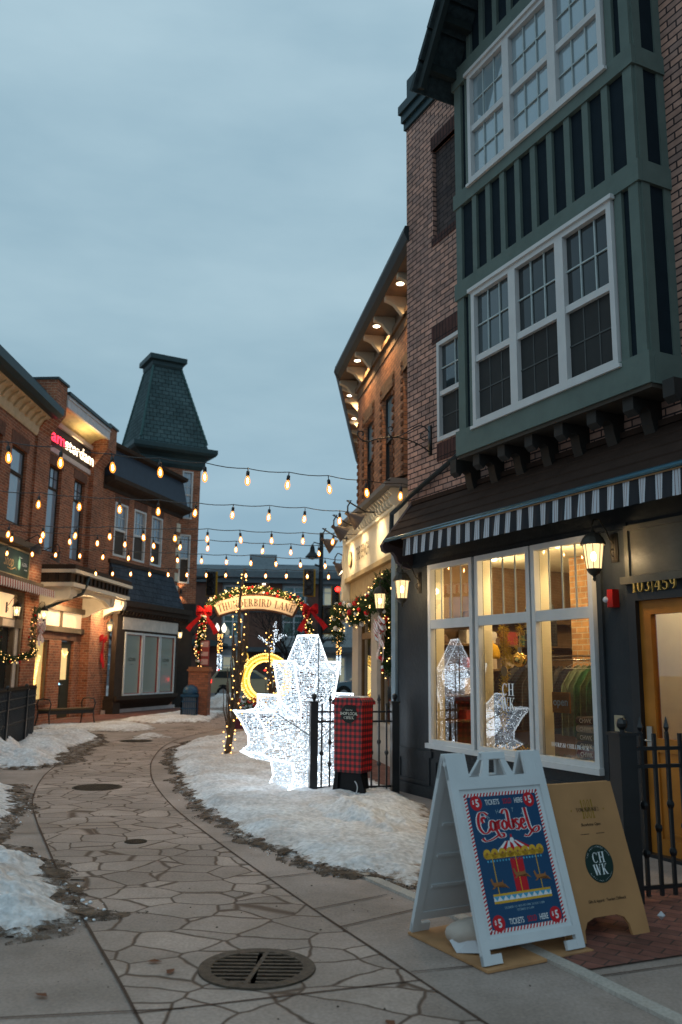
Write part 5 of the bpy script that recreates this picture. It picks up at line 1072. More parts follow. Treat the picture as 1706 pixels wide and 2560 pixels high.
for k in range(36): q = k / 36 * 2 - 1; g.octa((q * .26 + rnd(-.02, .02), -.02, -.02 - .16 * (1 - abs(q)) + rnd(-.03, .03)), .011)
mk('lights', g, FAIRY, t)
# ---- nearest left building
FR1L = Fr(-8.85, 24.75, -1)
BN = thing('near_left_building', 'red brick building at the left edge with green script sign and striped awning', 'building', FR1L)
g = G(); wall(g, -9, -.9, 0, 8.3, [(-2.665, -1.49, 5.37, 7.49), (-4.6, -3.35, 5.37, 7.49), (-8.8, -1.0, 0.02, 3.6)], 0, .25); g.quad((-9, 0, 0), (-9, 8, 0), (-9, 8, 9), (-9, 0, 9)); g.quad((-9, 0, 9.0), (0, 0, 9.0), (0, 8, 9.0), (-9, 8, 9.0)); mk('brick_wall', g, BRK_L, BN)
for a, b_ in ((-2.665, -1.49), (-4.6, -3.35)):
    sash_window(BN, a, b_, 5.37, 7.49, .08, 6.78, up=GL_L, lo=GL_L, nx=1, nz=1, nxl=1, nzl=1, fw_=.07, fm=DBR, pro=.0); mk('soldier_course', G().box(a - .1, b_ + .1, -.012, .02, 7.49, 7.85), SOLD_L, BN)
g = G(); g.add([(x, y, z) for x in (-9, -.95) for y, z in ((-.03, 8.15), (-.06, 8.2), (-.1, 8.42), (-.22, 8.6), (-.42, 8.68), (-.6, 8.7))], [(i, i + 1, i + 7, i + 6) for i in range(5)])
for k in range(18): x = -8.8 + k * .44; g.prism([(-.03, 8.36), (-.16, 8.4), (-.24, 8.53), (-.36, 8.6), (-.4, 8.7), (-.03, 8.7)], x, x + .12, 'x')
mk('cove_cornice', g, mat('cream_cove', (.58, .44, .27), .6), BN)
g = G(); g.prism([(-.6, 8.68), (-.74, 8.76), (-.76, 8.95), (-.5, 8.98), (0, 8.9), (0, 8.68)], -9, -.9, 'x'); g.prism([(-.45, 8.97), (-.1, 9.42), (.1, 9.42), (.1, 8.9)], -9, -.9, 'x'); g.prism([(-.2, 9.4), (-.22, 9.5), (.15, 9.52), (.15, 9.38)], -9, -.9, 'x'); mk('gutter_roof', g, mat('dark_teal_roof', (.025, .05, .06), .4), BN)
mk('snow_on_ledge', G().box(-9, -1.6, -.62, -.42, 8.975, 9.03), SNOW, BN)
g = G(); g.box(-9, -.62, -.3, 0, 4.78, 4.95); g.box(-9, -.62, -.06, 0, 3.9, 4.8); g.box(-9, -.3, -.32, 0, 3.8, 3.92); g.box(-9, -.35, -.24, 0, 3.74, 3.8); mk('sign_band', g, GREYW, BN)
sb_ = mk('sign_panel', G().box(-4.4, -1.02, -.1, -.06, 4.0, 4.68), mat('dark_green_panel', (.03, .06, .05), .5), BN)
g = G(); ring(g, -4.44, -.98, 3.96, 4.72, .04, -.12, -.06); mk('sign_frame', g, mat('brass_frame', (.5, .38, .2), .4), BN)
g = G(); g.text('Shop', -2.55, 4.2, .3, -.1, .01, .8, shear=.3); g.tube([(-2.6, -.105, 4.15), (-2.3, -.105, 4.12), (-2.05, -.105, 4.2), (-1.95, -.105, 4.15)], .012, 4); mk('sign_script', g, mat('copper_script', (.6, .35, .15), .4), BN)
g = G(); g.text('ALGRA', -1.35, 4.3, .1, -.1, .006, .9, bold=.02); g.box(-1.32, -1.12, -.106, -.1, 4.2, 4.225); g.box(-1.8, -1.55, -.106, -.1, 4.5, 4.515); mk('sign_brand_text', g, mat('white_vinyl_text', (.8, .8, .76), .5), BN)
mk('sign_drop', G().prism([(-1.75, 4.55), (-1.84, 4.36), (-1.83, 4.22), (-1.75, 4.16), (-1.67, 4.22), (-1.66, 4.36)], -.108, -.1), mat('mint_drop', (.3, .6, .45), .5), BN)
m, n, l, b = newmat('red_striped_canvas'); b.inputs['Roughness'].default_value = .8; t = n.new("ShaderNodeTexCoord"); s = n.new("ShaderNodeSeparateXYZ"); l.new(t.outputs['Object'], s.inputs[0])
c = n.new("ShaderNodeValToRGB"); c.color_ramp.interpolation = 'CONSTANT'; c.color_ramp.elements[0].color = (.45, .06, .02, 1); c.color_ramp.elements[1].position = .42; c.color_ramp.elements[1].color = (.75, .68, .6, 1); l.new(fract(s.outputs[0], .17), c.inputs[0]); l.new(c.outputs[0], b.inputs['Base Color'])
t = thing('striped_awning', 'red and white scalloped awning below the green script sign', 'awning', FR1L, (0, 0, 0)); g = G()
for k in range(52):
    x = -9 + k * .17; pts = [(x + .17 * i / 6, 3.57 - .06 * math.sin(math.pi * i / 6)) for i in range(7)]
    g.add([(x, -.62, 3.74), (x + .17, -.62, 3.74)] + [(a, -.63, z) for a, z in pts], [(0, 2, 3, 4, 5, 6, 7, 8, 1)]); 
g.quad((-9, -.62, 3.74), (-.3, -.62, 3.74), (-.3, -.1, 3.86), (-9, -.1, 3.86)); mk('canvas', g, m, t)
g = G(); g.quad((-3.4, .02, 2.85), (-1.6, .02, 2.85), (-1.6, .02, 3.5), (-3.4, .02, 3.5)); g.quad((-8, .02, 2.85), (-3.5, .02, 2.85), (-3.5, .02, 3.5), (-8, .02, 3.5)); mk('transom_panels', g, WINC, BN)
g = G(); g.box(-9, -1.0, -.06, .05, 2.62, 2.86); g.box(-9, -1.0, -.05, .05, 3.5, 3.6); g.box(-1.6, -1.5, -.05, .08, 0, 3.6); g.box(-1.12, -1.0, -.05, .08, 0, 3.6); g.box(-3.5, -3.4, -.05, .08, 0, 3.6); g.box(-6, -5.8, -.05, .08, 0, 3.6); mk('shopfront_frame', g, GREYW, BN)
mk('white_jamb', G().box(-1.5, -1.12, 0, .06, .05, 2.62), mat('white_jamb_paint', (.6, .55, .5), .6), BN)
mk('shop_glass', G().quad((-9, .1, .3), (-1.6, .1, .3), (-1.6, .1, 2.62), (-9, .1, 2.62)), GL_DRK, BN); mk('stall_riser', G().box(-9, -1.5, 0, .1, 0, .35), DBR, BN)
g = G(); g.text('NO. 102', -2.1, 2.68, .09, -.06, .005, 1); g.box(-2.5, -1.65, -.062, -.06, 2.64, 2.82); mk('door_plate', g, mat('pale_plate', (.6, .5, .42), .5), BN)
make_lantern(FR1L, (-2.3, -.05, 3.1), 'lit wall lantern over the pale plate at the left edge', gl_, 110)
make_lantern(FR1L, (-.5, -.18, 3.12), 'lit wall lantern on the brick pier above the striped ribbon', gl_, 130)
gooseneck(FR1L, (-2.0, -.1, 4.9), 'left gooseneck lamp over the green script sign', 'gooseneck lamps over the green sign', 26, out=.6, tilt=30, cone='black_lamp_shade')
gooseneck(FR1L, (-.6, -.2, 4.85), 'right gooseneck lamp over the green script sign, by the brick pier', 'gooseneck lamps over the green sign', 26, out=.6, tilt=30, cone='black_lamp_shade')
garland('garland with red baubles framing the shopfront at the left edge', FR1L, [(-.75, -.35, 3.2), (-.95, -.35, 2.8), (-1.0, -.35, 2.3), (-.75, -.35, 1.95), (-1.4, -.3, 1.85), (-2.2, -.2, 1.75), (-3.4, -.2, 2.0)], .13, 2600, 70, 8, 31)
bow(FR1L, (-.8, -.45, 2.75), 'red and white striped bow on the brick pier garland at the left edge', 'bow', CANDY, 1.0, 3, tails=((-.1, -.6), (.2, -.5)))
# ================================================================ arch, strings, sculpture, street
PW = Fr(0, 0, 90)     # plain world axes: x right, y away
AR = thing('arch_sign', 'arched street sign reading Thunderbird Lane on two posts with brick piers', 'arch sign', PW, (-2.87, 29.2, 0))
BRK_P = brick('pier_brick', (.36, .13, .075), (.2, .085, .055), (.14, .09, .06), .2, .076, .012)
for x in (-1.82, 1.82):
    pr_ = mk('brick_pier', G().box(x - .33, x + .33, -.33, .33, 0, 1.5), BRK_P, AR); mk('pier_cap', G().add([], []).box(x - .38, x + .38, -.38, .38, 1.5, 1.56).box(x - .34, x + .34, -.34, .34, 1.56, 1.64), mat('clay_cap', (.3, .13, .07), .8), pr_)
    mk('post', G().box(x - .09, x + .09, -.09, .09, 1.64, 3.55), BLACK, AR)
def arcp(R_, a0, a1, n_): return [(R_ * math.sin(a0 + (a1 - a0) * i / n_), R_ * math.cos(a0 + (a1 - a0) * i / n_)) for i in range(n_ + 1)]
RA = 4.0; ZC = 4.05 - RA
o_, i_ = arcp(RA, -.37, .37, 16), arcp(RA - .44, -.355, .355, 16)
g = G(); 
for k in range(16): g.prism([(o_[k][0], o_[k][1] + ZC), (o_[k + 1][0], o_[k + 1][1] + ZC), (i_[k + 1][0], i_[k + 1][1] + ZC), (i_[k][0], i_[k][1] + ZC)][::-1], -.06, .06)
mk('sign_board', g, mat('cream_sign_face', (.78, .64, .49), .6, emit=(1, .75, .5), es=.0), AR)
o2, i2 = arcp(RA + .03, -.38, .38, 16), arcp(RA - .47, -.365, .365, 16); g = G()
for P in (o2, i2): g.tube([(a, 0, b_ + ZC) for a, b_ in P], .045, 6)
for s in (0, -1): g.tube([(o2[s][0], 0, o2[s][1] + ZC), (i2[s][0], 0, i2[s][1] + ZC)], .045, 6)
mk('sign_rim', g, mat('brown_rim', (.09, .045, .03), .5), AR)
def apath(a, b_): an = a / (RA - .22); r = RA - .36 + b_; return (r * math.sin(an), ZC + r * math.cos(an))
g = G(); serif(g, 'THUNDERBIRD LANE', 0, 0, .26, -.064, .79, .07, path=apath); mk('lettering', g, mat('dark_brown_lettering', (.05, .022, .015), .6), AR)
g = G(); g.tube([(-1.82, 0, 3.45), (-1.55, 0, 3.6), (-1.4, 0, 3.62)], .04, 6); g.tube([(1.82, 0, 3.45), (1.55, 0, 3.6), (1.4, 0, 3.62)], .04, 6); pa = arcp(2.9, -.68, .68, 20); g.tube([(a, .05, b_ + 4.12 - 2.9) for a, b_ in pa], .03, 6); mk('arch_rod', g, BLACK, AR)
psn = thing('notice_board', 'small red edged notice board with pale panels on the left arch post', 'notice', PW, (-4.53, 29.0, 2.1))
mk('board', G().box(-.15, .15, -.02, .02, -.42, .42), mat('dark_red_board', (.28, .05, .045), .5), psn)
g = G()
for z in (.2, -.1, -.38): g.box(-.12, .12, -.026, -.02, z - .0, z + (.18 if z != -.1 else .14))
mk('panels', g, mat('pale_notice', (.5, .3, .28), .6), psn)
arcg = [(-1.8, -.12, 1.75), (-1.86, -.14, 2.2), (-1.8, -.14, 2.8), (-1.72, -.14, 3.4), (-1.5, -.05, 3.8), (-1.1, 0, 4.05), (-.6, 0, 4.2), (0, 0, 4.27), (.6, 0, 4.2), (1.1, 0, 4.05), (1.5, -.05, 3.82), (1.75, -.14, 3.5), (1.8, -.14, 3.1), (1.86, -.14, 2.5)]
garland('lit Christmas garland over the top of the arch sign', PW, [(-2.87 + x, 29.2 + y, z) for x, y, z in arcg], .17, 9000, 360, 40, 41, lsz=.0165, lit=(.3, .4, .5, .6, .7), lit_e=22)
bow(PW, (-4.6, 29.0, 3.5), 'big red velvet bow on the left shoulder of the arch', 'bow', BOWR, 1.05, 2, group='red bows on the arch', tails=((-.5, -.62), (.42, -.72)))
bow(PW, (-1.0, 29.0, 3.6), 'big red velvet bow on the right shoulder of the arch', 'bow', BOWR, 1.05, 2, group='red bows on the arch', tails=((-.34, -.72), (.5, -.62)))
# ---- string lights
m_env = glow_glass('amber_bulb_glass', (1, .30, .04), 2.4, .62); m_fil = mat('filament_core', (1, 1, 1), emit=(1, .60, .22), es=270)
STR = [((-3.95, 9.77, 4.05), (.89, 12.35, 4.16), 10, 2, 0), ((-4.73, 13.08, 4.11), (-.02, 14.37, 4.13), 9, 2, 1), ((-6.18, 15.67, 4.04), (-.13, 16.44, 4.07), 11, 1, 1), ((-6.59, 18.53, 4.35), (.11, 18.91, 4.15), 12, 1, 0), ((-7.08, 21.01, 4.35), (.23, 20.7, 4.09), 13, 0, 0), ((-6.69, 24.97, 4.33), (-.32, 22.87, 4.08), 12, 0, 0)]
SNM = ['nearest', 'second nearest', 'third', 'fourth', 'fifth', 'farthest']
gb = G(); gb.lathe([(.008, .0), (.02, -.02), (.032, -.055), (.033, -.085), (.02, -.115), (.004, -.125)], (0, 0, -.10), 12)
gf = G().lathe([(.003, -.03), (.009, -.045), (.0115, -.07), (.008, -.09), (.002, -.098)], (0, 0, -.10), 6)
gs_ = G().lathe([(.006, 0), (.006, -.04), (.02, -.05), (.022, -.10), (.012, -.108)], (0, 0, 0), 10)
meb = mef = mes = None; random.seed(9)
for k, (A_, B_, n_, exl, exr) in enumerate(STR):
    A_, B_ = Vector(A_), Vector(B_); D = (B_ - A_) / (n_ - 1); H_ = Vector((0, 0, .16))
    t = thing('string_lights', SNM[k] + ' string of warm bulbs across the lane', 'string lights', PW, tuple(A_), 'strings of bulbs hung across the lane')
    npl = 3 + 2 * (k < 2); P = [(D * i + H_ + Vector((0, 0, rnd(-.015, .015)))) for i in range(-npl, n_ + 1 + (1 if k in (1, 2) else 0))]
    fine = []
    for a, b_ in zip(P, P[1:]):
        for q in range(4): s_ = q / 4; fine.append(a.lerp(b_, s_) - Vector((0, 0, .022 * math.sin(math.pi * s_))))
    fine.append(P[-1]); mk('wire', G().tube(fine, .0065 + .0006 * k, 5), BLACK, t)
    for i in range(-npl + 1, n_):
        q = D * i + H_
        if meb is None:
            b1 = mk('bulb', gb, m_env, t, smooth=True); f1 = mk('filament', gf, m_fil, b1); s1 = mk('socket', gs_, BLACK, b1, smooth=True); meb, mef, mes = b1.data, f1.data, s1.data
        else:
            b1 = bpy.data.objects.new('bulb', meb); f1 = bpy.data.objects.new('filament', mef); s1 = bpy.data.objects.new('socket', mes)
            for o in (b1, f1, s1): COL.objects.link(o)
            b1.parent = t; f1.parent = b1; s1.parent = b1
        b1.scale = (1.15,) * 3; b1.location = q; b1.rotation_euler = (rnd(-.1, .1), rnd(-.14, .14), rnd(0, 3))
# ---- leaf sculpture
FL = Fr(-.296, 11.66, 46)   # x runs along the face to the right and away
LF = thing('maple_leaf_light', 'giant maple leaf sculpture of white lights standing in the snow', 'light sculpture', FL, (0, 0, .083)); LF.scale = (.948, .948, .948)
HO = [(0, 2.08), (.22, 1.64), (.31, 1.6), (.44, 1.71), (.39, 1.46), (.29, 1.05), (.31, .93), (.45, 1.0), (.6, 1.11), (.72, 1.25), (.71, 1.11), (.77, 1.05), (.93, 1.03), (1.13, 1.04), (1.0, .91), (.86, .70), (.85, .57), (.99, .5), (.8, .42), (.45, .34), (.40, .14), (.5, .0)]
OUT = [(x, z) for x, z in HO] + [(-x, z) for x, z in HO[::-1][:-1]]
TH = .44
LTIN = mat('tinsel_garland_lit', (.34, .37, .40), .35, metal=.2, emit=(.76, .89, 1), es=.55, var=.3, scale=30, sample=False)
LLED = mat('cool_led', (1, 1, 1), emit=(.85, .94, 1), es=6, sample=False)
LROPE = mat('led_rope', (1, 1, 1), emit=(.82, .93, 1), es=2.0, sample=False)
g = G()
for y in (0, TH): g.tube([(x, y, z) for x, z in OUT], .014, 6, closed=True)
for x, z in OUT[::1]:
    pass
for q in (0, 3, 9, 13, 17, 6, 11): 
    for s_ in (1, -1): x, z = HO[q][0] * s_, HO[q][1]; g.tube([(x, 0, z), (x, TH, z)], .012, 6)
mk('rope_light_frame', g, LROPE, LF, smooth=True)
g = G(); g.tube([(0, -.02, 2.05), (0, -.02, .0)], .009, 6); g.tube([(0, -.01, .62), (-.72, -.01, 1.0)], .008, 6); g.tube([(0, -.01, .62), (.72, -.01, 1.0)], .008, 6); g.tube([(0, TH / 2, 2.0), (0, TH / 2, 0)], .012, 6); mk('steel_spine', g, mat('grey_steel', (.25, .28, .3), .4, metal=.6), LF)
random.seed(17); g = G(); gl2 = G()
def spans(z):
    xs = []
    for i in range(len(OUT)):
        (x0, z0), (x1, z1) = OUT[i], OUT[(i + 1) % len(OUT)]
        if (z0 > z) != (z1 > z): xs.append(x0 + (x1 - x0) * (z - z0) / (z1 - z0))
    xs.sort(); return list(zip(xs[::2], xs[1::2]))
def strand(p0, p1, wob=.012, r=.010, led=.06):
    """a crinkled tinsel strand with leds along it"""
    p0, p1 = Vector(p0), Vector(p1); n_ = max(1, int((p1 - p0).length / .035)); pts = []
    for i in range(n_ + 1): pts.append(p0.lerp(p1, i / n_) + Vector((rnd(-1, 1), rnd(-1, 1), rnd(-1, 1))) * wob)
    for a, b_ in zip(pts, pts[1:]):
        u = Vector((rnd(-1, 1), rnd(-1, 1), rnd(-1, 1))).normalized() * r; g.add([a - u, a + u, b_ + u, b_ - u], [(0, 1, 2, 3)])
        if random.random() < led: gl2.octa(tuple(a), rnd(.004, .0085))
for y in (0, TH):
    z = .03
    while z < 2.06:
        for a, b_ in spans(z): strand((a, y, z), (b_, y, z), led=.42)
        z += .028
    x = -1.1
    while x < 1.1:   # vertical strands, thinner
        zs_ = [q for q in [k * .03 for k in range(70)] if any(a < x < b_ for a, b_ in spans(q + .001))]
        for q in zs_[::1]:
            if random.random() < .8: strand((x, y, q), (x, y, q + .03), .006, .006, .05)
        x += .05
for i in range(len(OUT)):
    (x0, z0), (x1, z1) = OUT[i], OUT[(i + 1) % len(OUT)]
    if max(z0, z1) < .02: continue
    ln = math.hypot(x1 - x0, z1 - z0); n_ = max(1, int(ln / .032))
    for k in range(n_): q = (k + .5) / n_; strand((x0 + (x1 - x0) * q, 0, z0 + (z1 - z0) * q), (x0 + (x1 - x0) * q, TH, z0 + (z1 - z0) * q), led=.2)
    for k in range(1, 9): strand((x0, TH * k / 9, z0), (x1, TH * k / 9, z1), .006, .007, .1)
mk('tinsel_mesh', g, LTIN, LF); o = mk('leds', gl2, LLED, LF); o['kind'] = 'stuff'
for x, z in ((0, 1.5), (-.5, .8), (.5, .8), (0, .35)): lamp('led_glow', 'POINT', LF, (x, TH / 2, z), 7, (.78, .9, 1), .2)
# ---- golden ring ornament
RG = thing('gold_ring_light', 'golden glowing ring shaped ornament behind the white leaf', 'light sculpture', PW, (-2.02, 24.0, 0))
m_g = mat('gold_tinsel_lit', (.7, .5, .1), .4, emit=(1, .62, .10), es=.5, sample=False); rc, rr = 1.32, .58
g = G(); random.seed(2)
for k in range(150):
    a = 2 * math.pi * k / 150
    for j in range(4): r0 = rr - .08 + .13 * random.random(); g.tube([(r0 * math.cos(a), rnd(-.12, .12), rc + r0 * math.sin(a)), ((r0 + .06) * math.cos(a + .05), rnd(-.12, .12), rc + (r0 + .06) * math.sin(a + .05))], .02, 4)
mk('tinsel_ring', g, m_g, RG)
g = G()
for r0, y in ((rr - .09, -.14), (rr + .11, -.14), (rr - .09, .14), (rr + .11, .14), (rr, -.17)):
    for k in range(70): a = 2 * math.pi * k / 70; g.octa((r0 * math.cos(a), y, rc + r0 * math.sin(a)), .022)
o = mk('lights', g, mat('gold_led', (1, .8, .3), emit=(1, .62, .16), es=3.2, sample=False), RG); o['kind'] = 'stuff'
mk('hanging_loop', G().tube([(-.62 + .1 * math.cos(a), 0, rc + .60 + .12 * math.sin(a)) for a in [k * .63 for k in range(10)]], .018, 6, closed=True), m_g, RG)
lamp('ring_glow', 'POINT', RG, (0, -.3, rc), 16, (1, .7, .25), .4)
pb = thing('planter_box', 'dark red planter with red and green flowers under the golden ring', 'planter', PW, (-2.25, 23.9, 0))
mk('box', G().prism([(-.6, .0), (.6, 0), (.68, .5), (-.68, .5)], -.3, .3), mat('plum_planter', (.12, .03, .05), .6), pb)
g = G()
for k in range(500): c0 = Vector((rnd(-.6, .6), rnd(-.25, .25), rnd(.5, .8))); d = Vector((rnd(-1, 1), rnd(-1, 1), rnd(-1, 1))) * .07; g.add([c0, c0 + d, c0 + d.cross(Vector((0, 1, .3))) * .6], [(0, 1, 2)])
mk('foliage', g, mat('planter_leaves', (.04, .08, .03), .8), pb); g = G()
for k in range(26): g.ball((rnd(-.6, .6), rnd(-.3, .1), rnd(.6, .82)), .035, 6, 4)
mk('red_blooms', g, mat('red_bloom', (.4, .02, .03), .6), pb)
# ---- lit tree trunks
m_bark = mat('bark', (.10, .07, .05), .9, var=.4, scale=12, bump=.5)
def light_tree(label, x, y, h_, lean, rad, nl, seed, lm, spread, branches=26, cat='tree'):
    random.seed(seed); t = thing('lit_tree', label, cat, PW, (x, y, 0)); g = G()
    ax = lambda z: Vector((lean * z + .05 * math.sin(z * 2.1 + seed), .04 * math.sin(z * 1.7), z))
    g.tube([ax(h_ * i / 16) for i in range(17)], [rad * (1 - .75 * i / 16) for i in range(17)], 8); mk('trunk', g, m_bark, t, smooth=True)
    g = G()
    for k in range(branches):
        z0 = h_ * rnd(.08, .52); p_ = ax(z0); a = rnd(0, 6.28); pts = [p_]
        for i in range(5): p_ = p_ + Vector((math.cos(a) * .045 * spread * (1 if i < 3 else .3), math.sin(a) * .045 * spread, h_ * .055)); pts.append(p_ + Vector((rnd(-1, 1), rnd(-1, 1), 0)) * .012)
        g.tube(pts, [rad * .35 * (1 - .16 * i) for i in range(6)], 5)
    mk('crown', g, m_bark, t, smooth=True); g = G()
    for k in range(nl): z = h_ * .98 * (k / nl) ** 1.25; a = k * 2.4; r_q = (rad * .8 + .02) + spread * .13 * math.sin(math.pi * min(1, z / h_) ** .75) * rnd(.2, 1); g.octa(tuple(ax(z) + Vector((math.cos(a) * r_q, math.sin(a) * r_q, 0))), .0155)
    o = mk('fairy_lights', g, lm, t); o['kind'] = 'stuff'
    return t
TRL = mat('tree_fairy_glow', (1, .7, .3), emit=(1, .50, .13), es=5, sample=False)
light_tree('slim bare tree wrapped in warm fairy lights in front of the arch', -1.98, 16.0, 3.45, .055, .065, 84, 5, TRL, .9, 40)
light_tree('slim bare tree with warm lights rising behind the white leaf', -1.6, 19.5, 2.5, .02, .05, 60, 6, TRL, .7, 14)
WLT = mat('white_branch_glow', (.8, .9, 1), emit=(.75, .88, 1), es=2.2, sample=False)
t = thing('white_light_branches', 'small tree with branches wrapped in white lights beyond the leaf', 'lit tree', PW, (-2.2, 27.5, 0)); random.seed(12); g = G()
for P in ([(0, 0, .2), (.02, 0, 1.6), (.1, 0, 2.6), (.12, 0, 3.1)], [(.06, 0, 2.25), (-.15, 0, 2.45), (-.42, 0, 2.62)], [(.1, 0, 2.4), (.3, 0, 2.62), (.5, 0, 2.7)], [(.1, 0, 2.5), (.2, .1, 2.9)]):
    for a, b_ in zip(P, P[1:]):
        a, b_ = Vector(a), Vector(b_); n_ = int((b_ - a).length / .018)
        for i in range(n_): g.octa(tuple(a.lerp(b_, i / n_) + Vector((rnd(-1, 1), rnd(-1, 1), rnd(-1, 1))) * .05), .014)
o = mk('white_lights', g, WLT, t); o['kind'] = 'stuff'; mk('trunk', G().tube([(0, 0, 0), (.02, 0, 1.6), (.1, 0, 3.1)], [.05, .04, .02], 6), m_bark, t)
# ---- fences
def ball_post(g, x, y, h_, w=.05):
    g.box(x - w, x + w, y - w, y + w, 0, h_); g.box(x - w - .012, x + w + .012, y - w - .012, y + w + .012, h_, h_ + .022); g.lathe([(.018, h_ + .02), (.018, h_ + .04), (.036, h_ + .06), (.042, h_ + .085), (.034, h_ + .11), (.01, h_ + .125)], (x, y, 0), 10)
def bar(g, x, h_, r=.0105, knuck=(.5,), spear=False, z0=.04):
    g.box(x - r, x + r, -r, r, z0, h_)
    for k in knuck: g.lathe([(.012, k - .035), (.024, k - .02), (.03, k), (.024, k + .02), (.012, k + .035)], (x, 0, 0), 6)
    if spear: g.lathe([(.02, h_), (.02, h_ + .01), (.012, h_ + .015), (.026, h_ + .045), (.014, h_ + .08), (.003, h_ + .12)], (x, 0, 0), 4)
fa = math.atan2(.26, 1.08)
t = thing('iron_fence', 'black iron fence with ball topped posts beside the plaid box', 'fence', Fr(-.33, 11.49, 90 - math.degrees(fa)))
g = G(); ball_post(g, 0, 0, 1.165); ball_post(g, 1.11, 0, 1.165); mks('post', g, BLACK, t)
g = G()
for z in (1.05, .925, .09): g.box(.05, 1.06, -.012, .012, z - .012, z + .012)
mks('rail', g, BLACK, t)
for i, x in enumerate((.11, .22, .33, .44, .55, .66, .785, .89, .995)): g = G(); bar(g, x, 1.16, knuck=(.52,) if i % 2 == 0 else (.38, .66), spear=(i in (1, 4, 7))); mk('bar', g, BLACK, t)
t = thing('gate_fence', 'black iron fence with spear tips in front of the wooden door', 'fence', Fr(2.06, 6.38, 73.5))
g = G(); ball_post(g, 0, 0, 1.15, .07); mks('post', g, BLACK, t)
g = G()
for z in (1.055, .93, .10): g.box(.07, 1.7, -.013, .013, z - .013, z + .013)
mks('rail', g, BLACK, t)
for i in range(14): g = G(); x = .155 + i * .112; bar(g, x, 1.16, r=.012, knuck=(.33, .66) if i % 2 == 0 else (.5,), spear=(i % 2 == 0)); mk('bar', g, BLACK, t)
t = thing('railing', 'black picket railing at the left edge above the snow bank', 'fence', Fr(-6.55, 18.4, -10.5))
g = G(); ball_post(g, -.35, 0, 1.12, .045); ball_post(g, -2.4, 0, 1.12, .045); ball_post(g, -4.4, 0, 1.12, .045); mks('post', g, BLACK, t); g = G()
for z in (.98, .8, .12): g.box(-5.2, 0.9, -.02, .02, z - .01, z + .01)
mks('rail', g, BLACK, t)
for i in range(46): g = G(); bar(g, .85 - i * .13, 1.1, r=.011, knuck=(.5,), spear=True); mk('bar', g, BLACK, t)
# ---- plaid wrapped box
m, n, l, b = newmat('buffalo_plaid'); b.inputs['Roughness'].default_value = .5; b.inputs['Coat Weight'].default_value = .5; b.inputs['Coat Roughness'].default_value = .12
t = n.new("ShaderNodeTexCoord"); s = n.new("ShaderNodeSeparateXYZ"); l.new(t.outputs['Object'], s.inputs[0])
s2 = n.new("ShaderNodeMath"); s2.operation = 'ADD'; l.new(s.outputs[0], s2.inputs[0]); l.new(s.outputs[1], s2.inputs[1])
def band(src, per):
    f = fract(src, per); q = n.new("ShaderNodeMath"); q.operation = 'GREATER_THAN'; q.inputs[1].default_value = .5; l.new(f, q.inputs[0]); return q.outputs[0]
ad = n.new("ShaderNodeMath"); ad.operation = 'ADD'; l.new(band(s2.outputs[0], .066), ad.inputs[0]); l.new(band(s.outputs[2], .072), ad.inputs[1])
hf = n.new("ShaderNodeMath"); hf.operation = 'MULTIPLY'; hf.inputs[1].default_value = .5; l.new(ad.outputs[0], hf.inputs[0])
c = n.new("ShaderNodeValToRGB"); c.color_ramp.interpolation = 'CONSTANT'; c.color_ramp.elements[0].color = (.60, .016, .016, 1); c.color_ramp.elements[1].position = .3; c.color_ramp.elements[1].color = (.19, .009, .01, 1); e = c.color_ramp.elements.new(.8); e.color = (.012, .008, .01, 1)
l.new(hf.outputs[0], c.inputs[0]); l.new(c.outputs[0], b.inputs['Base Color']); PLAID = m
ub = thing('plaid_box', 'box wrapped in red and black plaid with round shop local sticker on a black stand', 'letter box', Fr(.17, 11.2, 118))
g = G(); g.prism([(-.19, .33), (.19, .33), (.20, 1.16), (-.20, 1.16)], -.12, .2); mk('wrapped_body', g, PLAID, ub)
g = G(); g.prism([(-.22, 1.16), (.22, 1.16), (.22, 1.2), (.17, 1.245), (-.17, 1.245), (-.22, 1.2)], -.15, .23); mk('lid', g, PLAID, ub)
g = G(); g.prism([(-.16, 1.25), (.16, 1.25), (.14, 1.265), (-.14, 1.265)], -.1, .18); mk('snow_cap', g, SNOW, ub)
g = G(); random.seed(3)
for k in range(6): z = .4 + k * .13; g.add([(-.2035, -.1 + .07 * (k % 3), z), (-.2035, -.0 + .06 * (k % 3), z + .05), (-.2035, -.02 + .05 * (k % 3), z + .1)], [(0, 1, 2)])
g.box(-.201, -.199, -.125, -.121, .33, 1.16); mk('plastic_wrap', g, mat('clear_film', (.6, .62, .66), .08), ub)
g = G(); g.lathe([(.115, -.1335), (.115, -.128)], (.02, 0, 1.05), 28, 'y'); mk('sticker', g, mat('black_sticker', (.02, .02, .018), .5), ub)
g = G(); g.text('SHOP LOCAL', .02, 1.035, .036, -.134, .002, .82, bold=.02); g.text('Supporting', .02, 1.09, .018, -.134, .002, .9); serif(g, 'CHWK', .02, .985, .034, -.136, 1.1); mk('sticker_text', g, MT['cream_print'], ub)
g = G(); g.prism([(-.17, 0), (.19, 0), (.15, .33), (-.15, .33)], -.1, .14); g.prism([(.14, .33), (.19, .33), (.30, -.02), (.21, -.02)], -.15, -.1); g.prism([(-.17, .33), (-.12, .33), (-.14, -.02), (-.22, -.02)], -.14, -.1); mk('stand', g, mat('black_plastic', (.01, .01, .011), .25), ub)
mk('stand_ring', G().tube([(.06 + .1 * math.cos(a), -.16, .16 + .1 * math.sin(a)) for a in [-1.3 + k * .2 for k in range(12)]], .007, 5), mat('white_ring', (.6, .6, .62), .3), ub)
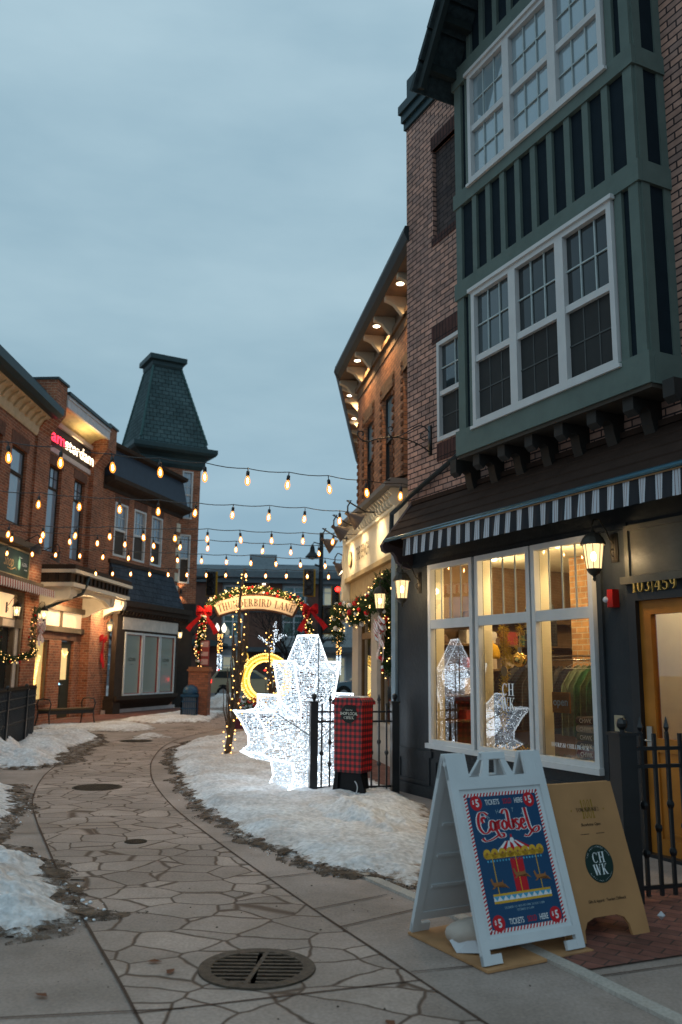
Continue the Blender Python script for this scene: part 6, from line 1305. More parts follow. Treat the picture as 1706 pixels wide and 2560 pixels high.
# ---- ground ironwork
IRON = mat('rusty_iron', (.07, .05, .035), .6, var=.4, scale=30, bump=.4, metal=.3)
t = thing('storm_drain', 'round slotted iron drain cover in the paving in the foreground', 'drain cover', PW, (-.43, 4.98, 0))
mk('pit_shade', G().lathe([(.27, .0065), (.001, .0065)], n=40), mat('drain_shade_black', (.004, .004, .004), 1), t)  # flat near-black disc, shade inside the drain put into its colour
g = G(); n_ = 48; vs = []
for k in range(n_):
    a = 2 * math.pi * k / n_
    for r0, z in ((.318, .005), (.315, .014), (.25, .014), (.246, .007)): vs.append((r0 * math.cos(a), r0 * math.sin(a), z))
g.add(vs, [(4 * k + j, (4 * k + 4) % (4 * n_) + j, (4 * k + 4) % (4 * n_) + j + 1, 4 * k + j + 1) for k in range(n_) for j in range(3)]); mk('frame_ring', g, IRON, t)
g = G()
for k in range(9):
    y = -.22 + k * .055; w = math.sqrt(.25 ** 2 - y * y)
    for a, b_ in ((-w, -.012), (.012, w)): g.prism([(a, y - .012), (b_, y - .012), (b_, y + .012), (a, y + .012)], .006, .013, 'z')
g.M = Matrix.Rotation(R(-8), 4, 'Z'); g.box(-.012, .012, -.25, .25, .006, .0135); mk('grate_bars', g, IRON, t)
for nm, x, y, r0, lb in (('manhole_cover', -3.25, 11.98, .33, 'round patterned manhole cover in the middle of the path'), ('valve_cover', -1.88, 8.36, .105, 'small round valve cover in the path'), ('manhole_cover', -4.47, 19.4, .36, 'far manhole cover at the edge of the snow')):
    t = thing(nm, lb, 'manhole cover', PW, (x, y, 0)); mk('rim', G().lathe([(r0, .005), (r0, .011), (r0 * .93, .011), (r0 * .92, .008)], n=32), IRON, t)
    g = G(); g.lathe([(r0 * .92, .0095), (.001, .0095)], n=32)
    s_ = r0 / 7
    for i in range(-6, 7):
        for j in range(-6, 7):
            if math.hypot(i, j) < 6.2: g.box(i * s_ - s_ * .3, i * s_ + s_ * .3, j * s_ - s_ * .3, j * s_ + s_ * .3, .0095, .013)
    mk('plate', g, IRON, t)
# ---- bench and bin
t = thing('bench', 'black metal bench with curved arms in the snow by the left door', 'bench', Fr(-7.55, 24.2, 33))
g = G(); g.box(-.78, .78, -.22, .24, .42, .455)
for k in range(9): g.box(-.78, .78, -.24 + k * .055, -.21 + k * .055, .455, .468)
mk('seat', g, mat('worn_bench_slats', (.11, .075, .035), .5), t)
mk('apron', G().box(-.76, .76, -.235, -.215, .33, .43).box(-.76, .76, .235, .25, .33, .43), BLACK, t)
for sx_1 in (-1, 1):
    for sy_ in (-1, 1): mk('leg', G().tube([(sx_1 * .76, sy_ * .22, .44), (sx_1 * .76, sy_ * .24, .25), (sx_1 * .78, sy_ * .3, 0)], .02, 6), BLACK, t, smooth=True)
    mk('armrest', G().tube([(sx_1 * .76, -.24, .42), (sx_1 * .76, -.29, .6), (sx_1 * .76, -.22, .72), (sx_1 * .76, 0, .74), (sx_1 * .76, .22, .72), (sx_1 * .76, .29, .6), (sx_1 * .76, .24, .42)], .018, 6), BLACK, t, smooth=True)
t = thing('litter_bin', 'blue domed litter bin beside the left brick pier', 'bin', PW, (-4.93, 28.9, 0))
BLU = mat('blue_enamel', (.02, .07, .14), .35)
g = G(); g.box(-.29, .29, -.25, .25, .66, .74)
for k in range(8): x = -.26 + k * .074; g.box(x - .01, x + .01, -.25, -.23, .02, .7)
for z in (.05, .28, .5): g.box(-.26, .26, -.255, -.235, z, z + .035)
for x in (-.27, .25): g.box(x, x + .02, -.25, .25, .02, .68)
mk('frame', g, BLU, t); mk('liner', G().box(-.22, .22, -.2, .2, .03, .64), mat('grey_liner', (.14, .15, .18), .5), t)
mk('dome_lid', G().lathe([(.26, .74), (.26, .84), (.22, .96), (.13, 1.03), (.01, 1.06)], n=20), BLU, t, smooth=True)
# ================================================================ across the road
FB = Fr(-10.5, 60, 85)
BB = thing('apartment_building', 'brick and grey block with white windows across the road', 'building', FB)
GRY = mat('grey_stucco', (.32, .35, .36), .8, var=.1); BKB = mat('brown_brick_far', (.12, .065, .05), .85, var=.15, scale=3); TRM = mat('pale_window_trim', (.5, .55, .58), .6)
g = G(); g.box(-30, 40, 0, 12, 0, 7.6); mk('wall', g, GRY, BB)
g = G()
for a, b_ in ((-14, -11), (-.9, 2.2), (3.75, 6.4), (8.2, 9.2), (13, 16), (-22, -19)): g.box(a, b_, -.25, 0, 0, 7.9)
mks('brick_bay', g, BKB, BB)
g = G(); g.box(-30, 40, -.9, 12, 7.9, 8.35); g.prism([(-.9, 8.35), (-.3, 8.8), (12, 8.8), (12, 8.35)], -30, 40, 'x'); g.box(-30, 40, -.6, 0, 7.55, 7.9); mk('roof_eave', g, mat('roof_grey', (.13, .155, .17), .6), BB)
g = G(); g.box(4.0, 6.0, 2, 5, 8.8, 9.9); g.box(6.0, 11, 3, 6, 8.8, 9.3); mk('roof_house', g, mat('pale_grey_cladding', (.24, .28, .3), .7), BB)
TEALG = glass('far_window_glass', 2.0, (.08, .17, .17), .05, clear=False); far_lit = mat('far_lit_window', (.5, .5, .4), emit=(.8, .75, .5), es=.22)  # teal in the far panes' body colour imitates reflected sky
random.seed(6)
for fl, (z0, z1) in enumerate(((.3, 2.5), (3.75, 5.35), (6.0, 7.4))):
    for (a, b_) in ((-9.5, -7.5), (-6.6, -5.2), (-3.9, -1.7), (2.3, 3.7), (6.45, 8.1), (9.3, 11), (11.4, 12.8), (16.5, 18.2), (-18, -16)):
        w = mk('window', (lambda g: (ring(g, a, b_, z0, z1, .12, -.06, .0), g.box((a + b_) / 2 - .05, (a + b_) / 2 + .05, -.05, 0, z0, z1), g.box(a, b_, -.045, 0, z0 + (z1 - z0) * .66, z0 + (z1 - z0) * .66 + .07), g)[-1])(G()), TRM, BB)
        lit = (fl, a) in ((2, 9.3), (1, 9.3), (0, 9.3), (0, 2.3))
        mk('pane', G().quad((a, -.012, z0), (b_, -.012, z0), (b_, -.012, z1), (a, -.012, z1)), far_lit if lit else TEALG, w)
g = G(); g.box(-30, 40, -.35, 0, 5.5, 5.8); g.box(3.7, 14, -1.5, 0, 2.75, 3.05); g.box(-30, 40, -.12, 0, 2.9, 3.15); mk('string_course', g, mat('dark_grey_band', (.07, .085, .095), .6), BB)
g = G(); g.prism([(-.9 + 3.6 * i / 10, 3.25 + .32 * math.sin(math.pi * i / 10)) for i in range(11)] + [(2.7, 3.1), (-.9, 3.1)], -1.2, 0); mk('arched_canopy', g, mat('teal_canopy', (.03, .06, .065), .5), BB)
t = thing('building_downlight', 'spotlight under the eave of the block across the road', 'wall light', FB, (5.1, -.35, 7.5)); mk('lens', G().lathe([(.1, 0), (.1, -.05), (.001, -.05)], n=10), MT['downlight_lens'], t); lamp('spot', 'SPOT', t, (0, -.15, -.1), 60, (1, .6, .35), .1, spot=90)
g = G(); g.text('LA', 2.9, 3.5, .0001, -.1)
# low annex and far building, left
FB2 = Fr(-30, 70, 90); t = thing('far_low_building', 'dark low building in the distance behind the street corner', 'building', FB2); mk('wall', G().box(0, 14, 0, 8, 0, 6), BKB, t); mk('roof', G().box(-.4, 14.4, -.4, 8, 6, 6.5), MT['roof_grey'], t)
# ---- cars
def car(label, x, y, az, col, cat='car', s=1.0, suv=True, lights='rear', rack=True):
    t = thing('car', label, cat, Fr(x, y, az)); paint = mat('paint_' + label.split()[0], col, .3, metal=.15, var=.03); t.scale = (s, s, s)
    # x forward, y across, body centred
    L, Wd = 4.5, .9; prof = [(-2.2, .35), (-2.25, .62), (-2.2, .98), (-2.05, 1.08), (-1.95, 1.2), (-1.72, 1.50), (-1.5, 1.56), (.1, 1.54), (.3, 1.48), (1.05, 1.04), (1.9, .92), (2.15, .78), (2.25, .5), (2.2, .35)] if suv else [(-2.2, .35), (-2.25, .6), (-2.15, .95), (-1.6, 1.02), (-1.0, 1.4), (.2, 1.42), (1.0, 1.0), (2.0, .85), (2.2, .6), (2.2, .35)]
    g = G(); n_ = len(prof); ys = [-.9, -.86, .86, .9]; vs = []
    for yy in (-.90, -.74, .74, .90):
        for (a, z) in prof:
            k = 0 if abs(yy) < .8 else 1; zz = z; y2 = yy
            if z > 1.05: y2 = yy * (1 - .34 * (z - 1.05)) * (.98 if k else 1)
            vs.append((a * (1 if not k else .985), y2, zz - (.03 if k and z > 1.4 else 0)))
    fs = [tuple(range(n_)), tuple(range(3 * n_, 4 * n_))[::-1]] + [(r * n_ + i, r * n_ + (i + 1) % n_, (r + 1) * n_ + (i + 1) % n_, (r + 1) * n_ + i) for r in range(3) for i in range(n_)]
    g.add(vs, fs); smooth_by_angle(mk('body', g, paint, t), 35)
    gm = GL_DRK
    for sd_ in (-1, 1):
        yv = lambda z: sd_ * (.915 * (1 - .34 * max(0, z - 1.05)))
        g = G()
        P = [(-1.85, 1.12), (-1.65, 1.44), (-1.0, 1.46), (-1.0, 1.1)], [(-.93, 1.1), (-.93, 1.46), (-.1, 1.46), (-.1, 1.08)], [(-.03, 1.08), (-.03, 1.46), (.15, 1.43), (.75, 1.08)]
        for q in P: g.add([(a, yv(z), z) for a, z in q], [(0, 1, 2, 3)])
        mk('side_window', g, gm, t)
        for wx in (-1.4, 1.42):
            wl_ = mk('wheel', G().lathe([(.33, -.1), (.34, 0), (.33, .1), (.2, .11)], (wx, sd_ * .82, .34), 20, 'y'), mat('tyre', (.015, .015, .015), .8), t, smooth=False)
            g = G(); g.lathe([(.2, -.0), (.2, .02)], (wx, sd_ * .93, .34), 16, 'y')
            for k in range(5): a = k * 1.2566; g.prism([(wx + .03 * math.cos(a + 1.57), .34 + .03 * math.sin(a + 1.57)), (wx + .2 * math.cos(a), .34 + .2 * math.sin(a)), (wx + .03 * math.cos(a - 1.57), .34 + .03 * math.sin(a - 1.57))], sd_ * .94, sd_ * .96)
            mk('rim', g, mat('alloy', (.4, .42, .44), .3, metal=.8), wl_)
        mks('wheel_arch', G().lathe([(.41, 0), (.4, .01)], (-1.4, sd_ * .895, .36), 20, 'y').lathe([(.41, 0), (.4, .01)], (1.42, sd_ * .895, .36), 20, 'y'), MT['tyre'], t)
        mk('tail_light', G().box(-2.29, -2.02, *sorted((sd_ * .6, sd_ * .91)), .84, 1.02), mat('tail_light_red', (.7, .02, .02), emit=(1, .03, .02), es=6, sample=False), t)
        mk('headlight', G().box(2.08, 2.24, *sorted((sd_ * .55, sd_ * .88)), .68, .82), mat('headlight_lens', (.7, .7, .7), .1), t)
    g = G(); g.add([(-2.0, -.66, 1.16), (-2.0, .66, 1.16), (-1.77, .6, 1.46), (-1.77, -.6, 1.46)], [(0, 1, 2, 3)]); g.add([(.36, -.6, 1.46), (.36, .6, 1.46), (1.02, .7, 1.07), (1.02, -.7, 1.07)], [(0, 1, 2, 3)]); mk('windscreen', g, gm, t)
    if rack: mk('roof_rail', G().tube([(-1.5, .55, 1.58), (.1, .55, 1.56)], .02, 5).tube([(-1.5, -.55, 1.58), (.1, -.55, 1.56)], .02, 5), BLACK, t)
    mk('brake_light', G().box(-1.78, -1.68, -.15, .15, 1.49, 1.54), MT['tail_light_red'], t)
    return t
car('gold estate car with red tail lights passing behind the arch', -4.75, 46.5, 86, (.42, .36, .24))
car('maroon car beyond the gold one, seen through the golden ring', -2.6, 50.5, 88, (.2, .03, .05), suv=False, rack=False)
car('grey car parked across the road at the left', -13.5, 53.0, 86, (.2, .22, .24), suv=False, rack=False)
car('blue grey car beyond the leaf at the right', 1.6, 47.5, 266, (.12, .18, .22), suv=False, rack=False)
# ---- traffic lights
YEL = mat('signal_yellow', (.55, .28, .02), .5); RLED = mat('red_signal', (1, .02, .02), emit=(1, .03, .02), es=7, sample=False); HAND = mat('orange_hand_signal', (1, .2, .05), emit=(1, .15, .03), es=5, sample=False)
def sig(par, x, z, y=0, back=False, red=True, s=1.0, off=0):
    g = G(); g.box(x - .25 * s, x + .27 * s, y, y + .04, z - .58 * s, z + .58 * s); o = mk('backboard', g, YEL, par)
    g = G(); g.box(x - .2 * s, x + .2 * s, y - .25, y - .002, z - .55 * s, z + .55 * s)
    for k in (-1, 0, 1): g.tube([(x + off, y - .25, z + k * .36 * s), (x + off, y - .45, z + k * .36 * s - .03)], .15 * s, 10, caps=False)
    mk('signal_head', g, BLACK, par)
    if red: mk('red_lamp', G().lathe([(.13 * s, y - .262), (.001, y - .262)], (x + off, 0, z + .36 * s), 14, 'y'), RLED, par)
t = thing('traffic_light', 'traffic signal with red lamp and orange hand on the pole by the left corner', 'traffic light', PW, (-7.3, 40.0, 0))
mk('pole', G().tube([(-.45, .2, 0), (-.45, .2, 6.6)], .13, 8).tube([(-.45, .2, 5.7), (2.0, .2, 5.9)], .06, 6), mat('dark_pole', (.02, .022, .024), .5), t); sig(t, .1, 2.7, back=True, s=.95, off=.1)
g = G(); g.box(-.5, -.15, -.2, 0, 2.3, 2.75); mk('walk_box', g, BLACK, t); mk('orange_hand', G().box(-.4, -.28, -.21, -.2, 2.42, 2.62).box(-.38, -.22, -.21, -.2, 2.38, 2.48), HAND, t); sig(t, 1.25, 5.5, red=False)
t = thing('traffic_light', 'traffic signals with yellow backboards on the tall lamp pole by the cream sign', 'traffic light', PW, (-.9, 39.5, 0))
mk('pole', G().tube([(0, 0, 0), (0, 0, 7.9)], [.14, .10], 8).tube([(0, 0, 6.3), (-.3, 0, 6.4)], .05, 6).tube([(0, 0, 2.9), (.9, 0, 2.95)], .04, 6).tube([(0, 0, 4.4), (.5, 0, 4.5)], .04, 6), MT['dark_pole'], t)
sig(t, .68, 4.95, s=.8, off=.1); sig(t, .36, 3.85, red=False, s=1.15); sig(t, -.55, 5.55, red=False, s=1.1)
mk('lamp_arm', G().tube([(0, 0, 7.35), (-.35, 0, 7.45), (-.42, 0, 7.3)], .03, 6).lathe([(.04, 7.35), (.1, 7.2), (.13, 7.0), (.34, 6.75), (.33, 6.73), (.05, 6.8)], (-.42, 0, 0), 14), MT['dark_pole'], t)
mk('lamp_lens', G().ball((-.42, 0, 6.74), .12, 8, 6), mat('lens_grey', (.3, .3, .3), .3), t)
mk('street_sign_plate', G().box(.95, 1.3, -.03, 0, 4.7, 5.2), mat('white_plate', (.4, .42, .45), .5), t)
# ---- twin globe lamps
GLB = mat('globe_glow', (1, 1, 1), .4, emit=(1, .88, .66), es=2.2)
def globe_lamp(label, x, y, two=True):
    t = thing('street_lamp', label, 'street lamp', PW, (x, y, 0), 'globe street lamps along the road'); t.scale = (1.24,) * 3
    mk('pole', G().tube([(0, 0, 0), (0, 0, 3.3)], [.07, .05], 8).lathe([(.16, 0), (.12, .3), (.07, .5)], n=10), MT['dark_pole'], t)
    for x0 in ((-.19, .19) if two else (.0,)):
        mk('globe', G().lathe([(.05, 3.2), (.11, 3.3), (.135, 3.42), (.10, 3.54), (.05, 3.62), (.01, 3.7)], (x0, 0, 0), 12), GLB, t, smooth=True)
        mk('bracket', G().tube([(0, 0, 2.6), (x0, 0, 2.75), (x0, 0, 3.2)], .03, 6), BLACK, t)
    g = G(); random.seed(int(x * 7))
    for k in range(150): z = rnd(1.0, 2.05); a = rnd(0, 6.28); g.octa((.11 * math.cos(a), .11 * math.sin(a), z), .021)
    o = mk('white_light_wrap', g, WLT, t); o['kind'] = 'stuff'; g = G()
    for k in range(50): z = rnd(2.1, 3.1); a = rnd(0, 6.28); g.octa((.12 * math.cos(a), .12 * math.sin(a), z), .024)
    o = mk('warm_light_wrap', g, TRL, t); o['kind'] = 'stuff'; return t
globe_lamp('globe street lamp wrapped in lights, seen through the left side of the arch', -8.0, 57.6)
globe_lamp('globe street lamp wrapped in lights between the leaf and the cream shopfront', -.06, 58.0, False)
# ---- bare trees by the road
def bare_tree(label, x, y, h_, seed, col=(.03, .025, .022)):
    random.seed(seed); t = thing('bare_tree', label, 'tree', PW, (x, y, 0)); gt, gc = G(), G(); mb = mat('dark_bark', col, .9)
    gt.tube([(0, 0, 0), (.03, 0, h_ * .25), (-.02, .02, h_ * .42)], [h_ * .028, h_ * .02, h_ * .016], 8)
    def br(p0, d, ln, r, lv):
        pts = [p0]; q = p0
        for i in range(4): d = (d + Vector((rnd(-1, 1), rnd(-1, 1), rnd(-.5, .7))) * .22).normalized(); q = q + d * ln / 4; pts.append(q)
        gc.tube(pts, [r * (1 - .13 * i) for i in range(5)], 4 if lv > 1 else 6)
        if lv < 4:
            for k in range(3 if lv < 3 else 4): s_ = pts[random.choice((2, 3, 4))]; br(s_, (d + Vector((rnd(-1, 1), rnd(-1, 1), rnd(-.3, .8))) * .8).normalized(), ln * .68, r * .55, lv + 1)
    for k in range(7): a = k * .9; br(Vector((-.0, 0, h_ * rnd(.25, .42))), Vector((math.cos(a), math.sin(a), 1.0)).normalized(), h_ * .28, h_ * .011, 0)
    mk('trunk', gt, mb, t, smooth=True); mk('crown', gc, mb, t); return t
bare_tree('bare branched tree framed by the arch in front of the brick block', -2.7, 44.5, 5.4, 3)
bare_tree('dark bare tree at the left street corner', -8.6, 43.5, 6.0, 8)
bare_tree('dark bare tree far beyond the left corner', -12.5, 50.5, 6.5, 9)
# ================================================================ A-frame signs
def panel_frame(P, rz, k, h_):
    """matrix of a leaning panel: local x along its foot, local z up the slope, local -y its face"""
    sl = math.atan2(k, h_); return Matrix.Translation(P) @ Matrix.Rotation(rz, 4, 'Z') @ Matrix.Rotation(-sl, 4, 'X'), math.hypot(k, h_)
rzA = math.atan2(.478, .878); z0 = .018
AF = thing('sandwich_board', 'white plastic folding sign with blue carousel poster', 'sandwich board', PW, (.79, 5.0, z0)); AF.rotation_euler = (0, 0, rzA)
WPL = mat('white_plastic', (.60, .62, .63), .5, var=.05, bump=.06, bscale=60)
w, kk, hh = .735, .345, 1.06; M1, SL = panel_frame((0, 0, 0), 0, kk, hh)
def shell(M_, face):
    g = G(); g.M = M_; ya, yb = (-.028, 0)
    g.box(0, .055, ya, yb, .0, SL - .0); g.box(w - .055, w, ya, yb, 0, SL - .0); g.box(.055, w - .055, ya, yb, .075, .125); g.box(.055, w - .055, ya, yb, SL - .19, SL - .12)
    g.box(0, .13, ya + .003, yb - .002, 0, .05); g.box(w - .13, w, ya + .003, yb - .002, 0, .05)
    g.box(.04, w - .04, ya + .012, yb - .006, .1, SL - .15)
    for a, b_ in ((0, .15), (w - .14, w)): g.box(a, b_, ya + .002, yb - .003, SL - .13, SL + .02)
    g.prism([(.235, SL - .13), (.285, SL - .02), (.325, SL - .02), (.295, SL - .13)], ya + .002, yb - .003); g.prism([(.50, SL - .13), (.45, SL - .02), (.41, SL - .02), (.44, SL - .13)], ya + .004, yb - .005); g.box(.283, .452, ya + .001, yb + .004, SL - .02, SL + .02)
    for a in (.1, .3, .5): g.box(.09, w - .09, yb - .006, yb + .004, .18 + a, .2 + a) if not face else None
    return g
mk('front_panel', shell(M1, True), WPL, AF)
M2 = Matrix.Translation((w, 2 * kk, 0)) @ Matrix.Rotation(math.pi, 4, 'Z') @ Matrix.Rotation(-math.atan2(kk, hh), 4, 'X'); mk('rear_panel', shell(M2, False), WPL, AF)
g = G(); g.tube([(-.003, kk - .02, hh - .03), (.12, kk - .02, hh - .03)], .016, 8); g.tube([(w - .12, kk - .02, hh - .03), (w + .003, kk - .02, hh - .03)], .016, 8); mk('hinge', g, WPL, AF)
# poster
pc = [mat('poster_navy', (.01, .055, .13), .4, var=.05), mat('poster_white', (.72, .72, .72), .5, var=.02), mat('poster_red', (.50, .012, .02), .5, var=.05), mat('poster_gold', (.62, .34, .03), .5, var=.15, scale=60), mat('poster_sky', (.08, .33, .5), .5), mat('poster_brown', (.30, .12, .04), .6), mat('poster_dim_white', (.25, .36, .42), .5)]
x0, x1, q0, q1 = .085, .652, .145, SL - .215; PWd, PHt = x1 - x0, q1 - q0; yb = -.0165
g = G(); g.M = M1; X = lambda a: x0 + a * PWd; Z = lambda b_: q0 + b_ * PHt
g.k = 1; g.quad((x0, yb, q0), (x1, yb, q0), (x1, yb, q1), (x0, yb, q1))
g.k = 0; bx_ = .036; bz_ = bx_ * PWd / PHt; g.quad((X(bx_), yb - .0008, Z(bz_)), (X(1 - bx_), yb - .0008, Z(bz_)), (X(1 - bx_), yb - .0008, Z(1 - bz_)), (X(bx_), yb - .0008, Z(1 - bz_)))
g.k = 2; y2 = yb - .0006
for k in range(24):
    a = k / 24
    for b_ in (0, 1 - bz_): g.quad((X(a), y2, Z(b_)), (X(a + .02), y2, Z(b_)), (X(a + .04), y2, Z(b_ + bz_)), (X(a + .02), y2, Z(b_ + bz_)))
for k in range(38):
    b_ = k / 38
    for a in (0, 1 - bx_): g.quad((X(a), y2, Z(b_)), (X(a + bx_), y2, Z(b_ + .013)), (X(a + bx_), y2, Z(b_ + .026)), (X(a), y2, Z(b_ + .013)))
y3, y4, y5 = yb - .0016, yb - .0024, yb - .0032
def pcirc(a, b_, r, y): n_ = 22; g.add([(X(a) + r * math.cos(6.2832 * k / n_), y, Z(b_) + r * math.sin(6.2832 * k / n_)) for k in range(n_)], [tuple(range(n_))])
for a, b_ in ((.145, .925), (.855, .925), (.13, .065), (.87, .065)):
    g.k = 2; pcirc(a, b_, .043, y3); g.k = 1; g.text('5', X(a) + .008, Z(b_) - .02, .042, y4, 0, .9, bold=.04); g.text('$', X(a) - .022, Z(b_) - .004, .022, y4, 0, .8, bold=.03)
for b_ in (.925, .065):
    g.k = 1; g.text('TICKETS', X(.355), Z(b_) - .014, .03, y4, 0, .66, bold=.015); g.text('HERE', X(.71), Z(b_) - .014, .03, y4, 0, .66, bold=.015); g.k = 2; g.text('SOLD', X(.555), Z(b_) - .014, .03, y4, 0, .62, bold=.015)
g.k = 6
for ch, a, b_, ro in (('A', .27, .80, .5), ('H', .40, .835, .2), ('I', .50, .845, 0), ('T', .60, .84, -.15), ('A', .72, .81, -.4)): g.text(ch, X(a), Z(b_), .024, y3, 0, .9, rot=ro)
# script lettering as brush strokes
SC = {'C': [[(.30, .72), (.22, .80), (.10, .80), (.02, .62), (.02, .36), (.12, .2), (.24, .22), (.31, .32)], [(.22, .62), (.17, .68), (.12, .6), (.14, .5)]],
      'a': [[(.47, .48), (.40, .55), (.35, .48), (.34, .34), (.39, .25), (.46, .32), (.48, .52)], [(.48, .52), (.48, .3), (.56, .06), (.66, .06), (.66, .14), (.58, .16)], [(.50, .1), (.3, .0), (.12, -.03), (.05, .06)]],
      'r': [[(.56, .54), (.56, .28)], [(.56, .45), (.60, .53), (.65, .52)]], 'o': [[(.74, .52), (.68, .45), (.68, .32), (.74, .26), (.80, .34), (.80, .46), (.74, .53)]],
      'u': [[(.72, .74), (.78, .84), (.88, .80), (.88, .35), (.94, .26), (1.0, .33), (1.0, .55)], [(1.0, .5), (1.0, .28)]],
      's': [[(1.18, .5), (1.10, .54), (1.08, .45), (1.16, .34), (1.12, .23), (1.05, .26)]], 'e': [[(1.24, .38), (1.33, .44), (1.31, .54), (1.25, .5), (1.23, .34), (1.29, .23), (1.38, .3)]],
      'l': [[(1.42, .86), (1.44, .5), (1.48, .2), (1.60, .1), (1.72, .16), (1.72, .26), (1.62, .24), (1.5, .12), (1.36, .0), (1.26, .04)]]}
def brush(P, wd, y):
    Q = cr_spline(P, 5); n_ = len(Q); vs = []
    for i, q in enumerate(Q):
        t_ = (Q[min(n_ - 1, i + 1)] - Q[max(0, i - 1)]); t_ = t_.normalized() if t_.length > 0 else Vector((1, 0)); th = wd * (.38 + .75 * abs(t_.y) ** 1.3)
        o = Vector((-t_.y, t_.x)) * th; vs += [(X(.12) + (q.x + o.x) * .258, y, Z(.648) + (q.y + o.y) * .19 * 1.0), (X(.12) + (q.x - o.x) * .258, y, Z(.648) + (q.y - o.y) * .19)]
    g.add(vs, [(2 * i, 2 * i + 1, 2 * i + 3, 2 * i + 2) for i in range(n_ - 1)])
for L_ in SC.values():
    for P in L_: g.k = 6 if False else 1; brush(P, .062, y3)
for L_ in SC.values():
    for P in L_: g.k = 2; brush(P, .036, y4)
# carousel
g.k = 2; g.quad((X(.435), y3, Z(.262)), (X(.60), y3, Z(.262)), (X(.60), y3, Z(.50)), (X(.435), y3, Z(.50)))
for k in range(8):
    g.k = 1 + k % 2; a, b_ = .26 + .07 * k, .26 + .07 * (k + 1); g.quad((X(a), y3, Z(.545)), (X(b_), y3, Z(.545)), (X(.5 + .02 * (k - 3)), y3, Z(.628)), (X(.5 + .02 * (k - 4)), y3, Z(.628)))
g.k = 1; pcirc(.51, .63, .016, y4); g.k = 2; g.quad((X(.495), y3, Z(.64)), (X(.525), y3, Z(.64)), (X(.52), y3, Z(.675)), (X(.50), y3, Z(.675)))
g.k = 3; g.quad((X(.13), y4, Z(.51)), (X(.88), y4, Z(.51)), (X(.9), y4, Z(.545)), (X(.11), y4, Z(.545)))
for k in range(8): pcirc(.155 + .1 * k, .545, .028, y4)
g.k = 5
for k in range(8): a = .155 + .1 * k; g.quad((X(a - .018), y5, Z(.548)), (X(a), y5, Z(.538)), (X(a + .018), y5, Z(.548)), (X(a), y5, Z(.558)))
g.k = 4
for k in range(19): pcirc(.15 + .039 * k, .493, .006, y3)
g.k = 3
for a in (.21, .51, .78): g.quad((X(a - .005), y4, Z(.26)), (X(a + .005), y4, Z(.26)), (X(a + .005), y4, Z(.51)), (X(a - .005), y4, Z(.51)))
g.k = 5
for a, b_ in ((.22, .33), (.53, .385), (.79, .35)):
    D = [(-.09, .035), (-.07, .045), (-.055, .012), (.05, .012), (.065, .028), (.065, .005), (.10, -.03), (.13, -.04), (.085, -.005), (.06, -.012), (-.03, -.014), (-.06, -.03), (-.09, -.03), (-.06, -.016), (-.075, .0)]
    g.add([(X(a + p_[0]), y5, Z(b_ + p_[1])) for p_ in D], [tuple(range(len(D)))])
g.k = 3; g.quad((X(.13), y3, Z(.195)), (X(.88), y3, Z(.195)), (X(.88), y3, Z(.262)), (X(.13), y3, Z(.262)))
g.k = 1; g.quad((X(.13), y4, Z(.212)), (X(.88), y4, Z(.212)), (X(.88), y4, Z(.246)), (X(.13), y4, Z(.246)))
g.k = 4
for k in range(10): a = .13 + .075 * k; g.add([(X(a), y5, Z(.246)), (X(a + .075), y5, Z(.246)), (X(a + .0375), y5, Z(.214))], [(0, 2, 1)])
g.k = 6; g.text('DECEMBER 1-23  MON-FRI 3-8PM  SAT/SUN 12-8PM', X(.5), Z(.155), .0115, y3, 0, .8, bold=.01); g.text('DECEMBER 24 12-4PM', X(.5), Z(.13), .0115, y3, 0, .8, bold=.01)
mk('poster', g, pc, AF)
# plywood base and sandbag
PLY = mat('plywood', (.42, .22, .10), .6, var=.25, scale=4, bump=.1)
pb = thing('plywood_base', 'sheet of plywood under the white folding sign', 'board', PW, (.79, 5.0, .004)); pb.rotation_euler = (0, 0, rzA)
mk('sheet', G().prism([(-.01, -.065), (w + .03, -.06), (w + .03, 2 * kk + .06), (-.015, 2 * kk + .02)], 0, .014, 'z'), PLY, pb)
sbg = thing('sandbag', 'pale sandbag slumped inside the white folding sign', 'sandbag', PW, (.86, 5.36, .02)); sbg.rotation_euler = (0, 0, rzA - .3)
g = G(); N_ = 14; vs = []
for i in range(N_ + 1):
    for j in range(N_):
        u, v_ = i / N_ * math.pi, j / N_ * 2 * math.pi; x, y, z = math.cos(u) * .22, math.sin(u) * math.cos(v_) * .13, math.sin(u) * math.sin(v_) * .085; k_ = 1 + .22 * noise.noise((x * 9, y * 9, z * 9)); vs.append((x * k_, y * k_, max(0, z * k_ + .07)))
g.add(vs, [(i * N_ + j, i * N_ + (j + 1) % N_, (i + 1) * N_ + (j + 1) % N_, (i + 1) * N_ + j) for i in range(N_) for j in range(N_)])
mk('bag', g, mat('sandbag_cloth', (.5, .42, .36), .85, var=.1, bump=.3), sbg, smooth=True); mk('crumpled_paper', G().add([(-.2, -.1, .0), (-.08, -.16, .01), (-.02, -.1, .05), (-.12, -.04, .07), (-.22, -.03, .05), (-.1, -.1, .09)], [(0, 1, 5), (1, 2, 5), (2, 3, 5), (3, 4, 5), (4, 0, 5)]), mat('crumpled_paper', (.6, .6, .62), .7), sbg)
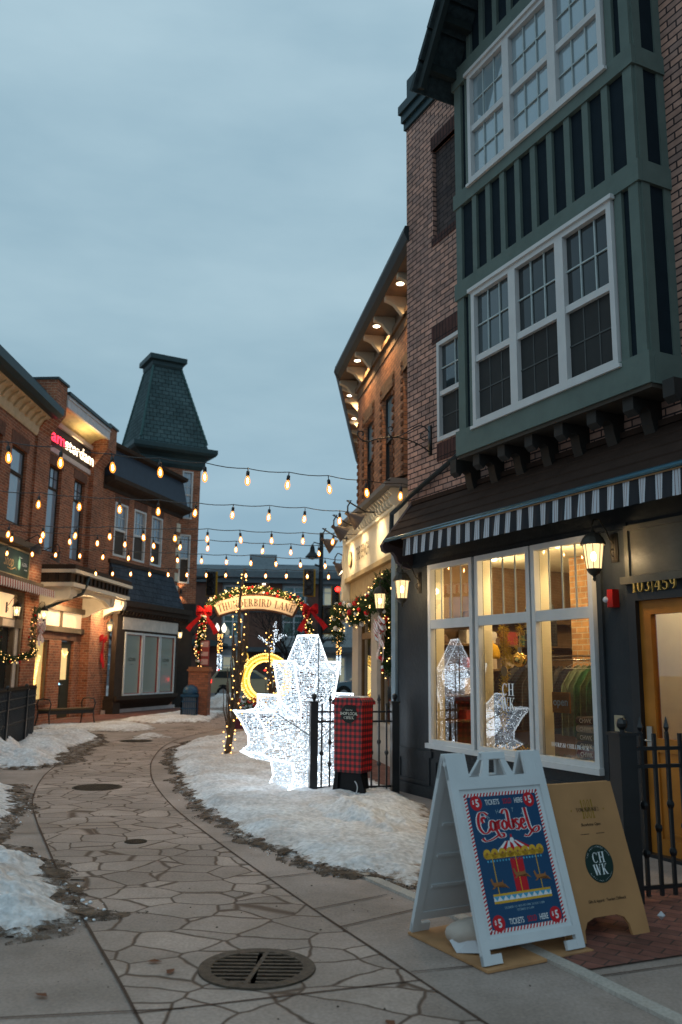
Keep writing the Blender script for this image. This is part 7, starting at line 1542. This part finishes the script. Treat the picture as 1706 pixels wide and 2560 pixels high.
# tan sign
dT = Vector((.891, .454, 0)); PT = Vector((1.943, 5.697, 0)) - dT * .66; rzT = math.atan2(.454, .891); TN = thing('wooden_sign', 'tan wooden folding sign with dark round emblem behind the white one', 'sandwich board', PW, tuple(PT)); TN.rotation_euler = (0, 0, rzT)
TAN = mat('tan_birch_ply', (.42, .215, .09), .55, var=.12, scale=3, bump=.08)
wt, kt, ht = .66, .25, .885; MT1, ST_ = panel_frame((0, 0, 0), 0, kt, ht); T0 = .035
def tanp(M_):
    g = G(); g.M = M_; cut = [(.14, 0), (.15, .07), (.18, .115), (.24, .135), (wt - .24, .135), (wt - .18, .115), (wt - .15, .07), (wt - .14, 0)]
    body = [(0, 0)] + cut[:4]; lo = [(0, 0), (.14, 0), (.15, .07), (.18, .115), (.24, .135), (0 + .0, .135)]
    g.prism(lo, -.018, 0); g.prism([(wt - a, b_) for a, b_ in lo][::-1], -.018, 0); g.prism([(0, .135), (wt, .135), (wt - T0, ST_), (T0, ST_)], -.018, 0); return g
mk('front_board', tanp(MT1), TAN, TN); mk('rear_board', tanp(Matrix.Translation((wt, 2 * kt, 0)) @ Matrix.Rotation(math.pi, 4, 'Z') @ Matrix.Rotation(-math.atan2(kt, ht), 4, 'X')), TAN, TN)
g = G(); g.M = MT1; cx = .375; ya = -.0195
g.lathe([(.112, ya - .0005), (.112, -.018)], (cx, 0, .43), 40, 'y'); mk('round_emblem', g, mat('dark_green_emblem', (.012, .03, .024), .5), TN)
g = G(); g.M = MT1; serif(g, 'CH', cx, .435, .062, ya - .0015, .95); serif(g, 'WK', cx, .365, .062, ya - .0015, .86)
for k, ch in enumerate('THE CHILLIWACK SHOP'): a = R(155 - k * 7.2); g.text(ch, cx + .095 * math.cos(a), .43 + .095 * math.sin(a), .0085, ya - .0015, 0, .9, rot=a - math.pi / 2)
for k, ch in enumerate('GIFTS AND APPAREL'): a = R(212 + k * 7.2); g.text(ch, cx + .103 * math.cos(a), .43 + .103 * math.sin(a), .007, ya - .0015, 0, .9, rot=a + math.pi / 2)
mk('emblem_lettering', g, mat('emblem_white', (.7, .72, .72), .5), TN)
g = G(); g.M = MT1; serif(g, '1881', cx - .0, .70, .115, ya, .42, .02)
for s in (-1, 1): g.add([(cx + s * .135 + .006 * math.cos(k), ya, .752 + .006 * math.sin(k)) for k in range(6)], [tuple(range(6))])
mk('gold_number', g, mat('gold_ink', (.30, .17, .02), .4), TN)
g = G(); g.M = MT1; serif(g, 'TOWNHOMES', cx, .742, .024, ya - .001, 1.0, .05); g.text('Showhome Open', cx, .655, .018, ya, 0, .9, bold=.02, shear=.25); g.text('Gifts & Apparel · Tourism Chilliwack', cx, .215, .017, ya, 0, .85, bold=.02); g.box(cx - .10, cx - .03, ya, -.018, .606, .609); g.box(cx + .03, cx + .10, ya, -.018, .606, .609)
mk('black_lettering', g, mat('black_ink', (.03, .02, .012), .5), TN)
# small debris
random.seed(14)
t = thing('crumpled_tissue', 'scrap of white tissue on the bricks by the fence post', 'litter', PW, (2.12, 5.95, .02)); mk('scrap', G().octa((0, 0, .02), .028), MT['crumpled_paper'], t)
LEAFM = mat('brown_leaf', (.16, .06, .03), .8)
for k, (x, y, lb) in enumerate(((-1.0, 5.05, 'brown leaf on the paving left of the drain'), (-.88, 4.9, 'reddish leaf nearest the drain cover'), (-1.45, 4.55, 'dark leaf on the plain concrete at the lower left'), (-2.0, 4.7, 'brown leaf farther left on the plain concrete'), (.25, 4.25, 'small leaf on the paving right of the drain'))):
    t = thing('fallen_leaf', lb, 'leaf', PW, (x, y, .012), 'fallen leaves on the paving'); t.rotation_euler = (0, 0, k * 1.3); mk('blade', G().add([(-.045, 0, .002), (-.01, -.022, .006), (.045, 0, .002), (-.005, .025, .008)], [(0, 1, 2, 3)]), LEAFM, t)
bpy.context.view_layer.update()
